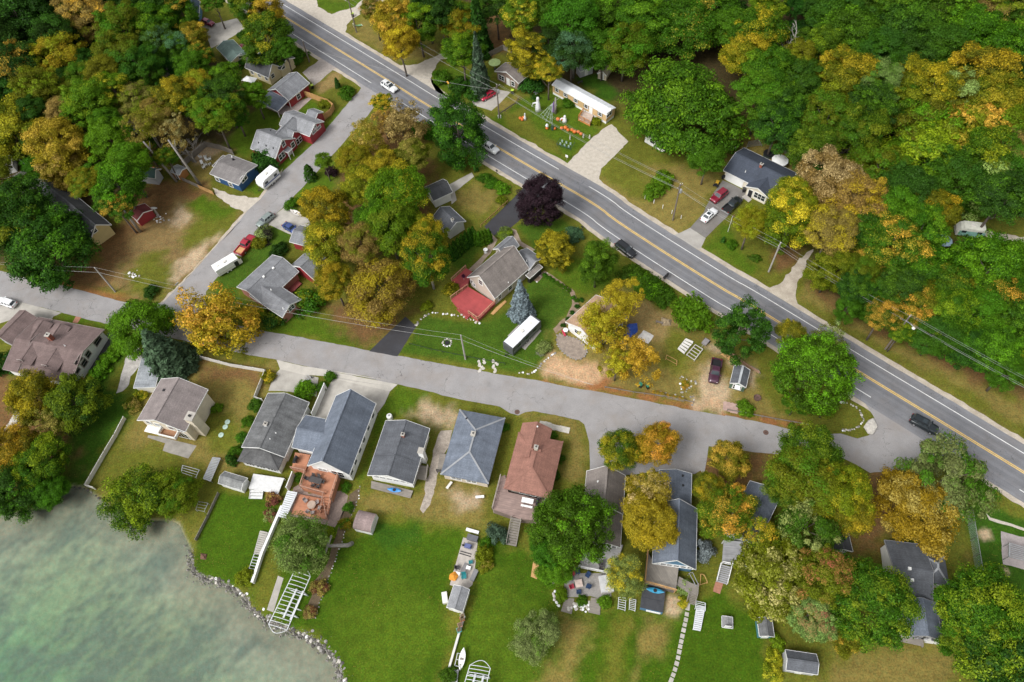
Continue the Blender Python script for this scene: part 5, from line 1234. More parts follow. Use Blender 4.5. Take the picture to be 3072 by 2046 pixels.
def conifer_proto(seed,layers=17,spread=1.0,leaf=0.045,droop=0.12,power=0.85):
    """unit height from z=0 to 1, base radius 1 (scaled per tree)"""
    rnd=np.random.RandomState(seed);Cs,Ns,cl=[],[],[]
    for i in range(layers):
        t=(i+0.5)/layers;R=(1-t)**power*(0.88+0.2*rnd.rand())+0.03
        nb=max(5,int(15*R+4))
        for k in range(nb):
            a=2*math.pi*(k+rnd.rand()*0.8)/nb;L=R*(0.75+0.35*rnd.rand());m_=int(14+60*L)
            u=rnd.rand(m_)**0.7;w=rnd.normal(size=m_)*0.055*(0.4+L)*(0.3+u)
            x=np.cos(a)*u*L-np.sin(a)*w;y=np.sin(a)*u*L+np.cos(a)*w
            z=t*0.97+0.05-droop*0.35*u*L+rnd.normal(size=m_)*0.008
            Cs.append(np.stack([x,y,z],1));Ns.append(np.stack([np.cos(a)*np.ones(m_)*0.7,np.sin(a)*np.ones(m_)*0.7,np.full(m_,0.75)],1)+rnd.normal(size=(m_,3))*0.35);cl.append(np.full(m_,rnd.rand()))
    C=np.concatenate(Cs);N=np.concatenate(Ns);cl=np.concatenate(cl)
    return C,N,cl,rnd,leaf
def conifer_mesh(seed,rad,**k):  # real proportions: height 1, radius rad
    C,N,cl,rnd,leaf=conifer_proto(seed,**k);C=C.copy();C[:,:2]*=rad
    return leaves_mesh('crown',C,N,leaf*(0.5+rad),cl,C[:,2],rnd,1.6)
def column_mesh(seed,rad=0.2,n=900):
    rnd=np.random.RandomState(seed);t=rnd.rand(n)**0.85;a=rnd.rand(n)*2*math.pi
    R=rad*np.sqrt(np.clip(1-t,0.02,1))*(0.85+0.25*rnd.rand(n))*(1+0.12*np.sin(a*5+t*20))
    C=np.stack([np.cos(a)*R,np.sin(a)*R,0.03+t*0.97],1);N=np.stack([np.cos(a),np.sin(a),0.5+0*a],1)+rnd.normal(size=(n,3))*0.4
    return leaves_mesh('crown',C,N,0.035,rnd.rand(n),t,rnd,1.4)
def trunk_mesh(seed,mat_,spread=0.24,limbs=6,top=0.95,r0=0.02):
    rnd=random.Random(seed);mb=MB();dx,dy=rnd.uniform(-.03,.03),rnd.uniform(-.03,.03)
    mb.tube([(0,0,-0.02),(dx*.3,dy*.3,.25),(dx,dy,.55),(dx*1.4,dy*1.2,top)],[r0*1.25,r0,r0*.72,r0*.15],7)
    for i in range(limbs):
        z=.35+.4*i/limbs;a=i*2.4+rnd.random();s_=spread*rnd.uniform(.6,1)
        b=Vector((dx*z,dy*z,z));e=Vector((b.x+math.cos(a)*s_,b.y+math.sin(a)*s_,min(.93,z+.22)))
        mb.tube([b,b.lerp(e,.5)+Vector((0,0,-.01)),e],[r0*.5,r0*.34,r0*.1],5)
    return mb.mesh('trunk',mat_,True)
def bare_mesh(seed,mat_):
    rnd=random.Random(seed);mb=MB()
    def grow(p,d,L,r,dep):
        q_=p+d*L;mid_=p.lerp(q_,.5)+Vector((rnd.uniform(-.06,.06),rnd.uniform(-.06,.06),0))*L
        mb.tube([p,mid_,q_],[r,r*.85,r*.65],5 if dep<2 else 3,False)
        if dep>=5:return
        for k in range(3 if dep<4 else 2):
            nd=(d+Vector((rnd.uniform(-1,1),rnd.uniform(-1,1),rnd.uniform(-.25,.7)))*.62).normalized()
            grow(q_ if k else mid_.lerp(q_,.6),nd,L*rnd.uniform(.62,.82),r*.62,dep+1)
    grow(Vector((0,0,-.02)),Vector((.03,0,1)),.3,.017,0)
    return mb.mesh('branches',mat_)
PR=dict(
 round=[crown_proto(i,140,400,0.85,0.20,0.0182)for i in(11,12,13,14,15)],
 tall=[crown_proto(i,140,380,1.25,0.195,0.0182,-0.8)for i in(21,22)],
 big=[crown_proto(i,280,260,0.72,0.14,0.0145,-0.5,lobes=0.22)for i in(31,32)],
 sparse=[crown_proto(i,120,110,1.0,0.17,0.021,-0.7,inner=0.25,lobes=0.4)for i in(41,42)],
 pine=[crown_proto(i,120,300,1.1,0.19,0.0205,-0.75,flat=0.6,lobes=0.35)for i in(51,52)],
 feather=[crown_proto(i,190,240,0.8,0.165,0.020,-0.5,flat=0.5,lobes=0.3)for i in(61,62)],
 willow=[crown_proto(i,150,210,0.85,0.19,0.019,-0.7,lobes=0.3)for i in(71,72)],
 bush=[crown_proto(i,45,110,0.8,0.30,0.05,-0.2,lobes=0.15)for i in(81,82,83)],
 spruce=[conifer_mesh(91,0.30,layers=26,leaf=0.022),conifer_mesh(92,0.30,layers=26,leaf=0.022)],darkspruce=[conifer_mesh(93,0.22),conifer_mesh(94,0.22)],
 dense=[crown_proto(97,240,260,1.2,0.16,0.0165,-0.85,lobes=0.06,rag=.03)],
 column=[column_mesh(95),column_mesh(96)])
TRK=[trunk_mesh(i,BARK)for i in(1,2,3)];TRKG=[trunk_mesh(i,BARKG)for i in(4,5)];STEM=trunk_mesh(9,BARK,.5,5,.8,.05)
TWIG=M('pale_twigs',(.42,.39,.35),.95,.2,3);BAREM=[bare_mesh(3,TWIG),bare_mesh(8,BARKG)]
PAL=dict(dg=((.034,.098,.010),'dark green'),g=((.060,.150,.008),'green'),bg=((.104,.220,.009),'bright green'),yg=((.175,.228,.010),'yellow-green'),ol=((.145,.170,.010),'olive'),go=((.310,.250,.014),'golden'),
 yl=((.45,.36,.024),'yellow'),orr=((.46,.27,.036),'orange'),br=((.30,.220,.055),'russet'),bl=((.225,.295,.255),'silver-blue'),sg=((.074,.140,.072),'blue-green'),pu=((.031,.016,.022),'dark purple'),
 gg=((.220,.290,.080),'grey-green'),dk=((.022,.064,.007),'very dark green'),rd=((.25,.070,.052),'red'),tan=((.33,.275,.11),'tan'))
LANDMARKS=[('red garage','A',1700,540),('red house','A',1750,820),('blue house','A',1400,1040),('yellow gable','A',560,1380),('skylight house','A',1150,60),('green-roofed cottage','A',1380,320),('wooden shed','A',1065,1030),('brown field','A',1050,1350),('brick ranch','D',1620,380),('cream house','D',1050,1150),('dormered house','D',330,800),('mobile home','B',1490,590),('brown stone house','B',1060,460),('slate-roofed house','C',780,1040),('green camper','C',2030,1370),('red deck','E',840,500),('tan-roofed house','E',1480,600),('grey camper','E',1130,720),('purple tree','B',1240,1220),('giant maple','C',300,640),('bare grey tree','C',985,130),('highway junction','F',1700,1400),('lamp pole','F',1600,700),('sandy forest track','F',970,400),('red-roofed cottage','H',1200,250),('taupe-roofed house','H',1640,500),('blue gable','H',2090,700),('hot tub','H',1915,1090),('rambling grey house','I',1760,1050),('teal shed','I',800,1240),('climbing frame','I',2290,770),('lake inlet','G',450,500),('boat lift','G',1740,1080),('stone patio','H',1500,980),('left edge house','A',70,970),('top right corner','C',2352,0),('top left corner','A',0,0),('white garage','B',660,1150),('canvas shelter','B',1615,420),('dirt drive','F',480,1080)]
LMP=[(n_,Vector((TILE[t][0]+x/2,TILE[t][1]+y/2,0)))for n_,t,x,y in LANDMARKS]
def where(t,x,y):
    p=Vector((TILE[t][0]+x/2,TILE[t][1]+y/2,0))
    n_,q_=min(LMP,key=lambda l:(l[1]-p).length)
    d=p-q_;a=math.degrees(math.atan2(-d.y,d.x))%360;i=int(((a+22.5)%360)//45)
    return['right of','above and right of','above','above and left of','left of','below and left of','below','below and right of'][i]+' the '+n_,d.length
TREES=[]
def tree(t,x,y,r,kind='round',c='g',c2=None,turn=0.0,H=None,label=None,sx=1.0,hz=None,name=None,cat='tree',group=None,trunk=None,seed=None):
    i=len(TREES);rnd=random.Random(seed if seed is not None else i*7+int(x))
    g0=P(t,x,y);R=r*mpp(g0)*.90
    col=PAL[c][0];col2=PAL[c2][0]if c2 else col
    j=lambda q_:[max(0.003,v*rnd.uniform(.88,1.12))for v in q_]
    if kind in('spruce','darkspruce','column'):  # (x,y) is the foot, r the height in sheet units
        foot=g0;Hh=H or r*mpp(g0)*1.5;cz=0;sc=(Hh*sx,Hh*sx,Hh);z0=0.0
    elif kind=='bush':
        Rz=R*(hz or 0.8);c3=P(t,x,y,Rz*0.45);foot=Vector((c3.x,c3.y,0));z0=Rz*0.35;sc=(R*1.22,R*1.22,Rz*1.35);Hh=Rz*1.6
    else:
        H=min(H or min(17,max(5.5,R*1.5+5.0)),2.5*R+3.2);Rz=R*(hz or 1.0)
        hzk={'tall':1.25,'dense':1.2,'big':.72,'pine':1.1,'sparse':1.0}.get(kind,.85)
        z0=max(H-Rz*hzk*0.98,Rz*hzk*0.6);c3=P(t,x,y,z0);foot=Vector((c3.x,c3.y,0));sc=(R,R,Rz);Hh=H
    nm_=name or{'spruce':'spruce_tree','darkspruce':'spruce_tree','column':'arborvitae','bush':'shrub','pine':'pine_tree'}.get(kind,'maple_tree')
    w_,dist=where(t,x,y)
    e=thing(nm_,label or '','shrub' if kind in('bush','column')and cat=='tree' else cat,foot,rnd.uniform(0,6.28))
    ax_=rnd.uniform(.9,1.1);cr=obj('crown',rnd.choice(PR[kind]),e,(0,0,z0),None,(sc[0]*ax_,sc[1]/ax_,sc[2]))
    cr.color=(*j(col),1);cr['tint2']=j(col2);cr['turn']=float(turn*(.66 if c2=='orr' else.85)if c2 else-1.0)
    if kind=='bush':obj('stem',STEM,e,(0,0,0),None,(R,R,z0+Rz*.5))
    elif kind in('spruce','darkspruce','column'):obj('trunk',TRK[0],e,(0,0,0),None,(Hh*.55,Hh*.55,Hh*.95))if kind!='column' else obj('trunk',STEM,e,(0,0,0),None,(Hh*.12,Hh*.12,Hh*.8))
    else:
        s_=max(Hh*.8,R*2.2);obj('trunk',rnd.choice(trunk or TRK),e,(0,0,0),None,(s_,s_,(z0+Rz*.55)))
    if group:e['group']=group
    cn=PAL[c][1]+(' and '+PAL[c2][1]if c2 and turn>.25 else '')
    kn={'spruce':'spruce','darkspruce':'slim spruce','column':'columnar evergreen','bush':'shrub','pine':'pine','sparse':'thin-leaved tree','willow':'fine-leaved tree','big':'huge round tree','tall':'tall tree','feather':'feathery tree'}.get(kind,'tree')
    TREES.append([e,label,cn+' '+kn,w_,dist,R]);return e
def label_trees():
    g={}
    for tr in TREES:
        if not tr[1]:g.setdefault((tr[2],tr[3]),[]).append(tr)
    O=['nearest','second nearest','third nearest','fourth nearest','fifth nearest','sixth nearest','seventh nearest','eighth nearest','ninth nearest']
    for(a,w_),l in g.items():
        l.sort(key=lambda q_:q_[4])
        for k,tr in enumerate(l):
            lb=f'{a} {w_}' if len(l)==1 else f'{a} {w_}, {O[min(k, 8)]} one'
            tr[0]['label']=lb if len(lb.split())<=16 else lb.replace(' and ','-',1)if len(lb.replace(' and ','-',1).split())<=16 else lb.replace(' one','').replace(' and ','-',1)
# --- named trees
T=tree
T('C',300,705,365,'big','g','bg',.3,H=17,label='giant round green maple beside the gravel drive',hz=1.0)
T('B',1240,1215,155,'dense','pu',H=14,label='dense dark purple-leaved tree overhanging the highway',hz=1.2)
T('D',1270,640,240,'sparse','yl','orr',.45,H=12,label='orange and yellow maple at the street corner',seed=4)
T('D',1290,680,190,'sparse','yg','yl',.5,H=9,label='lower yellow maple within the orange corner tree')
T('D',840,660,175,'round','bg',None,0,H=10,label='bright green tree beside the street corner maple')
T('D',1050,905,300,'spruce','sg',H=13,sx=1.25,label='thick blue-green spruce behind the cream house')
T('E',1130,590,200,'spruce','bl',H=11.5,sx=.76,label='silver-blue spruce on the lawn beside the red-decked house')
T('B',885,560,300,'spruce','sg',H=17,sx=.6,label='blue-green spruce beside the brown stone house')
T('B',880,320,250,'darkspruce','dg',H=16,label='dark slim spruce behind the blue-green spruce')
T('B',745,790,190,'tall','dg','g',.3,H=17,label='tall dark green oak leaning over the highway near the white car',hz=1.1)
T('E',270,440,215,'round','br','go',.5,H=12,label='round russet-gold tree beside the black asphalt drive')
T('E',560,240,160,'round','g','go',.35,H=15,label='green tree turning gold left of the red deck',trunk=TRKG)
T('E',330,60,165,'round','bg','ol',.3,H=15,label='bright green tree above the russet-gold round tree');T('E',160,150,130,'round','br','ol',.4,H=14)
T('B',390,1170,190,'round','bg','go',.25,H=15,label='big yellow-green maple left of the white garage');T('B',560,1400,120,'round','yg','go',.5,H=13)
T('D',1960,150,150,'round','yg','yl',.3,H=13);T('A',1960,1260,150,'round','ol','go',.5,H=13);T('A',2190,1130,140,'round','yg','go',.35,H=13);T('D',2000,380,120,'round','yg','go',.5,H=12);T('A',2250,1320,130,'round','g','bg',.4,H=14);T('A',2300,1000,110,'round','ol','go',.6,H=12)
T('B',290,610,62,'round','bg','yl',.5,H=7,label='small yellow-green tree by the highway junction');T('B',410,760,150,'sparse','br','tan',.4,H=12,label='thin russet tree with bare twigs beside the highway');T('B',200,850,125,'sparse','go','br',.4,H=11);T('B',130,960,110,'round','go','ol',.4,H=11);T('B',470,930,110,'round','ol','br',.4,H=11);T('B',300,720,80,'sparse','br','orr',.4,H=9);T('B',540,790,70,'bush','g')
T('E',1330,195,130,'feather','ol','go',.5,H=7,label='spreading olive-gold ornamental tree behind the red-decked house');T('E',1580,280,125,'tall','g','bg',.2,H=14,hz=1.1,label='upright green pine between the lawn and the highway')
T('E',1740,520,150,'sparse','yl','go',.4,H=14,label='golden tree rising over the tan-roofed house');T('E',1600,690,165,'sparse','yl','yg',.35,H=12,hz=1.05,seed=21);T('E',1625,640,155,'sparse','yl','go',.35,H=13,hz=1.05,seed=33,label='broad pale golden tree spreading before the tan-roofed house');T('E',1830,850,155,'sparse','yl','orr',.35,H=10,label='wispy yellow-orange tree by the blue tarp');T('E',1700,890,110,'sparse','go','yl',.4,H=9)
T('F',650,690,155,'pine','dg','g',.2,H=14,hz=1.15,label='dark green pine beside the maroon pickup yard');T('F',1060,930,255,'big','g','bg',.45,H=14,hz=1.1,label='huge green tree between the highway and the street');T('F',950,700,85,'round','ol','go',.3,H=11);T('F',1180,760,110,'sparse','ol','gg',.3,H=13);T('F',990,1115,80,'round','g','yg',.3,H=7);T('F',1170,1140,70,'round','ol','g',.3,H=6)
T('H',1720,170,130,'round','g','go',.45,H=10,label='green-gold tree at the paved lot beside the street');T('H',1930,140,140,'round','go','orr',.4,H=10,label='orange-gold tree at the edge of the village street');T('H',1890,430,150,'sparse','go','tan',.3,H=12,label='golden tree with pale bare branches between two roofs',trunk=TRKG);T('H',1890,600,170,'round','yl','go',.5,H=11,label='dense golden tree between the taupe and blue-grey roofs')
T('H',1400,650,260,'big','g','bg',.3,H=13,hz=1.1,label='large green oak below the taupe-roofed house');T('H',1280,770,120,'round','g',H=9);T('H',1330,900,100,'round','bg',H=7)
T('H',1760,920,130,'willow','gg','yl',.4,H=9,label='fine yellow-green willow beside the stone patio',hz=1.1);T('H',1235,1295,152,'willow','gg','g',.25,H=7,label='round grey-green tree alone on the lake lawn')
T('H',985,680,58,'bush','sg',H=3,label='blue-green dwarf pine beside the wooden stair',hz=1.0);T('H',905,800,48,'bush','yg',label='yellow-green shrub beside the concrete walk',hz=1.1);T('H',915,870,40,'bush','yg','br',.3);T('H',920,735,40,'bush','g')
T('H',1370,1045,38,'bush','bg',label='round green shrub left of the stone patio');T('H',1630,1090,38,'bush','bg',label='round green shrub right of the stone patio');T('H',1490,1080,30,'bush','g');T('I',432,785,55,'bush','bl',label='silver-blue shrub beside the blue-grey roof',hz=1.3);T('H',2105,1000,45,'bush','gg');T('H',2100,1085,32,'bush','yg','yl',.5)
T('I',590,230,120,'round','ol','orr',.5,H=9,label='orange-tinged tree beside the village street verge');T('I',460,400,95,'round','ol','go',.4,H=9);T('I',560,550,170,'round','bg','orr',.42,H=11,label='green maple spotted with orange clumps')
T('I',1060,215,185,'round','g','ol',.3,H=14,label='green tree hanging over the street near the highway');T('I',1050,340,190,'round','yg','g',.4,H=15);T('I',1270,430,160,'round','yg','go',.35,H=14);T('I',930,400,120,'round','g','ol',.4,H=12);T('I',1300,560,120,'round','ol','go',.4,H=12)
T('I',1040,630,200,'pine','g','gg',.45,H=14,label='soft pale green pine among the lower right trees');T('I',1700,530,200,'round','go','br',.35,H=13,label='golden maple in front of the rambling grey house',seed=6);T('I',1890,350,230,'pine','gg','g',.5,H=16,label='pale green pine beside the highway');
T('I',790,700,110,'sparse','yg','yl',.4,H=12);T('I',830,940,230,'feather','yg','tan',.3,H=13,label='yellow-green and tan maple above the lawn',seed=3);T('I',1150,930,160,'feather','ol','rd',.2,H=14,label='maple with crimson-red sprays among the lower right trees');T('I',1410,1050,265,'big','g','ol',.3,H=14,label='great round green maple before the rambling grey house',hz=1.0);T('I',1100,1150,150,'feather','gg','rd',.2,H=11);T('I',1270,1260,110,'round','ol','orr',.3,H=8)
T('I',2120,1130,205,'round','g','yg',.38,H=15,label='large yellow-green tree beside the playground fence');T('I',2270,1400,240,'round','dg','yg',.3,H=13,label='large green tree in the bottom right corner');T('I',2010,1330,130,'round','g','ol',.4,H=10)
T('D',200,1090,140,'round','ol','go',.4,H=9,label='olive tree below the dormered house');T('D',440,1120,165,'round','dg','ol',.55,H=9,label='dark olive tree on the lawn below the dormered house');T('D',330,1250,110,'sparse','ol','br',.4,H=8)
T('D',90,1400,130,'round','ol','go',.5,H=9,label='olive-gold tree at the lake inlet left edge');T('G',260,250,140,'round','g','yg',.4,H=9,label='yellow-green tree above the lake inlet');T('G',110,400,160,'round','dg','g',.3,H=8,label='dark green tree leaning over the lake at the left edge');T('G',310,430,90,'round','g',H=6)
T('G',850,480,200,'willow','g','yg',.5,H=8,label='spreading green tree overhanging the lake shore',hz=.9);T('G',1060,420,140,'willow','yg','g',.4,H=7,label='yellow-green tree beside the garden shed on the shore');T('G',1790,770,190,'willow','gg','g',.4,H=9,label='pale willow beside the boat lift',hz=1.05)
T('D',305,205,235,'round','dg','g',.35,H=13,label='broad dark green tree over the left end of the street',hz=.9);T('D',90,60,170,'round','dg','ol',.25,H=13);T('A',120,1225,150,'round','dg','g',.3,H=14)
# small plants
for a in((('A',1590,960,82,'bush','dg'),'dark evergreen thicket between the red and blue houses'),(('A',2080,560,46,'bush','g'),'round green shrub on the corner verge by the highway'),(('A',1950,625,36,'bush','ol'),'olive shrub inside the wooden fence'),(('A',1940,965,52,'round','bg'),'small bright green tree beside the diagonal street'),(('A',1990,1030,38,'bush','pu'),'purple shrub beside the diagonal street'),(('A',1755,1225,42,'bush','g'),'green shrub at the corner of the concrete drive'),(('D',1670,207,50,'bush','dk'),'dark clipped shrub above the brick ranch'),(('D',1585,105,52,'bush','pu','gg',.5),'purple-grey shrub beside the red pickup'),(('D',1555,160,42,'bush','ol'),'low olive shrub beside the red pickup'),(('D',1850,510,85,'bush','g','ol',.3),'large green shrub below the red side garage'),(('D',1640,620,62,'bush','dg','ol',.3),'dark shrub under the eave of the brick ranch'),(('D',1570,575,36,'bush','yg'),'pale flowering shrub below the brick ranch'),(('D',905,452,40,'bush','dg'),'lone dark round shrub on the brown field corner'),(('D',1830,1050,62,'bush','bg'),'bright green shrub beside the small boat trailer'),(('D',1770,820,1,'bush','g'),None),(('E',1440,112,58,'bush','sg'),'blue-green shrub under the purple tree'),(('E',1032,105,46,'bush','gg','yg',.5),'pale hydrangea at the end of the dark asphalt drive'),(('E',1790,340,66,'bush','g'),None),(('E',1850,385,70,'bush','g'),None),(('E',1915,430,72,'bush','g','bg',.3),None),(('E',1985,485,66,'bush','g'),None),(('E',2150,590,112,'bush','bg','g',.4),'large bright green shrub below the highway hedge'),(('E',2080,540,60,'bush','bg'),None),(('E',710,440,48,'bush','ol','yl',.3),'olive flowering shrub against the red deck'),(('B',650,465,52,'bush','g'),'green shrub at the gravel drive mouth'),(('B',760,520,60,'bush','dg'),None),(('B',850,550,60,'bush','dg','g',.3),None),(('B',1190,525,66,'bush','dg'),'dark round evergreen left of the mobile home'),(('B',910,1070,40,'bush','g'),None),(('B',1010,1130,45,'bush','bg'),None),(('B',950,1100,38,'bush','g'),None),(('B',1010,1205,32,'bush','ol'),None),(('C',190,1080,60,'bush','bg'),'bright green hedge shrub under the giant maple'),(('C',130,1150,58,'bush','bg','g',.3),'lower bright green hedge shrub by the white marker posts'),(('C',450,960,100,'round','g'),'green tree between the giant maple and the slate-roofed house'),(('C',600,1470,32,'bush','g'),None),(('F',740,250,30,'bush','g'),None),(('G',1915,1000,45,'bush','rd','br',.6),'red barberry beside the boat lift'),(('G',1862,1150,36,'bush','rd','br',.6),'lowest red barberry near the boat lift'),(('G',1625,572,38,'bush','rd','gg',.5),'pinkish shrub against the white lawn wall'),(('G',1640,462,44,'bush','rd','br',.4),'dark red shrub beside the white-painted steps'),(('G',1800,335,32,'bush','g'),'green shrub beneath the cedar deck'),(('G',2075,400,30,'bush','g'),'round shrub at the head of the long flower bed'),(('G',1950,690,50,'bush','yg'),None),(('G',2070,620,36,'bush','go','g',.5),None),(('G',2090,520,30,'bush','g'),None),(('D',1980,960,34,'bush','g'),'green hedge shrub at the concrete drive entrance'),(('D',1930,1020,34,'bush','g'),None),(('D',1530,1130,40,'bush','g'),None),(('D',1490,1230,34,'bush','g'),None),(('D',1450,1330,36,'bush','g'),None),(('D',1415,1410,36,'bush','g'),None),(('D',660,840,42,'bush','bg'),None),(('D',620,900,46,'bush','bg'),None),(('D',580,950,44,'bush','bg'),None),(('D',690,790,32,'bush','bg'),None),(('D',850,1060,36,'bush','yg','yl',.4),None),(('D',800,1130,44,'bush','ol','br',.4),None),(('D',1610,960,40,'bush','ol','yl',.4),None),(('D',1300,1150,30,'bush','bg'),None),(('F',680,1150,48,'bush','bg'),None),(('A',1780,345,52,'bush','g'),None),(('A',1480,222,46,'bush','dg'),None),(('A',1430,380,36,'bush','dg'),None),(('D',30,880,60,'bush','dk'),None),(('I',850,1420,45,'bush','yg','yl',.5),None),(('I',840,1510,50,'bush','yg','yl',.5),None),(('I',870,1330,40,'bush','yg'),None),(('H',690,1530,45,'bush','g'),None),(('H',1330,330,30,'bush','g'),None),(('H',1365,230,26,'bush','g'),None),(('H',1030,40,28,'bush','g'),None),(('E',1320,1310,24,'bush','g'),None),(('G',1470,940,50,'bush','yg'),None),(('G',1430,370,1,'bush','g'),None),(('E',1260,790,45,'bush','gg'),None),(('B',1580,730,28,'bush','yg'),None),(('B',1410,620,36,'bush','g'),None),(('E',560,540,34,'bush','yg'),None)):
    if a[0][3]>5:T(*a[0],label=a[1])
for k in range(9):T('E',1270+k*24,352+k*15+(k>6)*30,15,'bush','g',label='low green shrub in the curved mulch strip',group='mulch strip shrubs',seed=k)
for k in range(5):T('E',1490-k*28,500+k*38,15,'bush','dg',label='low dark shrub along the mulch strip near the tan roof',group='mulch strip shrubs',seed=k)
for k in range(12):  # arborvitae hedge, two rows
    T('E',712+k*11.5+(k%2)*8,258-k*9.5,60,'column','dg','g',.3,H=5.2,sx=.72,label='arborvitae in the dark hedge left of the beige house',group='arborvitae hedge',seed=k)
for k in range(6):T('E',838+k*20,168-abs(k-2)*5,60,'column','g',H=4.4,sx=.85,label='arborvitae in the short hedge behind the beige house',group='short arborvitae hedge',seed=k)
T('A',1870,1075,60,'column','dg',H=4.5,sx=1.5,label='dark columnar evergreen beside the diagonal street');T('A',2030,525,60,'column','dg',H=3.0,sx=1.2,label='tiny columnar evergreen on the corner verge');T('G',1400,250,60,'column','dg',H=3.0,sx=1.6,label='dark conical evergreen at the worn-roofed cottage corner');T('C',545,1450,40,'column','dg',H=1.6,sx=1.5,label='tiny conical evergreen on the highway verge')
# --- woods, top left
W_=[(60,420,150,'dg','orr',.2),(120,150,200,'dk','dg',.3),(480,60,115,'br','orr',.4),(540,190,115,'br','ol',.4),(350,340,135,'yl','yg',.45),(240,530,115,'ol','yg',.3),(730,170,130,'ol','g',.4),(920,140,130,'g','bg',.3),(1080,100,95,'g','orr',.25),(1160,215,78,'ol','orr',.5),(1195,330,72,'g','orr',.4),(720,330,130,'ol','g',.4),(850,390,120,'g','dg',.4),(1090,310,100,'g','sg',.3),(1150,400,90,'g',None,0),(1190,520,95,'yl','yg',.5),(1350,455,85,'g','bg',.3),(1330,570,110,'dg','g',.4),(1525,570,75,'bg','g',.3),(1280,690,110,'yg','g',.4),(1060,570,110,'ol','go',.4),(830,600,110,'br','ol',.4),(520,620,125,'bg','yg',.3),(690,560,105,'bg','yl',.3),(370,660,75,'br',None,0),(110,780,175,'ol','go',.5),(360,870,155,'go','orr',.4),(650,840,125,'bg','g',.3),(400,1020,140,'go','br',.5),(760,1000,130,'bg','g',.4),(725,1125,140,'g','bg',.4),(520,1090,90,'go','g',.4),(700,1235,85,'g','orr',.35),(1600,80,108,'go','orr',.4),(1610,240,155,'g','go',.2),(1470,20,95,'g','ol',.3),(1280,5,62,'g',None,0),(1700,290,70,'g',None,0),(660,30,120,'dk',None,0),(820,40,110,'dk','dg',.4),(980,30,100,'dg',None,0),(270,70,140,'dk',None,0),(330,210,110,'dk','dg',.4),(60,620,110,'dg',None,0),(180,660,80,'dg',None,0),(970,690,110,'br','ol',.5),(640,740,90,'g',None,0),(1150,620,90,'g','yg',.4),(1400,660,90,'g','ol',.3),(500,470,100,'ol','g',.5),(620,430,90,'ol',None,0),(960,250,100,'g','sg',.3),(990,940,60,'g','ol',.4),(870,880,60,'g',None,0),(-60,250,150,'dk',None,0),(-80,1050,120,'ol',None,0),(460,-60,130,'dk',None,0),(900,-70,120,'dg',None,0)]
for k,(x,y,r,c1,c2,tn)in enumerate(W_):T('A',x,y,r,'tall' if k%5==3 else 'round',c1,c2,tn,H=random.Random(k).uniform(12,16))
T('A',900,770,125,'sparse','br','ol',.5,H=16,label='thin russet tree with exposed grey limbs above the wooden shed',trunk=TRKG);T('A',1060,790,95,'sparse','br','tan',.4,H=15,label='sparse brown tree behind the grey board fence',trunk=TRKG)
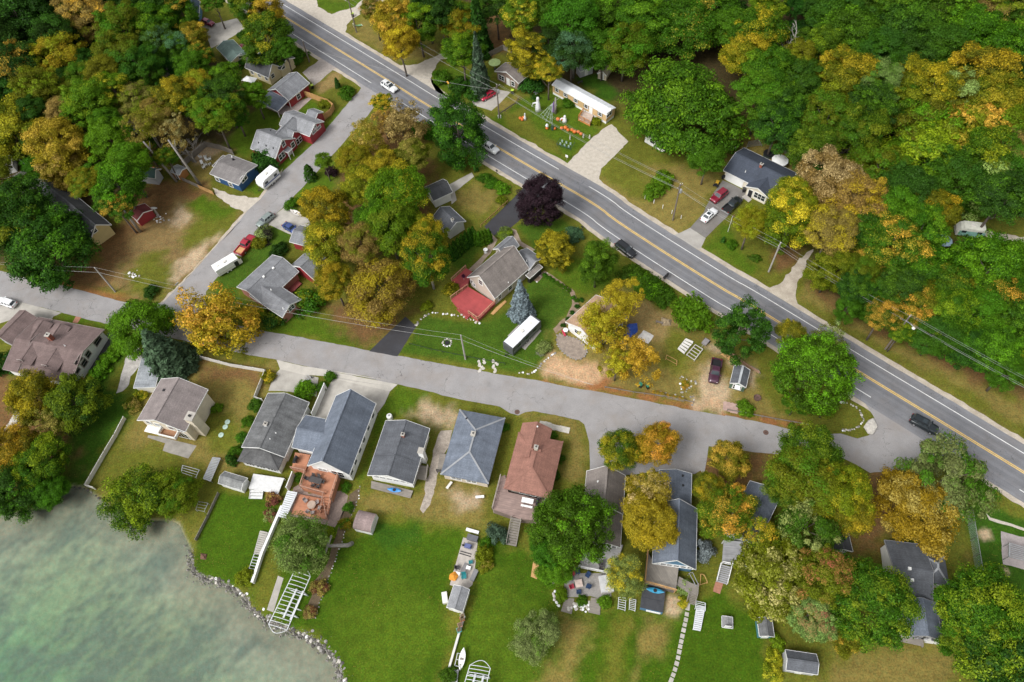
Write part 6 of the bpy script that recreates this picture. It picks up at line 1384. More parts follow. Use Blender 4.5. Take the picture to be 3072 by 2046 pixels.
# --- gold trees by the top gravel drive, and the forest
W_=[('B',370,120,120,'go','orr',.4),('B',400,250,90,'go','yl',.4),('B',510,150,95,'g','yg',.3),('B',240,60,65,'ol','br',.4),('B',640,40,100,'dk','dg',.3),('B',760,120,105,'go','g',.5),('B',770,300,95,'g','yg',.3),('B',980,50,95,'dg','g',.3),('B',1165,320,115,'ol','go',.5),('B',1290,420,72,'yg','yl',.4),('B',1130,90,100,'bg','yl',.25),('B',1290,50,115,'g','dg',.3),('B',1420,120,130,'g',None,0),('B',1430,300,110,'dg','sg',.4),('B',1570,120,135,'g','bg',.3),('B',1750,300,140,'ol','g',.5),('B',1620,300,110,'g',None,0),('B',1820,120,150,'g','bg',.3),('B',1300,260,90,'dk',None,0),('B',560,30,90,'dk',None,0),
 ('C',60,160,140,'g','bg',.3),('C',330,180,165,'g','orr',.14),('C',480,60,135,'g','bg',.3),('C',620,170,115,'g',None,0),('C',740,200,135,'g','go',.3),('C',700,340,125,'yg','go',.45),('C',810,60,95,'bg','yg',.3),('C',830,440,135,'g','bg',.3),('C',780,570,125,'bg','g',.4),('C',1010,350,85,'ol','yg',.4),('C',1240,100,130,'g','dg',.4),('C',1300,230,145,'g','bg',.2),('C',1430,90,145,'g','dg',.4),('C',1570,60,135,'g','bg',.25),('C',1650,210,155,'dg','g',.4),('C',1840,90,155,'g','bg',.25),('C',1800,280,135,'g','dg',.4),('C',2000,210,135,'g','bg',.25),('C',2150,130,125,'br','ol',.4),('C',2280,60,125,'g','dg',.3),('C',2290,300,125,'g','bg',.3),('C',1150,270,95,'g','yg',.3),('C',1000,470,115,'g','dg',.4),('C',1290,450,135,'ol','go',.4),('C',1230,580,145,'ol','yg',.5),('C',1490,520,115,'gg','g',.4),('C',900,640,120,'dg','g',.4),('C',870,760,130,'dg','g',.3),('C',1160,730,150,'ol','g',.5),('C',1360,760,135,'g','ol',.4),('C',1270,880,145,'ol','g',.5),('C',1080,890,115,'g','ol',.3),('C',1660,480,115,'ol','go',.5),('C',1800,540,135,'ol','go',.4),('C',2090,450,145,'ol','go',.45),('C',2190,580,115,'ol','go',.5),('C',1950,610,120,'ol','gg',.4),('C',1760,760,160,'ol','bg',.45),('C',2240,790,125,'yg','bg',.4),('C',2300,690,125,'ol','g',.4),('C',2180,930,150,'g','yg',.3),('C',2290,920,110,'br','g',.4),('C',2100,1110,175,'g','gg',.4),('C',1490,1030,145,'ol','g',.5),('C',1560,1260,135,'bg','g',.3),('C',1180,1090,160,'br','tan',.5),('C',1340,1190,150,'br','go',.4),('C',960,1200,125,'yg','yl',.4),('C',950,1340,140,'bg','yl',.35),('C',715,1330,85,'go','yg',.4),('C',1200,1380,125,'br','go',.4),('C',1380,1360,105,'dg','g',.4),('C',1560,1440,145,'g','orr',.4),('C',1800,1270,115,'ol','go',.3),('C',1730,1400,125,'g','bg',.4),('C',2230,1180,130,'dg','g',.4),('C',1640,340,120,'dg',None,0),('C',1900,400,120,'dg','g',.4),('C',1500,330,120,'g','dg',.5),('C',1450,640,110,'dg','g',.4),('C',1600,620,110,'g','ol',.4),('C',1930,1060,140,'g','dg',.4),('C',2330,480,110,'dk','dg',.4),('C',1640,1130,120,'dg',None,0),('C',1100,1000,90,'dg',None,0),('C',2330,1080,110,'g','dg',.4),
 ('F',1190,330,115,'yg','ol',.5),('F',1450,240,125,'g','orr',.5),('F',1680,290,155,'g','bg',.4),('F',1830,440,150,'g','ol',.3),('F',2100,340,185,'g','bg',.45),('F',2290,300,140,'bg','g',.4),('F',1420,480,115,'g','dg',.3),('F',1510,590,85,'g','orr',.6),('F',1700,560,120,'ol','orr',.35),('F',1900,580,130,'g','yg',.4),('F',2060,590,130,'bg','g',.4),('F',2230,520,140,'g','orr',.3),('F',2310,660,130,'g','bg',.3),('F',1830,710,115,'g','dg',.4),('F',2000,780,120,'dg','g',.4),('F',2180,800,120,'g','bg',.4),('F',2330,870,120,'g','yg',.3),('F',1330,420,90,'dg','g',.4),('F',1290,540,70,'g',None,0),('F',1600,430,110,'dg','g',.4),('F',1370,330,90,'ol','g',.4),('F',2450,480,140,'g',None,0),('F',2450,800,140,'g',None,0),('F',1620,690,60,'g','yg',.4),('F',2250,930,80,'g',None,0)]
for k,(t,x,y,r,c1,c2,tn)in enumerate(W_):T(t,x,y,r*1.13,'tall' if k%6==2 else 'round',c1,c2,tn,H=random.Random(k+50).uniform(13,17)if t!='F' else random.Random(k).uniform(9,13))
T('C',2040,790,200,'feather','yg','orr',.42,H=15,label='feathery maple with orange-tipped sprays in the forest');T('C',1750,970,240,'feather','bg','yg',.45,H=14,label='broad bright yellow-green feathery maple in the forest')
def bare(t,x,y,Hh,label,k=0):
    g0=P(t,x,y,Hh*.6);e=thing('bare_tree',label,'tree',(g0.x,g0.y,0));obj('branches',BAREM[k],e,(0,0,0),k*1.3,(Hh*1.0,Hh*1.0,Hh*.62));return e
bare('C',985,150,22,'leafless pale grey tree standing in the forest');bare('A',1080,800,15,'leafless grey tree behind the board fence',1);bare('F',1230,760,12,'bare grey top beside the huge roadside tree',1);bare('H',1920,420,11,'pale bare branches within the golden tree by the roofs')
# understory filling the gaps of the woods
feet=[(tr[0].location.x,tr[0].location.y,tr[5])for tr in TREES];rnd_=random.Random(17);k=0
WOODS=('A -100,-150 1080,-150 1150,120 1240,300 1240,640 1000,760 620,760 560,1100 420,1180 -100,900','B 560,-200 1060,-200 1060,60 1300,260 1560,340 1700,300 1800,200 C 400,200 640,420 700,700 900,800 1120,940 1350,1000 1500,1250 1850,1220 2200,1250 2500,1200 2500,-200','F 1180,300 1400,100 1800,150 2100,200 2500,260 2500,1000 2200,860 1900,760 1500,600')
for s_ in WOODS:
    pl=[(p.x,p.y)for p in S(s_)];xs=[p[0]for p in pl];ys=[p[1]for p in pl]
    for _ in range(620):
        x,y=rnd_.uniform(min(xs),max(xs)),rnd_.uniform(min(ys),max(ys))
        if k>=210 or sdist(np.array([x]),np.array([y]),pl)[0]<1 or min(math.hypot(x-a-0,y-b)-.55*r_ for a,b,r_ in feet)<1.2:continue
        R=rnd_.uniform(2.6,3.8);H_=rnd_.uniform(6,9);e=thing('understory_tree','dark understory tree filling a gap beneath the forest canopy','tree',(x,y,0),rnd_.uniform(0,6),'forest understory');cr=obj('crown',rnd_.choice(PR['round']),e,(0,0,H_-R*.8),None,(R,R,R));cr.color=(*[v*rnd_.uniform(.8,1.2)for v in PAL[rnd_.choice(('dg','dk','g'))][0]],1);cr['tint2']=[.05,.1,.01];cr['turn']=-1.0;obj('trunk',TRK[k%3],e,(0,0,0),None,(H_*.7,H_*.7,H_*.85));feet.append((x,y,R));k+=1
label_trees()
# ------------------------------------------------------------------ vehicles
RIM=M('alloy_rim',(0.42,0.42,0.43),0.35,0.1,metal=0.5);LAMPW=M('headlamp',(0.75,0.77,0.78),0.15,0.02);LAMPR=M('tail_lamp',(0.30,0.012,0.012),0.2,0.05);CGLASS=glassmat('car_glass',(0.028,0.038,0.044));PLATE=M('number_plate',(0.62,0.62,0.60),.5,.05)
def loft(st):
    """body from stations (x, half width, z low, z top, half width at top)"""
    mb=MB();n=len(st);vs=[]
    for x,w,z0,z1,wt in st:
        zm=z0+(z1-z0)*.55
        vs+=[(x,-w*.93,z0),(x,-w,z0+(z1-z0)*.25),(x,-w,zm),(x,-wt,z1),(x,-wt*.55,z1+.025),(x,wt*.55,z1+.025),(x,wt,z1),(x,w,zm),(x,w,z0+(z1-z0)*.25),(x,w*.93,z0)]
    k=10;fs=[]
    for i in range(n-1):
        for j in range(k):fs.append((i*k+j,(i+1)*k+j,(i+1)*k+(j+1)%k,i*k+(j+1)%k))
    fs.append(tuple(range(k)));fs.append(tuple(reversed(range((n-1)*k,n*k))))
    fs=[tuple(reversed(f))for f in fs]
    return mb.add(vs,fs)
def vehicle(name,label,cat,front,rear,z,kind,col,L=None,rails=False,sunroof=False,cargo=None,metal=0.15):
    f=P(*front,z);r=P(*rear,z);d=f-r;c=(f+r)/2;a=math.atan2(d.y,d.x)
    L=L or d.length;s_=L/4.7
    e=thing(name,label,cat,(c.x,c.y,0.026),a)
    pm=paintmat('paint_'+name+'_'+'_'.join(str(round(v*100))for v in col),col,metal)
    h=L/2;W={'suv':.96,'sedan':.90,'wagon':.89,'pickup':.99,'hatch':.86}[kind]*(s_**.25)
    belt,roof,hood={'suv':(1.12,1.74,1.05),'sedan':(.98,1.45,.95),'wagon':(1.0,1.50,.95),'pickup':(1.20,1.86,1.14),'hatch':(.98,1.5,.95)}[kind]
    # cabin span: base of windscreen, front of roof, rear of roof, base of rear window (fractions of length, + forward)
    cb={'suv':(.20,.07,-.40,-.475),'sedan':(.19,.06,-.21,-.36),'wagon':(.20,.07,-.37,-.46),'pickup':(.22,.115,-.09,-.14),'hatch':(.21,.07,-.33,-.45)}[kind]
    zb=.30
    st=[(h,W*.72,zb+.1,hood-.30,W*.62),(h-.10,W*.88,zb,hood-.12,W*.78),(h-.45,W*.97,zb-.04,hood-.03,W*.84),(h*.62,W,zb-.05,hood,W*.87),(L*cb[0],W,zb-.05,hood+.03,W*.87)]
    if kind=='pickup':
        bedz=belt-.02
        st+=[(L*cb[0]-.15,W,zb-.05,belt,W*.88),(L*cb[3],W,zb-.05,belt,W*.90)]
    elif kind=='sedan':st+=[(L*cb[0]-.2,W,zb-.05,belt,W*.86),(-L*.1,W,zb-.05,belt,W*.86),(L*cb[3],W,zb-.05,belt+.02,W*.85),(-h+.5,W*.97,zb-.04,belt-.02,W*.82),(-h+.1,W*.88,zb,belt-.12,W*.76),(-h,W*.75,zb+.08,belt-.3,W*.68)]
    else:st+=[(L*cb[0]-.2,W,zb-.05,belt,W*.88),(-L*.15,W,zb-.05,belt,W*.89),(-h+.45,W*.98,zb-.04,belt,W*.88),(-h+.1,W*.92,zb,belt-.03,W*.83),(-h,W*.82,zb+.08,belt-.25,W*.76)]
    body=loft(st).build('body',pm,e,True)
    x1,x2,x3,x4=[L*q_ for q_ in cb];wb=W*.85;wr=W*.70;zb_=belt-.05
    # cabin shell
    vs=[(x1,-wb,zb_),(x2,-wr,roof-.04),(x3,-wr,roof-.04),(x4,-wb,zb_),(x1,wb,zb_),(x2,wr,roof-.04),(x3,wr,roof-.04),(x4,wb,zb_),(x2-.2,0,roof+.02),(x3+.2,0,roof+.02)]
    fs=[(0,1,5,4),(3,7,6,2),(0,3,2,1),(4,5,6,7),(1,2,9,8),(6,5,8,9),(1,8,5),(2,6,9)]
    cab=MB().add(vs,fs).build('cabin',pm,e)
    def pane(nm_,q_,off):
        q_=[Vector(v)for v in q_];cc=sum(q_,Vector())/4
        q_=[cc+(v-cc)*.86+Vector(off)for v in q_];n_=(q_[1]-q_[0]).cross(q_[2]-q_[0])
        if n_.dot(Vector(off))<0:q_.reverse()
        MB().add(q_,[(0,1,2,3)]).build(nm_,CGLASS,e)
    pane('windscreen',(vs[0],vs[1],vs[5],vs[4]),(.02,0,.015));pane('rear_window',(vs[3],vs[7],vs[6],vs[2]),(-.02,0,.015))
    xm=(x1+x4)/2+.1
    for sy in(-1,1):
        A_,B_,C_,D_=[Vector((v[0],v[1]*(-sy)if False else sy*abs(v[1]),v[2]))for v in(vs[0],vs[1],vs[2],vs[3])]
        nseg=2 if kind in('sedan','pickup','hatch')else 3
        for k in range(nseg):
            t0,t1=k/nseg+.03,(k+1)/nseg-.03
            pane('side_window',(A_.lerp(D_,t0),B_.lerp(C_,t0),B_.lerp(C_,t1),A_.lerp(D_,t1)),(0,sy*.02,.012))
        MB().box(x1-.15,x1+.05,min(sy*wb,sy*(W+.16)),max(sy*wb,sy*(W+.16)),belt-.02,belt+.14).build('mirror',pm,e)
        MB().box(h-.32,h-.06,sy*W*.62-.14,sy*W*.62+.14,hood-.28,hood-.12).build('headlight',LAMPW,e)
        MB().box(-h-.01,-h+.16,sy*W*.72-.11,sy*W*.72+.11,belt-.32,belt-.08).build('taillight',LAMPR,e)
        for xx in(h*.60,-h*.58):
            wl=MB().wheel(0,0,0,.35*s_**.3,.24).build('wheel',TYRE,e,loc=(xx,sy*(W-.12),.35*s_**.3-.01));MB().wheel(0,sy*.07,0,.22,.13,10).build('rim',RIM,wl)
        if rails:MB().beam((x2,sy*wr*.92,roof+.05),(x3,sy*wr*.92,roof+.05),.05,.05).build('roof_rail',BLACK,e)
    MB().box(h-.02,h+.02,-.5,.5,.42,.66).build('grille',BLACK,e);MB().box(-h-.03,-h+.02,-.16,.16,.62,.74).build('number_plate',PLATE,e)
    if sunroof:MB().box(x2-1.0,x2-.25,-wr*.6,wr*.6,roof-.03,roof+.035).build('sunroof',CGLASS,e)
    if kind=='pickup':
        x5=L*cb[3];b=MB()
        b.box(-h,x5,-W,-W+.14,zb,bedz).box(-h,x5,W-.14,W,zb,bedz).box(-h,-h+.1,-W+.14,W-.14,zb,bedz).box(-h+.1,x5,-W+.14,W-.14,zb,.78)
        b.build('cargo_bed',pm,e);MB().box(-h-.12,-h,-W*.9,W*.9,.42,.6).build('bumper',STEEL,e)
        if cargo is not None:MB().box(-h+.25,x5-.2,-W+.22,W-.22,.785,.92).build('bed_mat',cargo,e)
        else:MB().box(-h+.12,x5-.02,-W+.16,W-.16,.785,.80).build('bed_liner',BLACK,e)
    return e
V=vehicle
V('white_suv','white SUV driving on the highway near the top','car',('B',388,548),('B',284,482),.9,'suv',(.72,.73,.73),5.1,True,True,metal=0)
V('white_crossover','white crossover on the highway beside the dark oak','car',('B',990,910),('B',893,852),.9,'suv',(.72,.73,.73),4.8,True,metal=0)
V('black_suv','black SUV at the highway edge beside the pine','car',('B',1812,1536),('B',1697,1448),.9,'suv',(.016,.018,.022),5.1,True)
V('black_suv','black SUV on the highway at the street junction','car',('F',1842,1288),('F',1672,1200),.9,'suv',(.014,.02,.024),4.9,True,True)
V('silver_wagon','silver-green wagon parked on the diagonal street','car',('A',1548,1352),('A',1632,1282),.8,'wagon',(.30,.35,.33),4.6,metal=.5)
V('red_pickup','red pickup with plywood in its bed on the diagonal street','pickup',('A',1525,1402),('A',1418,1532),.9,'pickup',(.36,.015,.035),5.8,cargo=woodmat('plywood',(.55,.30,.13)))
V('blue_car','blue sedan on the concrete drive','car',('A',1785,1392),('A',1702,1340),.8,'sedan',(.05,.085,.26),4.4,metal=.4)
V('red_hatchback','bright red hatchback beside the utility pole','car',('B',888,590),('B',962,550),.8,'hatch',(.45,.012,.045),4.3)
V('maroon_suv','maroon SUV parked beside the slate-roofed house','car',('C',480,1205),('C',566,1138),.9,'suv',(.22,.012,.03),4.6)
V('black_pickup','black pickup parked beside the slate-roofed house','pickup',('C',652,1180),('C',555,1270),.9,'pickup',(.012,.016,.018),5.4)
V('white_sedan','white car with a sunroof at the end of the asphalt drive','car',('C',505,1250),('C',422,1325),.8,'sedan',(.74,.75,.76),4.6,sunroof=True,metal=0)
V('maroon_car','maroon car on the grey drive at the top left','car',('A',1283,145),('A',1208,118),.8,'hatch',(.22,.012,.04),4.3)
V('red_jeep','dark red car half hidden behind the green-roofed cottage','car',('A',1515,315),('A',1432,280),.8,'suv',(.20,.02,.04),4.4)
V('maroon_pickup','plum-maroon pickup in the dirt yard','pickup',('F',490,985),('F',510,862),.9,'pickup',(.075,.028,.05),5.3)
V('white_car','white car at the left edge beside the brown garage','car',('D',-20,492),('D',98,532),.8,'wagon',(.74,.75,.76),4.5,metal=0)
# ---- caravans and trailers
def caravan(name,label,front,rear,z,W,H,body,trim,kind='box',windows=2,roofm=None):
    f=P(*front,z);r=P(*rear,z);d=f-r;c=(f+r)/2;a=math.atan2(d.y,d.x);L=d.length;h=L/2
    e=thing(name,label,'trailer',(c.x,c.y,.012),a);w=W/2
    if kind=='round':prof=[(-h,.55),(-h-.02,H*.55),(-h+.35,H*.86),(-h+1.1,H),(h-1.6,H*.99),(h-.6,H*.86),(h-.05,H*.5),(h,.6)]
    elif kind=='nose':prof=[(-h,.55),(-h,H-.12),(-h+.15,H),(h-.9,H),(h-.25,H-.35),(h,H*.5),(h-.15,.6)]
    else:prof=[(-h,.55),(-h,H-.06),(-h+.06,H),(h-.12,H),(h,H-.18),(h,.55)]
    n=len(prof);mb=MB();mb.add([(x,-w,zz)for x,zz in prof]+[(x,w,zz)for x,zz in prof],[tuple(range(n)),tuple(reversed(range(n,2*n)))]+[(i,n+i,n+(i+1)%n,(i+1)%n)for i in range(n)])
    mb.build('shell',body,e)
    MB().box(-h+.35,h-1.0 if kind!='box' else h-.2,-w+.08,w-.08,H-.02,H+.03).build('roof_panel',roofm or body,e)
    for sy in(-1,1):
        MB().box(-h+.12,h-.35,sy*w-.02,sy*w+.025,H*(.25 if kind=='round' else.42),H*(.74 if kind=='round' else.52)).build('side_stripe',trim,e)
        for k in range(windows):
            x=-h*.55+k*(1.1*h)/max(1,windows-1)if windows>1 else 0
            MB().box(x-.45,x+.45,sy*w-.02,sy*w+.04,H*.56,H*.78).build('window',CGLASS,e)
        for xx in(-.45,.38):
            wl=MB().wheel(0,0,0,.34,.2).build('wheel',TYRE,e,loc=(xx-.2,sy*(w-.12),.33));MB().wheel(0,sy*.05,0,.19,.12,10).build('rim',WHITE,wl)
    MB().beam((h-.1,-.5,.5),(h+1.0,0,.48),.08,.1).beam((h-.1,.5,.5),(h+1.0,0,.48),.08,.1).beam((h+.85,0,0),(h+.85,0,.6),.07,.07).build('tow_bar',BLACK,e)
    MB().box(-.35,.35,-.35,.35,H+.03,H+.28).build('roof_unit',OFFWHITE,e);MB().box(-h*.6-.25,-h*.6+.25,-.25,.25,H+.03,H+.12).build('roof_hatch',OFFWHITE,e)
    return e,h,w,H
caravan('camper_trailer','white camper with blue stripe beside the blue house',('A',1558,1110),('A',1655,1025),1.6,2.4,2.9,WHITE,M('blue_stripe',(.09,.12,.28),.4),'nose')
e,h_,w_,H_=caravan('cargo_trailer','white cargo trailer behind the red pickup',('D',1425,250),('D',1292,330),1.3,2.2,2.4,WHITE,OFFWHITE,'box',0)
MB().box(h_-1.3,h_-.4,-w_-.035,-w_+.01,.6,1.9).build('side_door_opening',BLACK,e);MB().box(h_-.4,h_+.45,-w_-.05,-w_-.01,.6,1.9).build('open_door',OFFWHITE,e)
caravan('travel_trailer','dark grey camper with white roof on the lawn',('E',1048,795),('E',1218,628),1.7,2.5,3.1,M('grey_camper_skin',(.085,.088,.095),.4),M('grey_decal',(.2,.2,.21),.4),'box',3,M('rubber_roof',(.74,.77,.80),.4,.15,.8))
caravan('retro_camper','rounded mint-green and cream camper at the forest edge',('C',1945,1368),('C',2115,1388),1.4,2.3,2.7,M('cream_camper',(.66,.66,.58),.35),M('mint_band',(.22,.42,.36),.35),'round')
def frame_thing(name,label,cat,s,z=0.0):
    pts=S(s,z);c=sum(pts,Vector())/len(pts);d=pts[1]-pts[0];a=math.atan2(d.y,d.x)
    e=thing(name,label,cat,(c.x,c.y,0),a);R=Matrix.Rotation(-a,3,'Z');return e,[R@(p-c)for p in pts]
def at(name,label,cat,t,x,y,rz=0.0,group=None):p=P(t,x,y);return thing(name,label,cat,(p.x,p.y,0.0),rz,group)
def dirang(t,x0,y0,x1,y1):d=P(t,x1,y1)-P(t,x0,y0);return math.atan2(d.y,d.x)
# small boat on its trailer; canoe; kayaks
def kayak(label,a,b,z,mat_,W=.75,H=.32,name='kayak',cat='kayak',open_=False):
    p=P(*a,z);q_=P(*b,z);d=q_-p;L=d.length;c=(p+q_)/2;e=thing(name,label,cat,(c.x,c.y,z-.02),math.atan2(d.y,d.x));n=10;vs=[];fs=[]
    for i in range(n+1):
        t=i/n*2-1;w=W/2*(1-abs(t)**2.2)+.02;x=t*L/2;zz=.10*abs(t)**2
        vs+=[(x,-w,H*.7+zz),(x,-w*.6,.02+zz),(x,w*.6,.02+zz),(x,w,H*.7+zz),(x,0,(H*.35 if open_ and abs(t)<.8 else H)+zz)]
    for i in range(n):
        for j in range(5):fs.append((i*5+j,i*5+(j+1)%5,(i+1)*5+(j+1)%5,(i+1)*5+j))
    MB().add(vs,[tuple(reversed(f))for f in fs]).build('hull',mat_,e)
    if not open_:MB().lathe([(.28,0),(.30,.05)],12,(0,0,H-.02)).build('cockpit',BLACK,e)
    else:MB().box(-.15,.15,-W*.42,W*.42,H*.5,H*.56).build('seat',WOODGREY,e);MB().box(-L*.28,-L*.24,-W*.3,W*.3,H*.5,H*.56).build('seat',WOODGREY,e)
    return e
BLUEP=M('blue_plastic',(.03,.22,.55),.4);kayak('bright blue kayak on the grey plank deck',('H',325,412),('H',410,425),.5,BLUEP);kayak('teal-blue kayak beside the hot tub',('H',1875,1010),('H',1985,1032),1.0,M('teal_plastic',(.03,.25,.42),.4),.8)
kayak('white canoe on a rack at the bottom lawn',('H',760,1500),('H',785,1362),.6,WHITE,.95,.4,'canoe','canoe',True);kayak('orange kayak lying by the dark green hut',('A',900,1005),('A',965,1025),.5,M('orange_plastic',(.6,.22,.02),.5),.7);kayak('white rowing boat with red stripe on the concrete drive',('A',1745,1265),('A',1815,1300),.6,M('boat_white',(.7,.66,.62),.4),1.1,.5,'rowing_boat','boat',True)
e=at('boat_trailer','small silver boat trailer on the concrete drive','trailer','D',1855,985,dirang('D',1840,970,1895,1040));MB().beam((-1.2,0,.45),(1.3,0,.45),.1,.1).beam((-.2,-.7,.45),(-.2,.7,.45),.08,.08).beam((-1.1,-.5,.5),(.7,-.5,.5),.08,.08).beam((-1.1,.5,.5),(.7,.5,.5),.08,.08).build('frame',STEEL,e)
for sy in(-1,1):MB().wheel(-.2,sy*.75,.28,.28,.16).build('wheel',TYRE,e)
# ------------------------------------------------------------------ utility poles, wires, signs
POLEW=M('pole_wood',(.17,.14,.115),.9,.25,3.0);POLEG=M('pole_weathered',(.34,.32,.29),.9,.2,3.0);WIRE=M('wire',(.30,.30,.29),.5,.1)
TOPS={}
def pole(key,label,base,H,mat_,arm=1.2,rz=0.0,lamp=False,trafo=False):
    b=P(*base);e=thing('utility_pole',label,'utility pole',b,rz)
    MB().tube([(0,0,-.1),(0,0,H*.5),(0,0,H)],[.19,.165,.13],10).build('shaft',mat_,e)
    if arm:MB().box(-.06,.06,-arm,arm,H-.7,H-.56).build('crossarm',mat_,e)
    for yy in((-arm*.85,0,arm*.85)if arm else(0,)):MB().lathe([(.05,H-.56 if yy else H),(.07,H-.45 if yy else H+.08),(.03,H-.38 if yy else H+.2)],8,(0,yy,0)).build('insulator',OFFWHITE,e)
    if trafo:MB().lathe([(.24,H-2.2),(.26,H-2.1),(.26,H-1.3),(.2,H-1.2)],12,(.42,0,0)).build('transformer',STEEL,e)
    if lamp:
        l=MB().tube([(0,0,H-1.5),(.9,-.4,H-1.1),(1.6,-.7,H-1.05)],.05,6).build('lamp_arm',STEEL,e);MB().lathe([(.12,H-1.1),(.3,H-1.2),(.28,H-1.35),(.1,H-1.4)],12,(1.7,-.75,0)).build('lamp_head',OFFWHITE,l)
    R=Matrix.Rotation(rz,3,'Z');TOPS[key]=[b+R@Vector((0,q_,H-.38 if q_ else H+.15))for q_ in(-arm*.85,0,arm*.85)]+[b+Vector((0,0,H-1.6))]
HA=-math.radians(48)
pole('a','slim dark pole on the verge beside the parking pad',('A',1857,372),6.3,POLEW,0);pole('b','utility pole at the top edge beside the green hammock',('A',2140,195),10.5,POLEW,.9,HA);pole('c','utility pole with two white guards beside the pumpkin lawn',('B',995,705),9.8,POLEW,1.0,HA,trafo=True);pole('d','utility pole with transformer beside the white marker posts',('B',2037,1320),11,POLEW,1.0,HA,trafo=True);pole('e','weathered grey utility pole on the grassy verge',('F',820,330),9.3,POLEG,.6,HA);pole('f','utility pole with street lamp at the forest edge',('F',1520,795),11.2,POLEW,1.0,HA,lamp=True);pole('g','grey utility pole on the lawn near the camper',('E',793,855),8.7,POLEG,0);pole('h','leaning-looking grey pole on the brown field',('D',692,450),8.3,POLEG,0)
offp=hw[-1]+Vector((5,12,11));TOPS['z']=[offp+Vector((-.7,-.6,0)),offp+Vector((0,0,.4)),offp+Vector((.7,.6,0)),offp+Vector((0,0,-1.5))]
offp=hw[0]+Vector((9,8,11));TOPS['y']=[offp+Vector((-.7,-.6,0)),offp+Vector((0,0,.4)),offp+Vector((.7,.6,0)),offp+Vector((0,0,-1.5))]
offp=P('D',-300,240,8);TOPS['x']=[offp]*4;offp=P('E',1560,1010,7.5);TOPS['w']=[offp]*4
WN={'y':'the top edge','b':'the hammock pole','c':'the guarded pole','d':'the transformer pole','e':'the weathered verge pole','f':'the lamp pole','z':'the right edge','x':'the left edge','h':'the brown field pole','g':'the lawn pole','w':'the dirt yard','a':'the slim pole'}
for a,b,idx in(('y','b',(1,3)),('b','c',(1,3)),('c','d',(0,1,2,3)),('d','e',(0,1,3)),('e','f',(0,1,3)),('f','z',(0,1,2,3)),('x','h',(1,3)),('h','g',(1,3)),('g','w',(1,3)),('c','a',(3,))):
    for i in idx:
        p,q_=TOPS[a][i],TOPS[b][i];L=(q_-p).length;n=max(6,int(L/4));pts=[p.lerp(q_,k/n)-Vector((0,0,4*(L*.022+.15*(i==3))*(k/n)*(1-k/n)))for k in range(n+1)]
        tag(MB().tube(pts,.016 if i!=3 else.026,4).build('power_line',WIRE),f"{['left', 'top', 'right', 'lowest'][i]} power line from {WN[a]} to {WN[b]}",'cable','overhead power lines')
def post(name,label,cat,t,x,y,H=1.0,r=.07,mat_=WHITE,group=None):
    e=at(name,label,cat,t,x,y,0,group);MB().tube([(0,0,-.05),(0,0,H)],r,8).build('shaft',mat_,e);MB().lathe([(r*1.05,H),(r*.6,H+.04)],8).build('cap',mat_,e);return e
for k,(x,y)in enumerate(((1868,1192),(1922,1220),(1975,1250),(2030,1282),(2085,1312))):post('marker_post',['first','second','third','fourth','fifth'][k]+' white marker post from the left beside the highway','post','B',x,y,1.1,.075,WHITE,'white marker posts')
for x,l_ in((992,'left'),(1001,'right')):post('pole_guard',f'{l_} white guard stub at the utility pole foot','post','B',x-2 if l_=='left' else x+4,708,.9,.09)
def sign(name,label,t,x,y,H,w,h,face,rz=0,cat='sign',diamond=False):
    e=at(name,label,cat,t,x,y,rz);MB().box(-.03,.03,-.03,.03,0,H).build('post',STEEL,e)
    if diamond:MB().add([(-.04,0,H-w),(-.04,w,H),(-.04,0,H+w),(-.04,-w,H),(-.01,0,H-w),(-.01,w,H),(-.01,0,H+w),(-.01,-w,H)],[(0,1,2,3),(7,6,5,4),(0,4,5,1),(1,5,6,2),(2,6,7,3),(3,7,4,0)]).build('panel',face,e)
    else:MB().box(-.05,-.03,-w/2,w/2,H-h,H).build('panel',face,e)
    return e
sign('warning_sign','orange-yellow diamond sign beside the highway spruce','B',695,545,2.6,.5,.5,M('sign_yellow',(.75,.38,.02),.5),math.radians(42),diamond=True);sign('street_sign','small green street sign at the gravel drive mouth','B',430,365,2.6,.9,.25,M('sign_green',(.02,.22,.14),.5),1.0);sign('yard_sign','white round-cornered sign on the pumpkin lawn near the highway','B',1400,960,1.6,.7,.7,WHITE,.9);sign('street_sign','pale street sign at the village street corner','D',1090,440,2.4,.8,.3,M('sign_pale',(.55,.6,.6),.5),-.7)
e=at('mailbox','black mailbox beside the highway at the dark drive','mailbox','E',1493,82,.6);MB().box(-.05,.05,-.05,.05,0,1.0).build('post',POLEW,e);MB().box(-.12,.12,-.28,.28,1.0,1.25).build('box',BLACK,e)
e=at('mailbox','dark mailbox on a post by the white garage walk','mailbox','B',982,1045,.6);MB().box(-.05,.05,-.05,.05,0,1.0).build('post',POLEW,e);MB().box(-.12,.12,-.28,.28,1.0,1.25).build('box',BLACK,e)
e=at('flagpole','thin pole with a small flag beside the slate-roofed house','flagpole','C',575,1390,.8);MB().tube([(0,0,0),(0,0,5.0)],.04,6).build('shaft',WHITE,e);MB().box(0,.9,-.012,.012,4.2,4.85).build('flag',M('flag_cloth',(.5,.16,.16),.8,.3,4),e)
e=at('mail_cluster','row of dark mailboxes on the highway shoulder','mailboxes','E',1995,372,HA)
for k in range(3):MB().box(-.2,.2,-.9+k*.6,-.5+k*.6,.9,1.3).build('box',BLACK,e);MB().box(-.05,.05,-.75+k*.6,-.65+k*.6,0,.9).build('post',POLEW,e)
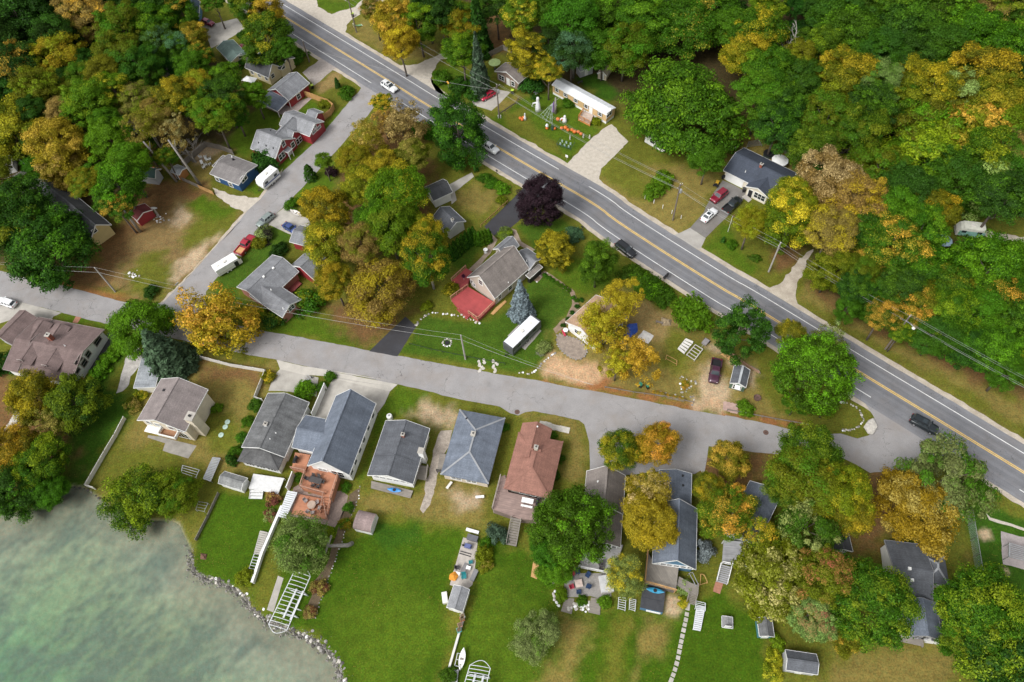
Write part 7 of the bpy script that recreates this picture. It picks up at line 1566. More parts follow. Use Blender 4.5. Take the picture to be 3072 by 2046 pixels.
# ------------------------------------------------------------------ fences and walls
def fence(name,label,s,H,mat_,panel=2.4,th=.05,post=.06,cat='fence',gap=.02,cap=None,board=False,bottom=.03):
    pts=S(s)if isinstance(s,str)else s;e=thing(name,label,cat,(pts[0].x,pts[0].y,0));o=Vector((pts[0].x,pts[0].y,0))
    for i in range(len(pts)-1):
        p,q_=pts[i]-o,pts[i+1]-o;d=q_-p;L=d.length;n=max(1,round(L/panel));a=math.atan2(d.y,d.x);w=L/n
        pm=MB().box(gap,w-gap,-th/2,th/2,bottom,H).mesh('panel',mat_);bw=.19;nb=max(1,int((w-2*gap)/bw))
        bm_=[MB().box(-bw/2+.008,bw/2-.008,-th/2,th/2,bottom,H+dz).mesh('board',mat_)for dz in(0,-.03,.02)]if board else None
        for k in range(n):
            c=p+d*(k/n)
            if board:
                r=MB().box(0,w,th/2,th/2+.05,.35,.45).box(0,w,th/2,th/2+.05,H-.4,H-.3).build('panel_rail',mat_,e,loc=c,rz=a)
                for b in range(nb):obj('board',bm_[(b*7+k)%3],r,(gap+bw/2+b*(w-2*gap)/nb,0,0))
            else:obj('panel',pm,e,c,a)
            if post:MB().box(-post,post,-post,post,0,H+.06).build('post',mat_,e,loc=c,rz=a)
        if post:MB().box(-post,post,-post,post,0,H+.06).build('post',mat_,e,loc=q_,rz=a)
    return e
fence('wooden_fence','new tan board fence around the red house yard','A 1835,580 1875,592 1925,612 1975,630 2008,655 1990,690 1955,715 1932,735',1.8,WOODTAN,1.9,board=True)
fence('board_fence','weathered grey board fence around the blue house yard','A 1105,1000 1240,880 1330,900 1405,930',1.7,WOODGREY,2.4,board=True);fence('board_fence','low grey board fence below the wooden shed','A 1030,1040 1100,1085 1200,1130',1.2,WOODGREY,2.4,board=True);fence('wooden_fence','short fresh tan fence section by the gravel strip','A 1200,1133 1285,1170',1.3,WOODTAN,2.0,board=True)
fence('picket_fence','white picket fence at the left edge house','A 20,1108 90,1075 170,1035 165,1000 110,960',1.1,WHITE,1.8,board=True)
fence('board_fence','grey board fence behind the slate-roofed house','C 905,905 930,940 1040,985 1060,1010 1140,1040',1.7,WOODGREY,2.2,board=True)
fence('board_fence','grey board fence behind the brown stone house','B 930,345 1020,300 1070,320',1.6,WOODGREY,2.2,board=True)
fence('rail_fence','tan rail fence along the dark asphalt drive','B 885,1365 1045,1220',.9,WOODTAN,1.6,.03,.05,bottom=.55);fence('rail_fence','dark rail fence from the utility pole up the pumpkin lawn','B 1000,692 1100,625 1110,600',.8,POLEW,1.8,.05,.06,bottom=.45)
fence('wall_fence','long white board wall running down to the lake at the left','D 755,1215 700,1320 640,1420 555,1568 G 525,395 575,412',1.1,OFFWHITE,2.4,.12,.08);fence('wall_fence','white board fence around the corner of the cream house yard','D 1200,850 1390,900 1600,935 1560,1030 1535,1095 1580,1110',1.2,OFFWHITE,2.4,.08,.08)
fence('wall_fence','tall white screen wall on the concrete drive','D 1960,1030 1885,1205',2.0,WHITE,2.4,.14,.08);fence('wall_fence','white wall beside the worn-roofed cottage','G 1770,330 1735,420',1.9,WHITE,2.4,.14,.08);fence('wall_fence','long narrow white wall down the lawn to the lake','G 1700,520 1640,660 1580,800 1522,978',.95,WHITE,3.0,.45,.0,gap=.005)
fence('timber_edge','weathered timber fence between the shed and the lake','G 1315,440 1250,580 1180,718',.8,WOODGREY,2.4,.08,.07);fence('block_wall','low white-capped wall below the shed with pots','H 785,1180 755,1280 715,1420 695,1490',.5,OFFWHITE,1.2,.35,0,gap=.004)
fence('rail_fence','split-rail fence along the street by the dirt yard','E 1630,1028 1800,1058 2000,1085 2160,1120',.6,WOODGREY,2.4,.05,.06,bottom=.35);fence('rail_fence','dark rail fence along the street below the huge tree','F 570,1165 700,1190 860,1220 1060,1255',.7,WOODGREY,2.4,.05,.06,bottom=.4);fence('wire_fence','low dark wire fence along the camper lawn','E 460,770 590,805 860,860 1030,890',.8,M('dark_mesh',(.03,.05,.03),.6),2.4,.02,.03,bottom=.6)
fence('yard_fence','tan timber fence at the edge of the dirt yard','F 535,790 620,845 690,900 760,940',.8,woodmat('yard_timber',(.36,.23,.15)),1.8,.06,.06)
# chain-link fence: posts, rails and woven wires
pts=S('I 2000,540 2030,720 2062,920');e=thing('chain_link_fence','tall chain-link fence beside the playground','fence',pts[0]);o=pts[0].copy();mb=MB();CL=M('chain_link',(.36,.45,.42),.5)
for i in range(2):
    p,q_=pts[i]-o,pts[i+1]-o;L=(q_-p).length;n=int(L/3)+1
    for k in range(n+1):c=p.lerp(q_,k/n);MB().tube([(c.x,c.y,0),(c.x,c.y,2.4)],.045,6).build('post',STEEL,e)
    MB().beam((p.x,p.y,2.4),(q_.x,q_.y,2.4),.06,.06).build('top_rail',STEEL,e);nw=int(L/.35)
    for k in range(-7,nw):
        for sg in(1,-1):
            a_,b_=k*.35,k*.35+2.3;z0,z1=(.05,2.35)if sg==1 else(2.35,.05);c0,c1=max(a_,0),min(b_,L)
            if c1<=c0:continue
            f0,f1=(c0-a_)/2.3,(c1-a_)/2.3;A_=p.lerp(q_,c0/L);B_=p.lerp(q_,c1/L)
            mb.beam((A_.x,A_.y,z0+(z1-z0)*f0),(B_.x,B_.y,z0+(z1-z0)*f1),.012,.012)
o_=mb.build('mesh_wires',CL,e);o_['kind']='stuff'
# ------------------------------------------------------------------ stones
def rock_mesh(seed,mat_):
    bm=bmesh.new();bmesh.ops.create_icosphere(bm,subdivisions=1,radius=1.0);r=random.Random(seed)
    for v in bm.verts:v.co*=r.uniform(.72,1.1);v.co.z*=.62
    me_=bpy.data.meshes.new('stone');bm.to_mesh(me_);bm.free();me_.materials.append(mat_);return me_
STL=M('pale_stone',(.50,.47,.42),.9,.25,2.0,fine=.15);STM=M('grey_stone',(.27,.255,.235),.9,.3,2.0,fine=.15);STD=M('dark_wet_stone',(.085,.078,.068),.8,.3,2.0)
ROCKS={k:[rock_mesh(i+j,m_)for i in range(3)]for j,(k,m_)in enumerate((('l',STL),('m',STM),('d',STD)))}
def stones(name,label,cat,pts,size=(.2,.4),mix='llm',z=0.0,jit=.15,seed=1,kind=None):
    r=random.Random(seed);o=pts[0].copy();o.z=0;e=thing(name,label,cat,o)
    if kind:e['kind']=kind
    for p in pts:
        s_=r.uniform(*size);obj('stone',r.choice(ROCKS[r.choice(mix)]),e,(p.x-o.x+r.uniform(-jit,jit),p.y-o.y+r.uniform(-jit,jit),z+s_*.18+(p.z if abs(p.z)<3 else 0)),r.uniform(0,6.28),(s_,s_*r.uniform(.7,1.2),s_*.8))
    return e
def along(pts,step):
    r=[]
    for i in range(len(pts)-1):
        L=(pts[i+1]-pts[i]).length;n=max(1,int(L/step));r+=[pts[i].lerp(pts[i+1],k/n)for k in range(n)]
    return r+[pts[-1]]
rr=random.Random(5);line=along(S('G 1150,790 1155,880 1188,928 1300,962 1400,1004 1470,1058 1502,1118 1568,1178 1662,1222 1748,1262 1842,1292 1918,1342 1988,1410 2040,1500 2062,1570 2070,1640',-.1),.42);big=[];small=[]
for i,p in enumerate(line):
    t_=i/len(line);wd_=.5+1.0*min(1,max(0,(t_-.1)*2.2))
    for k in range(2+int(t_>.3)+int(t_>.6)):
        q_=Vector((p.x+rr.gauss(.15,.33)*wd_,p.y+rr.gauss(.15,.33)*wd_,rr.uniform(-.22,.02)));(big if rr.random()<.8 and len(big)<298 else small).append((q_,t_))
e=thing('stone_revetment','band of pale and dark stones along the lake shore','stone bank',(line[0].x,line[0].y,0))
for q_,t_ in big:
    s_=rr.uniform(.14,.36)*(.85+.4*t_);mt_='d' if rr.random()<.6-.3*t_ else('l' if rr.random()<.45 else 'm');obj('stone',rr.choice(ROCKS[mt_]),e,(q_.x-line[0].x,q_.y-line[0].y,q_.z),rr.uniform(0,6.28),(s_,s_*rr.uniform(.7,1.2),s_*.8))
mb=MB()
for q_,t_ in small+[(Vector((p.x+rr.gauss(.1,.55),p.y+rr.gauss(.1,.55),-.16)),.5)for p in line for _ in range(14)]:
    s_=rr.uniform(.09,.26);mb.add([(q_.x-line[0].x+dx*s_,q_.y-line[0].y+dy*s_,q_.z+dz*s_)for dx,dy,dz in((1,0,0),(-1,.2,0),(0,1,0),(.1,-1,0),(0,0,.8),(0,0,-.6))],[(0,2,4),(2,1,4),(1,3,4),(3,0,4),(2,0,5),(1,2,5),(3,1,5),(0,3,5)])
mb.build('pebbles',M('mixed_pebbles',(.25,.235,.21),.9,.75,2.8,fine=.4),e)['kind']='stuff'
stones('stone_edging','dark stones lining the inlet bank at the left','stones',along(S('G 420,392 505,405 570,450 640,500',-.1),.8),(.2,.35),'ddm',seed=3)
stones('stone_ring','curved border of stones on the junction island','stones',along(chaikin(S('F 1250,1112 1320,1125 1375,1170 1390,1220 1360,1260 1320,1280 1260,1282'),2),.45),(.18,.3),'llm',seed=4)
stones('stone_border','heart-shaped stone border in the dirt yard','stones',along(chaikin(S('F 300,1058 282,980 300,955 345,985 392,990 380,1010 300,1058'),1),.5),(.18,.3),'mlm',seed=5)
stones('stone_row','row of pale rocks curving below the red deck','stones',along(chaikin(S('E 495,645 540,605 600,575 680,585 760,590 830,620 870,640'),2),.7),(.18,.34),'llm',jit=.3,seed=6)
stones('stone_row','row of pale rocks along the lawn by the dirt patch','stones',along(chaikin(S('E 1115,935 1190,945 1230,905 1290,850 1330,820'),2),.6),(.2,.34),'llm',seed=7)
stones('stone_row','scattered pale rocks beside the dark porch','stones',along(S('E 1225,385 1250,355 1290,335'),.8),(.18,.3),'l',jit=.3,seed=8)
e=stones('fire_ring','ring of stones around a fire pit on the lawn','fire pit',[P('E',683,757)+Vector((math.cos(a*.5236)*.85,math.sin(a*.5236)*.85,0))for a in range(12)],(.2,.3),'lm',jit=.05,seed=9);MB().lathe([(.5,.02),(.5,.06),(.3,.05)],14,(-.85,0,0)).build('ash_bed',BLACK,e)
stones('stone_pile','pile of pale stones on the brown field','stones',[P('D',798,348)+Vector((random.Random(i).gauss(0,.6),random.Random(i+9).gauss(0,.5),.05))for i in range(16)],(.15,.3),'ll',seed=10);stones('stone_pile','pile of pale rubble at the foot of the dish stump','stones',[P('A',965,1312)+Vector((random.Random(i).gauss(0,.8),random.Random(i+9).gauss(0,.7),.05))for i in range(18)],(.18,.32),'llm',seed=11);stones('stone_edging','stones edging the long flower bed','stones',along(S('G 2160,400 2150,470 2080,645 2000,870 1950,1010 1890,1180'),.55),(.12,.2),'lm',seed=12);stones('stone_edging','white stones around the patio planting','stones',along(chaikin(S('H 1325,950 1320,1040 1345,1110 1370,1120 1440,1130 1500,1145 1535,1130'),1),.4),(.2,.35),'ll',jit=.35,seed=13);stones('stone_cluster','white stones between the two wooden walkways','stones',[P('H',1445+random.Random(i).random()*90,1085+random.Random(i+5).random()*50)for i in range(34)],(.18,.32),'ll',seed=14);stones('stone_edging','stones edging the flower beds along the street','stones',along(S('F 130,1045 300,1090 370,1085 360,1130'),.7),(.18,.3),'lm',jit=.3,seed=15)
def flagstones(name,label,centres,size,mat_,z=.03,seed=0,cat='path',kind=None,sq=False):
    r=random.Random(seed);o=centres[0].copy();o.z=0;e=thing(name,label,cat,o)
    if kind:e['kind']=kind
    for i,c in enumerate(centres):
        n=4 if sq else 7;a0=r.random()*6 if not sq else(math.atan2(*(centres[min(i+1,len(centres)-1)]-centres[max(i-1,0)]).yx)+.785);s_=r.uniform(*size)
        MB().prism([(math.cos(a0+k*2*math.pi/n)*s_*(1 if sq else r.uniform(.75,1.1)),math.sin(a0+k*2*math.pi/n)*s_*(1 if sq else r.uniform(.75,1.1)))for k in range(n)],0,.07+r.uniform(0,.02)).build('stone',mat_,e,loc=(c.x-o.x,c.y-o.y,0))
    return e
flagstones('stepping_stones','line of square stepping stones curving down the lawn',along(chaikin(S('H 2128,1108 2118,1180 2105,1240 2090,1310 2078,1370 2065,1440 2045,1510 2022,1570'),1),1.0),(.42,.46),CONCRETE,seed=1,sq=True)
flagstones('flagstone_path','pale flagstone path at the left edge lawn',[P('D',30+t_*85+o_,1310-t_*135)for t_ in[i/9 for i in range(10)]for o_ in(-12,14)],(.45,.6),STL,seed=2);flagstones('flagstone_path','left cluster of white flagstones by the street',[P('E',868+random.Random(i).random()*40,860+i*8.5)for i in range(9)],(.26,.4),STL,seed=3);flagstones('flagstone_path','right cluster of white flagstones by the street',[P('E',948+random.Random(i+3).random()*45,862+i*8.5)for i in range(9)],(.26,.4),STL,seed=4);flagstones('stone_slabs','row of pale stone slabs behind the red-roofed cottage',S('E 1255,1245 1285,1250 1315,1262 1345,1268 1375,1275 1398,1280'),(.75,.85),M('slab_stone',(.52,.49,.43),.9,.2),seed=5,sq=True,cat='slabs');flagstones('stone_steps','brick-coloured steps at the foot of the white-railed stair',S('I 520,985 515,1000 512,1012'),(.8,.85),M('brick_paving',(.36,.17,.11)),seed=6,sq=True,cat='steps');flagstones('paving_slabs','pink paving slabs at the corner of the dirt drive',[P('F',560+(i%4)*20,1120+(i//4)*16+(i%4)*5)for i in range(12)],(.5,.6),M('pink_paving',(.42,.29,.25),.9,.2),seed=7,cat='paving')
e=at('boulder','large pale flat boulder on the junction island tip','boulder','F',1425,1265,1.0);obj('rock',ROCKS['l'][1],e,(0,0,.35),0,(2.0,1.3,.8))
for k,(t,x,y)in enumerate((('D',1365,1232),('D',1352,1262),('D',1327,1310))):e=at('septic_lid',['top','middle','bottom'][k]+' pale green round lid on the lawn beside the cream house','lid',t,x,y,0,'round lids');MB().lathe([(.5,.0),(.5,.07),(.45,.1)],16).build('disc',M('pale_green_lid',(.42,.55,.47),.6),e);MB().lathe([(.08,.1),(.06,.16)],8).build('knob',STEEL,e)
for l_,t,x,y in(('rust-brown manhole cover in the street near the junction','F',803,1295),('rust-brown manhole cover beside the cottage lots','E',1103,1172),('dark fire bowl on the grass beside the potting shed','F',750,1090)):e=at('manhole_cover' if 'man' in l_ else 'fire_bowl',l_,'cover' if 'man' in l_ else 'fire pit',t,x,y);MB().lathe([(.5,.0),(.5,.03),(.46,.032)]if 'man' in l_ else[(.6,0),(.7,.35),(.62,.35),(.5,.15)],16).build('plate',M('rusty_iron',(.12,.07,.055),.8),e);MB().box(-.2,.2,-.03,.03,.0,.045 if 'man' in l_ else.2).build('handle',BLACK,e)
# ------------------------------------------------------------------ boat lifts and dock sections
ALU=M('white_aluminium',(.66,.68,.70),.4,.1,metal=.2)
def boat_lift(label,s,z=2.6,bars=13):
    e,l=frame_thing('boat_lift',label,'boat lift',s,z);(a,b,c,d)=l  # a,b far end; c,d near end
    for p,q_ in((a,d),(b,c)):MB().beam((p.x,p.y,z),(q_.x,q_.y,z),.11,.11).build('side_rail',ALU,e)
    arc=lambda p,q_,k:[Vector((p.x+(q_.x-p.x)*t_,p.y+(q_.y-p.y)*t_,z+k*math.sin(math.pi*t_)))for t_ in[i/8 for i in range(9)]]
    for i in range(bars+1):
        p=a.lerp(d,i/bars);q_=b.lerp(c,i/bars);MB().tube(arc(p,q_,.35),.05,5).build('cross_bar',ALU,e)
    out_=(a-d).normalized()
    for p,q_,sg in((a,b,1),(d,c,-1)):
        pts=[Vector((p.x+(q_.x-p.x)*t_,p.y+(q_.y-p.y)*t_,z-.25*0))+out_*sg*.9*math.sin(math.pi*t_)for t_ in[i/8 for i in range(9)]]
        for v in pts:v.z=z-.1
        MB().tube(pts,.05,5).build('end_bow',ALU,e)
    for t_ in(.3,.72):
        for p,q_ in((a,d),(b,c)):
            v=p.lerp(q_,t_);MB().box(v.x-.06,v.x+.06,v.y-.06,v.y+.06,-.3,z).build('leg',ALU,e)
        p=a.lerp(d,t_);q_=b.lerp(c,t_);MB().beam((p.x,p.y,.35),(q_.x,q_.y,.35),.14,.14).build('cradle_beam',ALU,e)
    p,q_=a.lerp(b,.3),d.lerp(c,.3);MB().beam((*p.lerp(q_,.25).xy,.55),(*p.lerp(q_,.8).xy,.55),.3,.12).build('bunk',ALU,e);p,q_=a.lerp(b,.7),d.lerp(c,.7);MB().beam((*p.lerp(q_,.25).xy,.55),(*p.lerp(q_,.8).xy,.55),.3,.12).build('bunk',ALU,e)
    v=b.lerp(c,.6);w_=MB().wheel(v.x,v.y,1.5,.5,.1).build('winch_wheel',ALU,e)
boat_lift('white boat-lift canopy frame at the lake shore','G 1765,905 1862,935 1722,1255 1612,1222');boat_lift('white boat-lift canopy frame cut by the bottom edge','H 820,1465 942,1485 905,1640 775,1615',bars=7)
def ladder(label,s,z,nb,mat_=ALU,name='dock_section',cat='dock section',legs=True,slats=False,w=.09):
    e,l=frame_thing(name,label,cat,s,z);a,b,c,d=l
    for p,q_ in((a,d),(b,c)):MB().beam((p.x,p.y,z),(q_.x,q_.y,z),w,w).build('side_rail',mat_,e)
    for i in range(nb+1):
        p=a.lerp(d,i/nb);q_=b.lerp(c,i/nb);MB().beam((p.x,p.y,z+.01),(q_.x,q_.y,z+.01),(a-d).length/nb*.8 if slats else w*.8,w*.7).build('slat' if slats else 'rung',mat_,e)
    if legs:
        for p in l:MB().box(p.x-.04,p.x+.04,p.y-.04,p.y+.04,0,z).build('leg',mat_,e)
    return e
ladder('white dock section with bench end on the lawn','I 388,1115 438,1120 410,1258 367,1250',.5,12,slats=True);ladder('white bench end resting at the dock section','I 385,1082 440,1095 440,1140 380,1125',.7,4);ladder('left white ladder frame beside the hot tub','H 1712,1060 1755,1065 1750,1138 1708,1125',.5,5);ladder('right white ladder frame beside the hot tub','H 1778,1068 1815,1075 1810,1140 1775,1130',.5,6);ladder('silver stack of dock sections below the cream house','G 1275,222 1322,228 1265,362 1220,345',.8,14,STEEL,slats=True);ladder('white metal frame lying on the grass by the lake tree','G 1095,268 1195,295 1175,340 1088,310',.4,3);ladder('small grey rack standing at the lake edge','G 1190,485 1248,495 1225,545 1175,535',.8,3,STEEL);ladder('weathered dock sections lying beside the white wall','G 1560,665 1605,675 1555,800 1525,795',.4,10,woodmat('old_dock',(.40,.38,.34)),slats=True);ladder('white pipe frame at the end of the dock sections','G 1525,800 1558,805 1530,892 1495,885',.4,5);ladder('white boarding ramp leaning at the lawn wall','G 1725,425 1782,435 1715,582 1672,570',1.2,12,slats=True);ladder('white-painted pallet frame in the dirt yard','F 320,735 365,755 315,818 278,788',.4,4,OFFWHITE,slats=True);ladder('pale timber cradle in the dirt yard','F 380,768 425,795 375,860 328,828',.5,4,woodmat('pale_timber',(.50,.47,.42)),w=.16);ladder('grey metal climbing frame on the playground pad','I 2265,735 2400,775 2400,850 2262,815',2.0,7,STEEL,'climbing_frame','climbing frame',w=.16);ladder('wooden plank ladder lying behind the potting shed','F 715,895 760,920 770,940 730,915',.2,5,WOODGREY);ladder('pale garden frames behind the slate-roofed house','C 700,850 760,840 780,870 690,880',.4,5,STEEL);ladder('canoe rack at the bottom lawn','H 745,1395 790,1402 772,1478 728,1470',.5,2);ladder('stacked dock sections at the bottom edge','H 705,1490 750,1500 740,1590 692,1580',.4,7,STEEL,slats=True);ladder('wooden frame leaning beside the blue gable stair','H 2205,920 2225,925 2245,970 2200,985',.6,1,WOODTAN,'garden_trellis','trellis');ladder('low tan timber frame by the golden tree','E 2000,830 2062,862 2060,885 1995,850',.5,1,WOODTAN,'garden_trellis','trellis');ladder('tan timber staging in the dirt yard edge','F 545,810 600,845 585,860 535,825',.3,4,WOODTAN,slats=True,name='timber_platform',cat='platform');ladder('silver gutter ramp at the blue gable stair','H 2135,915 2155,910 2190,985 2175,990',1.4,1,STEEL,'metal_ramp','ramp')
# ------------------------------------------------------------------ furniture
def chair(label,t,x,y,rz,mat_,z=0.0,group=None,s=1.0,name='garden_chair'):
    p=P(t,x,y,z);e=thing(name,label,'chair',(p.x,p.y,z),rz,group);e.scale=(s,s,s)
    MB().box(-.28,.28,-.28,.28,.38,.44).build('seat',mat_,e);MB().add([(-.3,-.28,.42),(-.3,.28,.42),(-.45,.28,1.0),(-.45,-.28,1.0),(-.25,-.28,.42),(-.25,.28,.42),(-.4,.28,1.0),(-.4,-.28,1.0)],[(0,3,2,1),(4,5,6,7),(0,1,5,4),(1,2,6,5),(2,3,7,6),(3,0,4,7)]).build('backrest',mat_,e)
    lm=MB().box(-.03,.03,-.03,.03,0,.4).mesh('leg',mat_)
    for dx in(-.24,.24):
        for dy in(-.25,.25):obj('leg',lm,e,(dx,dy,0))
    for dy in(-.31,.31):MB().box(-.3,.28,dy-.03,dy+.03,.6,.64).build('armrest',mat_,e)
    return e
def table(label,t,x,y,rz,L,W,H,mat_,z=0.0,round_=False,cat='table',name='garden_table'):
    p=P(t,x,y,z);e=thing(name,label,cat,(p.x,p.y,z),rz)
    if round_:MB().lathe([(L/2,H-.06),(L/2,H)],20).build('top',mat_,e)
    else:MB().box(-L/2,L/2,-W/2,W/2,H-.06,H).build('top',mat_,e)
    k=.35*L if not round_ else.25*L
    for dx in(-k,k):
        for dy in(-W*.38,W*.38):MB().box(dx-.04,dx+.04,dy-.04,dy+.04,0,H-.06).build('leg',mat_,e)
    return e
DKC=M('dark_wicker',(.06,.055,.055),.7,.2);BLC=M('navy_plastic',(.02,.045,.11),.5);RDC=M('red_plastic',(.42,.04,.07),.5);TLC=M('teal_plastic2',(.02,.20,.22),.5)
da=dirang('G',1855,355,1945,380);table('long dark dining table on the upper cedar deck','G',1900,365,da,2.3,1.1,.75,DKC,1.9)
for k,(x,y,r_)in enumerate(((1882,340,-1.57),(1915,345,-1.57),(1882,392,1.57),(1912,400,1.57),(1848,352,0),(1942,372,3.14))):chair(['upper left','upper right','lower left','lower right','left end','right end'][k]+' dark chair at the long deck table','G',x,y,da+r_,DKC,1.9,'deck dining chairs')
table('round tan table on the lower cedar deck','G',1875,512,0,1.5,1.5,.72,M('tan_top',(.40,.30,.24),.6),.5,True)
for k,(x,y,r_)in enumerate(((1838,485,-.8),(1905,495,3.6),(1920,528,2.9),(1850,548,.9),(1880,555,1.6))):chair(['upper left','upper right','right','lower left','lowest'][k]+' grey chair around the round deck table','G',x,y,r_,M('grey_weave',(.30,.26,.25),.7),.5,'round table chairs')
def grill(label,t,x,y,z,rz=0):
    p=P(t,x,y,z);e=thing('grill',label,'grill',(p.x,p.y,z),rz);MB().box(-.5,.5,-.28,.28,.5,.9).build('cabinet',BLACK,e);MB().tube([(-.5,0,.95),(.5,0,.95)],.28,10).build('hood',BLACK,e);MB().box(-.85,-.5,-.25,.25,.85,.89).build('side_shelf',BLACK,e)
    for dx in(-.42,.42):MB().box(dx-.04,dx+.04,-.25,.25,0,.5).build('leg',BLACK,e)
grill('black grill on the cedar landing','G',1782,240,1.9,1.2);grill('black grill beside the white table on the weathered deck','H',1226,492,2.1,1.3);grill('dark smoker beside the slate-roofed garage','C',550,1072,0,.5)
table('white picnic table on the weathered deck','H',1166,488,dirang('H',1130,480,1205,495),2.0,.9,.75,WHITE,2.1,name='picnic_table');table('white bench beside the white picnic table','H',1160,518,dirang('H',1130,480,1205,495),2.0,.35,.45,WHITE,2.1,cat='bench',name='bench')
table('square pale fire table on the stone patio','H',1472,980,.1,1.2,1.2,.5,M('pink_stone',(.55,.44,.39),.7),name='fire_table')
for k,(x,y,r_,m_,n_)in enumerate(((1465,912,-1.5,BLC,'top navy chair on the stone patio'),(1525,932,-2.3,BLC,'upper right navy chair on the stone patio'),(1428,946,-.5,BLC,'upper left navy chair on the stone patio'),(1438,922,-.6,RDC,'upper red chair on the stone patio'),(1432,1000,.2,RDC,'lower red chair on the stone patio'),(1528,998,2.7,BLC,'lower right navy chair on the stone patio'),(1472,1030,1.5,BLC,'lowest navy chair on the stone patio'))):chair(n_,'H',x,y,r_,m_,0,'stone patio chairs',1.15)
for k,(x,y,n_)in enumerate(((1598,788,'dark chair nearest the taupe house wall'),(1600,862,'dark chair on the right of the grey deck'),(1608,895,'dark chair at the grey deck railing'))):chair(n_,'H',x,y,2.5+k,DKC,.9,'grey deck chairs',1.15)
chair('white chair pair edge on the grey deck','H',1512,830,.3,WHITE,.9,'grey deck chairs',1.2);chair('second white chair lower on the grey deck','H',1522,852,1.0,WHITE,.9,'grey deck chairs',1.1)
e=at('spa_box','white spa box on the patio under the willow','spa','H',1635,985,.05);MB().box(-1.0,1.0,-1.3,1.3,0,.9).build('cabinet',OFFWHITE,e);MB().box(-1.03,1.03,-1.33,1.33,.9,1.0).build('cover',M('grey_cover',(.5,.5,.5),.6),e)
for k,(x,y)in enumerate(((1208,950),(1235,945),(1262,960),(1215,985),(1240,995),(1262,990),(1225,1010),(1245,965))):chair(f"white garden chair, {['first', 'second', 'third', 'fourth', 'fifth', 'sixth', 'seventh', 'eighth'][k]} counted by rows, in the blue house yard",'A',x,y,k*1.7,WHITE,0,'white chairs in the blue house yard')
# things on the long concrete walk
wa=dirang('H',780,700,865,725)
def crate(name,label,t,x,y,L,W,H,mat_,rz=0,z=0.03,lid=None,cat='box'):
    p=P(t,x,y,z);e=thing(name,label,cat,(p.x,p.y,z),rz);MB().box(-L/2,L/2,-W/2,W/2,0,H).build('body',mat_,e);MB().box(-L/2-.03,L/2+.03,-W/2-.03,W/2+.03,H,H+.05).build('lid',lid or mat_,e);return e
crate('storage_bench','dark grey storage box at the top of the concrete walk','H',836,708,1.8,.9,.6,M('grey_resin',(.12,.12,.135),.5),wa);crate('bench_slab','white bench slab above the concrete walk','H',836,665,2.2,.45,.4,WHITE,wa);crate('storage_bench','slate storage box on the edge of the concrete walk','H',846,930,1.9,.7,.5,M('grey_resin2',(.2,.2,.21),.5),wa+1.45);crate('white_cooler','white cooler on the concrete walk','H',812,886,.7,.5,.45,WHITE,wa);crate('white_board','white board lying by the lowest chair on the walk','H',740,918,1.1,.6,.12,WHITE,wa);crate('floor_mat','grey mat on the concrete walk','H',790,885,1.6,.9,.03,M('grey_mat',(.2,.19,.19),.9),wa+1.4,cat='mat');crate('propane_tank','cream tank against the lawn shed','H',672,1068,.8,1.7,.9,OFFWHITE,0.1,0,cat='tank')
chair('teal chair near the foot of the concrete walk','H',785,940,wa-1.2,TLC,.03,'walk chairs',1.3);chair('small teal chair at the hedge side of the walk','H',826,852,wa+2,TLC,.03,'walk chairs',1.0);chair('dark chair on the left of the concrete walk','H',748,886,wa+.3,DKC,.03,'walk chairs',1.1)
e=at('ride_on_mower','blue covered scooter on the concrete walk','scooter','H',800,756,wa);MB().box(-.3,.9,-.35,.35,.35,.75).build('cover',M('blue_grey_cover',(.10,.12,.26),.5),e);MB().box(.1,.8,-.3,.3,.75,1.0).build('seat',M('blue_grey_cover',(.10,.12,.26)),e);MB().tube([(-.4,-.4,1.0),(-.4,.4,1.0)],.04,6).beam((-.6,0,.3),(-.4,0,1.0),.08,.08).build('handlebar',BLACK,e)
for x in(-.6,.6):MB().wheel(x,0,.26,.26,.14).build('wheel',TYRE,e)
for k in range(2):tag(MB().box(-1.0,1.0,-.06,.06,0,.08).build('plank',BLACK,loc=P('H',795+k*-4,792+k*14,.03),rz=wa),['upper','lower'][k]+' black plank lying across the concrete walk','plank','black planks')
e=at('flower_tub','dark tub of orange flowers on the concrete walk','planter','H',722,935,0);MB().lathe([(.3,0),(.4,.4),(.36,.4),(.3,.3)],14).build('tub',BLACK,e);obj('flowers',ROCKS['l'][0],e,(0,0,.38),0,(.3,.3,.25)).active_material=None
fl=rock_mesh(77,M('orange_flowers',(.65,.26,.03),.8,.3,8));e.children[-1].data=fl
for k,(x,y,m_)in enumerate(((778,1178,OFFWHITE),(775,1196,M('terracotta',(.45,.17,.09),.8)),(763,1232,M('pink_pot',(.5,.28,.24),.8)),(757,1262,M('turquoise_pot',(.12,.42,.42),.6)))):e=at('flower_pot',['white','terracotta','pink','turquoise'][k]+' box planter on the lawn wall below the shed','planter','H',x,y,.3);MB().box(-.35,.35,-.35,.35,.5,.95).build('pot',m_,e);MB().box(-.3,.3,-.3,.3,.95,1.0).build('soil',M('bed_soil',(.13,.095,.055)),e)
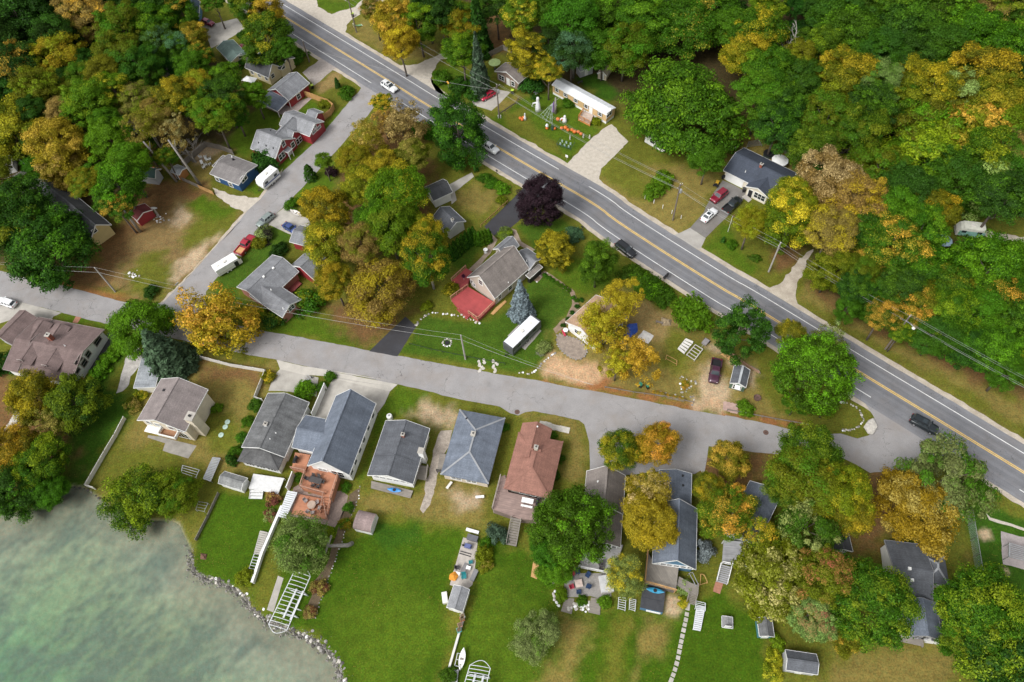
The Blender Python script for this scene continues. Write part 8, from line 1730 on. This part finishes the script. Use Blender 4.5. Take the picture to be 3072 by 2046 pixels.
# umbrellas, tents, tarps
def umbrella(label,t,x,y,R,col,z=0,group=None):
    p=P(t,x,y,2.2);e=thing('patio_umbrella',label,'umbrella',(p.x,p.y,0));MB().tube([(0,0,0),(0,0,2.5)],.03,6).build('pole',STEEL,e);MB().lathe([(R,2.0),(R*.5,2.3),(.05,2.5)],10).build('canopy',col,e);MB().lathe([(.35,0),(.35,.08)],12).build('base',BLACK,e)
umbrella('lime-green umbrella beside the brown stone house','B',967,370,1.6,M('lime_cloth',(.42,.55,.22),.8));umbrella('white umbrella behind the slate-roofed house','C',890,957,1.9,WHITE);umbrella('pale blue umbrella beside the green camper','F',1875,138,1.7,M('blue_cloth',(.35,.48,.58),.8))
e=at('covered_tub','round dark covered tub behind the slate-roofed house','hot tub','C',815,935);MB().lathe([(1.1,0),(1.15,.8)],18).build('tub',M('dark_tub',(.05,.07,.06),.6),e);MB().lathe([(1.2,.8),(1.18,.95),(.6,1.0)],18).build('cover',BLACK,e)
def canopy(label,s,z,mat_,name='canopy_tent',sag=.25):
    pts=S(s,z);c=sum(pts,Vector())/4;e=thing(name,label,'tent',(c.x,c.y,0));l=[p-c for p in pts]
    MB().add([(p.x,p.y,z)for p in l]+[(0,0,z+sag*3)],[(0,1,4),(1,2,4),(2,3,4),(3,0,4)]).build('canopy',mat_,e)
    for p in l:MB().tube([(p.x*.97,p.y*.97,0),(p.x*.97,p.y*.97,z)],.04,6).build('leg',STEEL,e)
canopy('white canopy tent beside the pale yellow house','A 1445,482 1480,455 1545,468 1520,500',2.2,WHITE)
def tarp(label,s,H,mat_,name='tarp',seed=1):
    pts=S(s);c=sum(pts,Vector())/len(pts);e=thing(name,label,'tarp',(c.x,c.y,0));n=len(pts);r=random.Random(seed);vs=[(0,0,H)];fs=[]
    for ring,k in((.45,.9),(.8,.45),(1.0,.02)):
        for p in pts:
            for m_ in range(3):
                q_=(p-c).lerp(pts[(pts.index(p)+1)%n]-c,m_/3);vs.append((q_.x*ring*r.uniform(.92,1.06),q_.y*ring*r.uniform(.92,1.06),max(.02,H*k*r.uniform(.7,1.2))))
    N=n*3
    for k in range(N):
        fs.append((0,1+k,1+(k+1)%N))
        for g in range(2):a_=1+g*N+k;b_=1+g*N+(k+1)%N;fs.append((a_,a_+N,b_+N,b_))
    MB().add(vs,fs).build('sheet',mat_,e);return e
tarp('bright blue tarp draped beside the golden tree','E 1770,640 1825,640 1830,690 1780,730 1735,770 1720,760 1750,690',.9,M('blue_tarp',(.03,.09,.42),.45,.25,1.5));tarp('white sheet spread on the ground by the blue tarp','E 1860,680 1925,715 1890,765 1820,730',.25,M('white_sheet',(.66,.63,.60),.6,.2,1.2),seed=4);tarp('grey tarp over a heap left of the mobile home','B 1200,555 1245,515 1255,530 1215,570',.6,M('grey_tarp',(.42,.43,.45),.5,.2,1.5),seed=5);tarp('mound of dry brush beside the hedge','E 1965,605 2030,620 2025,655 1970,655',.7,M('dry_brush',(.30,.23,.14),.95,.4,2.5,fine=.4),'brush_pile',6);tarp('heap of dark earth on the lawn by the inlet','G 1205,795 1245,800 1235,835 1200,830',.4,M('brown_mulch',(.17,.09,.06),.95,.3,2),'mulch_heap',7)
# bins, satellite dish, goal, bird bath, planter stand
def bin_(label,t,x,y,lid=(.45,.62,.06)):e=at('wheeled_bin',label,'bin',t,x,y,random.Random(int(x)).random()*3);MB().add([(-.25,-.25,.05),(.25,-.25,.05),(.25,.25,.05),(-.25,.25,.05),(-.32,-.32,1.0),(.32,-.32,1.0),(.32,.32,1.0),(-.32,.32,1.0)],[(3,2,1,0),(0,1,5,4),(1,2,6,5),(2,3,7,6),(3,0,4,7),(4,5,6,7)]).build('body',BLACK,e);MB().box(-.36,.36,-.36,.36,1.0,1.1).build('lid',M('lid_%d'%int(lid[0]*100),lid,.5),e);MB().wheel(-.28,-.2,.12,.12,.06).build('wheel',TYRE,e);MB().wheel(-.28,.2,.12,.12,.06).build('wheel',TYRE,e)
bin_('lime-lidded bin at the corner of the red garage','A',1877,530);bin_('lime-lidded bin on the top left concrete drive','A',1190,165);bin_('lime-lidded bin beside the brown stone house','B',1075,560);bin_('lime-lidded bin at the top edge pole','A',2118,100);bin_('left green compost bin at the street fence','E',1840,1020,(.03,.20,.12));bin_('right green compost bin at the street fence','E',1885,1028,(.03,.20,.12));bin_('dark bin beside the slate-roofed stoop','C',668,1150,(.05,.05,.05));bin_('pale green barrel planter beside the potting shed','F',610,880,(.45,.6,.5))
e=at('satellite_dish','white satellite dish on a grey stump in the brown field','satellite dish','A',955,1300,2.2);MB().tube([(0,0,0),(0,0,2.6)],[.28,.22],8).build('stump',BARKG,e);MB().lathe([(.08,0),(.45,.08),(.7,.22)],16).build('dish',WHITE,e,loc=(0,0,2.6)).rotation_euler=(.5,.3,0)
e=at('hammock_frame','green hammock with white frame by the top edge pole','hammock','A',2150,160,.6);MB().tube([(-1.2,-.5,0),(-1.2,-.5,1.4),(-1.2,.5,1.4),(-1.2,.5,0)],.04,6).tube([(1.2,-.5,0),(1.2,.5,0)],.04,6).build('frame',WHITE,e);MB().add([(-1.1,-.45,1.0),(-1.1,.45,1.0),(1.1,.45,.1),(1.1,-.45,.1),(0,.4,.35),(0,-.4,.35)],[(0,5,4,1),(5,3,2,4)]).build('cloth',M('green_cloth',(.18,.35,.16),.8),e)
e=at('bird_bath','white bird bath on the garden path by the hedge','bird bath','E',915,215);MB().lathe([(.3,0),(.15,.15),(.12,.8),(.5,.95),(.5,1.02),(.2,.98)],14).build('bowl',WHITE,e);MB().lathe([(.42,0),(.42,.05)],12).build('foot',CONCRETE,e)
e=at('plant_stand','purple plant on a slim stand on the red deck','planter','E',787,395);e.location.z=.9;MB().tube([(0,0,0),(0,0,1.1)],.05,6).build('stand',STEEL,e);o_=obj('plant',PR['bush'][0],e,(0,0,1.3),None,(.45,.45,.4));o_.color=(.08,.02,.06,1);o_['tint2']=[.08,.02,.06];o_['turn']=-1.0
e=at('lawn_tractor','yellow and black lawn tractor beside the asphalt drive','tractor','C',505,1112,1.0);MB().box(-.2,.9,-.35,.35,.35,.8).build('hood',M('tractor_yellow',(.55,.33,.03),.4),e);MB().box(-.8,-.1,-.45,.45,.4,.6).build('fender',BLACK,e);MB().box(-.6,-.2,-.25,.25,.6,.85).build('seat',BLACK,e)
for x,r_ in((-.5,.34),(.65,.24)):
    for y in(-.45,.45):MB().wheel(x,y,r_,r_,.2).build('wheel',TYRE,e)
e=at('garden_cart','grey cart with black wheels in the dirt yard','cart','F',440,758,.8);MB().box(-.8,.6,-.5,.5,.35,.7).build('tray',M('cart_grey',(.25,.23,.23),.6),e);MB().wheel(.5,-.55,.3,.3,.15).build('wheel',TYRE,e);MB().wheel(.5,.55,.3,.3,.15).build('wheel',TYRE,e);MB().beam((-.8,0,.5),(-1.7,0,.4),.06,.06).build('handle',STEEL,e)
e=at('driftwood','silver driftwood branches in the corner planting','driftwood','E',1245,835);obj('branches',BAREM[1],e,(0,0,0),0,(3.4,3.4,1.4))
# leaning grey trunk beside the pale willow, and stump trunk on the field
b0=P('G',2112,735);e=thing('leaning_trunk','curved grey trunk leaning from the flower bed','tree trunk',b0);a1=P('G',2085,748,.9)-b0;a2=P('G',1965,752,2.4)-b0;MB().tube([(0,0,-.1),a1,a1.lerp(a2,.5)+Vector((0,0,.1)),a2],[.42,.36,.3,.26],8).build('stem',BARKG,e,True);MB().tube([a2,P('G',1988,690,3.6)-b0],[.24,.18],7).build('limb',BARKG,e);MB().tube([a2,P('G',1938,838,3.0)-b0],[.2,.12],7).build('limb',BARKG,e)
for lb_,b_,t_,z_ in(('bare grey trunk standing at the edge of the brown field',('A',842,1390),('A',745,1265),9),('tall bare grey trunk rising behind the low board fence',('A',1205,1115),('A',1010,840),14),('second bare grey trunk beside the wooden shed',('A',1060,1088),('A',860,850),12),('pale trunk standing behind the mobile home',('B',1438,470),('B',1448,215),13),('grey stump among the lawn decorations',('B',1332,680),('B',1333,585),4.4)):
    p=P(*b_);q_=P(*t_,z_)-p;e=thing('tree_trunk',lb_,'tree trunk',p);MB().tube([(0,0,-.1),q_*.5,q_],[.34,.27,.18],8).build('stem',BARKG,e,True);MB().tube([q_*.8,q_+Vector((1.2,.3,-.3))],[.1,.04],5).build('limb',BARKG,e)
# ------------------------------------------------------------------ lawn decorations
INFW=M('white_inflatable',(.76,.76,.78),.5,.05);INFO=M('orange_inflatable',(.62,.16,.03),.5,.08);PURP=M('purple_cloth',(.17,.10,.24),.7)
def pumpkin(e,x,y,r):
    r*=.82
    n=16;vs=[];fs=[];prof=[(.25,-.82),(.75,-.6),(1.0,0),(.8,.55),(.3,.78)]
    for a,z in prof:
        for k in range(n):q_=2*math.pi*k/n;rr_=a*r*(1 if k%2 else.88);vs.append((x+rr_*math.cos(q_),y+rr_*math.sin(q_),r*.85+z*r))
    for i in range(4):
        for k in range(n):fs.append((i*n+k,i*n+(k+1)%n,(i+1)*n+(k+1)%n,(i+1)*n+k))
    fs.append(tuple(range(4*n,5*n)));o=MB().add(vs,fs).build('pumpkin',INFO,e,True);MB().tube([(x,y,r*1.5),(x+.05,y,r*1.85)],r*.12,6).build('stem',M('stem_green',(.1,.2,.05),.7),o)
def ghost(e,x,y,H,r,arms=True):
    o=MB().lathe([(r,0),(r*.85,H*.3),(r*.6,H*.6),(r*.42,H*.72),(r*.5,H*.85),(r*.4,H*.96),(r*.1,H)],14,(x,y,0)).build('body',INFW,e,True)
    for sy in(-1,1):MB().lathe([(r*.09,-.03),(r*.09,.03)],8,(x-r*.18*sy,y-r*.42,H*.86)).build('eye',BLACK,o)
    if arms:MB().tube([(x-r*.5,y,H*.6),(x-r*1.6,y-.2,H*.62),(x-r*2.0,y-.4,H*.45)],[r*.28,r*.24,r*.12],8).build('arm',INFW,o)
e=at('inflatable_ghost','tall white inflatable ghost on the decorated lawn','decoration','B',1228,665);ghost(e,0,0,4.2,.75)
e=at('pumpkin_stack','stacked orange pumpkins with small white ghost near the pole','decoration','B',1132,715);pumpkin(e,-.4,0,.55);pumpkin(e,.4,.2,.5);pumpkin(e,0,-.5,.5)
e=at('inflatable_ghost','small white ghost beside the stacked pumpkins','decoration','B',1150,718);ghost(e,0,0,2.0,.35,False)
e=at('pumpkin_pair','two orange pumpkins beside a white ghost in mid lawn','decoration','B',1360,722);pumpkin(e,-.5,0,.65);pumpkin(e,.6,-.1,.6)
e=at('inflatable_ghost','round white ghost beside the pumpkin pair','decoration','B',1388,730);ghost(e,0,0,1.9,.6)
e=at('pumpkin_row','row of seven orange pumpkins on the decorated lawn','decoration','B',1430,792);ra=dirang('B',1400,780,1465,800)
for k in range(7):pumpkin(e,math.cos(ra)*(k-3)*.85+(.1 if k%2 else-.1),math.sin(ra)*(k-3)*.85+(.35 if k%2 else 0),.55+.1*(k%3==1))
e=at('inflatable_gnome','white and orange inflatable figure near the highway','decoration','B',1282,775);pumpkin(e,0,0,.5);MB().lathe([(.3,.85),(.38,1.1),(.25,1.5),(.05,1.7)],12).build('head',INFW,e)
e=at('inflatable_figure','dark and green inflatable figure with pumpkin near the highway','decoration','B',1315,778);pumpkin(e,.5,0,.5);MB().lathe([(.35,0),(.4,.6),(.25,1.0),(.32,1.3),(.1,1.6)],12).build('figure',M('green_black',(.03,.07,.05),.6),e)
e=at('witch_figure','purple and grey draped figure at the lawn stump','decoration','B',1322,665);MB().lathe([(.6,0),(.45,1.0),(.25,1.8),(.3,2.1),(.05,2.9)],12).build('robe',PURP,e);MB().beam((-.8,0,1.7),(.8,.1,1.5),.2,.2).build('arm',M('grey_cloth',(.4,.4,.45),.7),e)
e=at('spider_web','white rope spider web stretched from the lawn stump','decoration','B',1290,715);top_=P('B',1315,620,2.8)-e.location;ft=[P('B',x,y)-e.location for x,y in((1240,690),(1255,710),(1275,730),(1298,742),(1312,745))]
for f_ in ft:MB().tube([top_,f_],.035,4).build('strand',M('pale_rope',(.42,.50,.46),.7),e)
for q_ in(.35,.55,.75,.92):
    for i in range(len(ft)-1):MB().tube([top_.lerp(ft[i],q_),top_.lerp(ft[i+1],q_)],.025,4).build('thread',M('pale_rope',(.42,.50,.46)),e)
e=at('mock_graveyard','dark toy graveyard fence with pale headstones by the highway','decoration','B',1395,870);ga=dirang('B',1365,860,1425,880)
for k in range(9):MB().box(-1.8+k*.45-.03,-1.8+k*.45+.03,-1.2,-1.14,0,.9).build('picket',M('dark_teal',(.02,.06,.08),.6),e)
MB().box(-1.85,1.85,-1.22,-1.18,.6,.68).box(-1.85,-1.8,-1.2,1.2,.6,.68).box(1.8,1.85,-1.2,1.2,.6,.68).build('rail',M('dark_teal',(.02,.06,.08)),e)
for k in range(6):MB().prism([(-.2,-.05),(.2,-.05),(.2,.05),(-.2,.05)],0,.7).build('headstone',M('mint_stone',(.32,.42,.38),.8),e,loc=(-1.2+(k%3)*1.1,-.5+(k//3)*1.0,0))
e.rotation_euler=(0,0,ga)
for k,(x,y)in enumerate(((1420,835),(1500,825),(1537,830))):e=at('garden_statue',['left','middle','right'][k]+' small pale figure along the gravel drive edge of the lawn','decoration','B',x,y,0,'small lawn figures');MB().lathe([(.15,0),(.2,.5),(.1,.8),(.16,1.0),(.03,1.15)],8).build('figure',M('pale_figure',(.5,.47,.42),.7),e);MB().lathe([(.22,0),(.22,.08)],8).build('base',CONCRETE,e)
for k,(t,x,y,l_,m_)in enumerate((('H',880,462,'small white bench on the dry grass by the hipped cottage',WHITE),('H',697,392,'small pale bench below the hipped cottage',OFFWHITE),('E',1383,705,'red chair set beside the white tan-roofed house',RDC),('E',1955,640,'dark bench by the brush pile',POLEW),('B',1480,500,'dark table behind the mobile home',DKC))):table(l_,t,x,y,k*.9,1.5,.45,.5,m_,cat='bench',name='garden_bench')
table('white round table beside the tan-roofed house','E',1393,690,0,1.0,1.0,.7,WHITE,0,True);table('round grey table beneath the porch roof of the red garage','A',1640,640,0,1.4,1.4,.7,DKC,0,True)
e=at('raised_bed','stone-edged raised garden patio by the tan-roofed house','garden bed','E',1430,800);pts=chaikin(S('E 1335,755 1345,700 1400,720 1480,740 1530,800 1500,855 1440,860 1370,810'),1,True);MB().prism([(p.x-e.location.x,p.y-e.location.y)for p in pts],0,.18).build('paving',M('patio_brown',(.27,.22,.18),.9,.3,1.5,fine=.2),e)
for p in along(pts+[pts[0]],.55):obj('stone',ROCKS['m'][int(p.x*7)%3],e,(p.x-e.location.x,p.y-e.location.y,.15),p.x,(.25,.22,.22))
for k,s_ in enumerate(('E 1915,1045 1985,1060 1980,1082 1918,1070','E 2000,1068 2110,1092 2105,1112 2000,1088')):
    e,l=frame_thing('flower_box',['left','right'][k]+' timber flower bed of orange plants along the street','garden bed',s_);MB().prism([(p.x,p.y)for p in l],0,.25).build('frame',WOODGREY,e)
    for j in range(9):q_=l[0].lerp(l[1],(j+.5)/9).lerp(l[3].lerp(l[2],(j+.5)/9),.5);o_=obj('plant',PR['bush'][j%3],e,(q_.x,q_.y,.4),j,(.35,.35,.3));c_=PAL[['orr','go','br'][j%3]][0];o_.color=(*c_,1);o_['tint2']=list(c_);o_['turn']=-1.0
e,l=frame_thing('flower_planting','mixed low flowers filling the heart-shaped border','flowers','F 300,985 345,995 375,1000 310,1040')
for j in range(12):q_=l[0].lerp(l[1],random.Random(j).random()).lerp(l[3],random.Random(j+7).random()*.8);o_=obj('plant',PR['bush'][j%3],e,(q_.x,q_.y,.12),j,(.4,.4,.25));c_=PAL[['ol','go','orr'][j%3]][0];o_.color=(*c_,1);o_['tint2']=list(c_);o_['turn']=-1.0
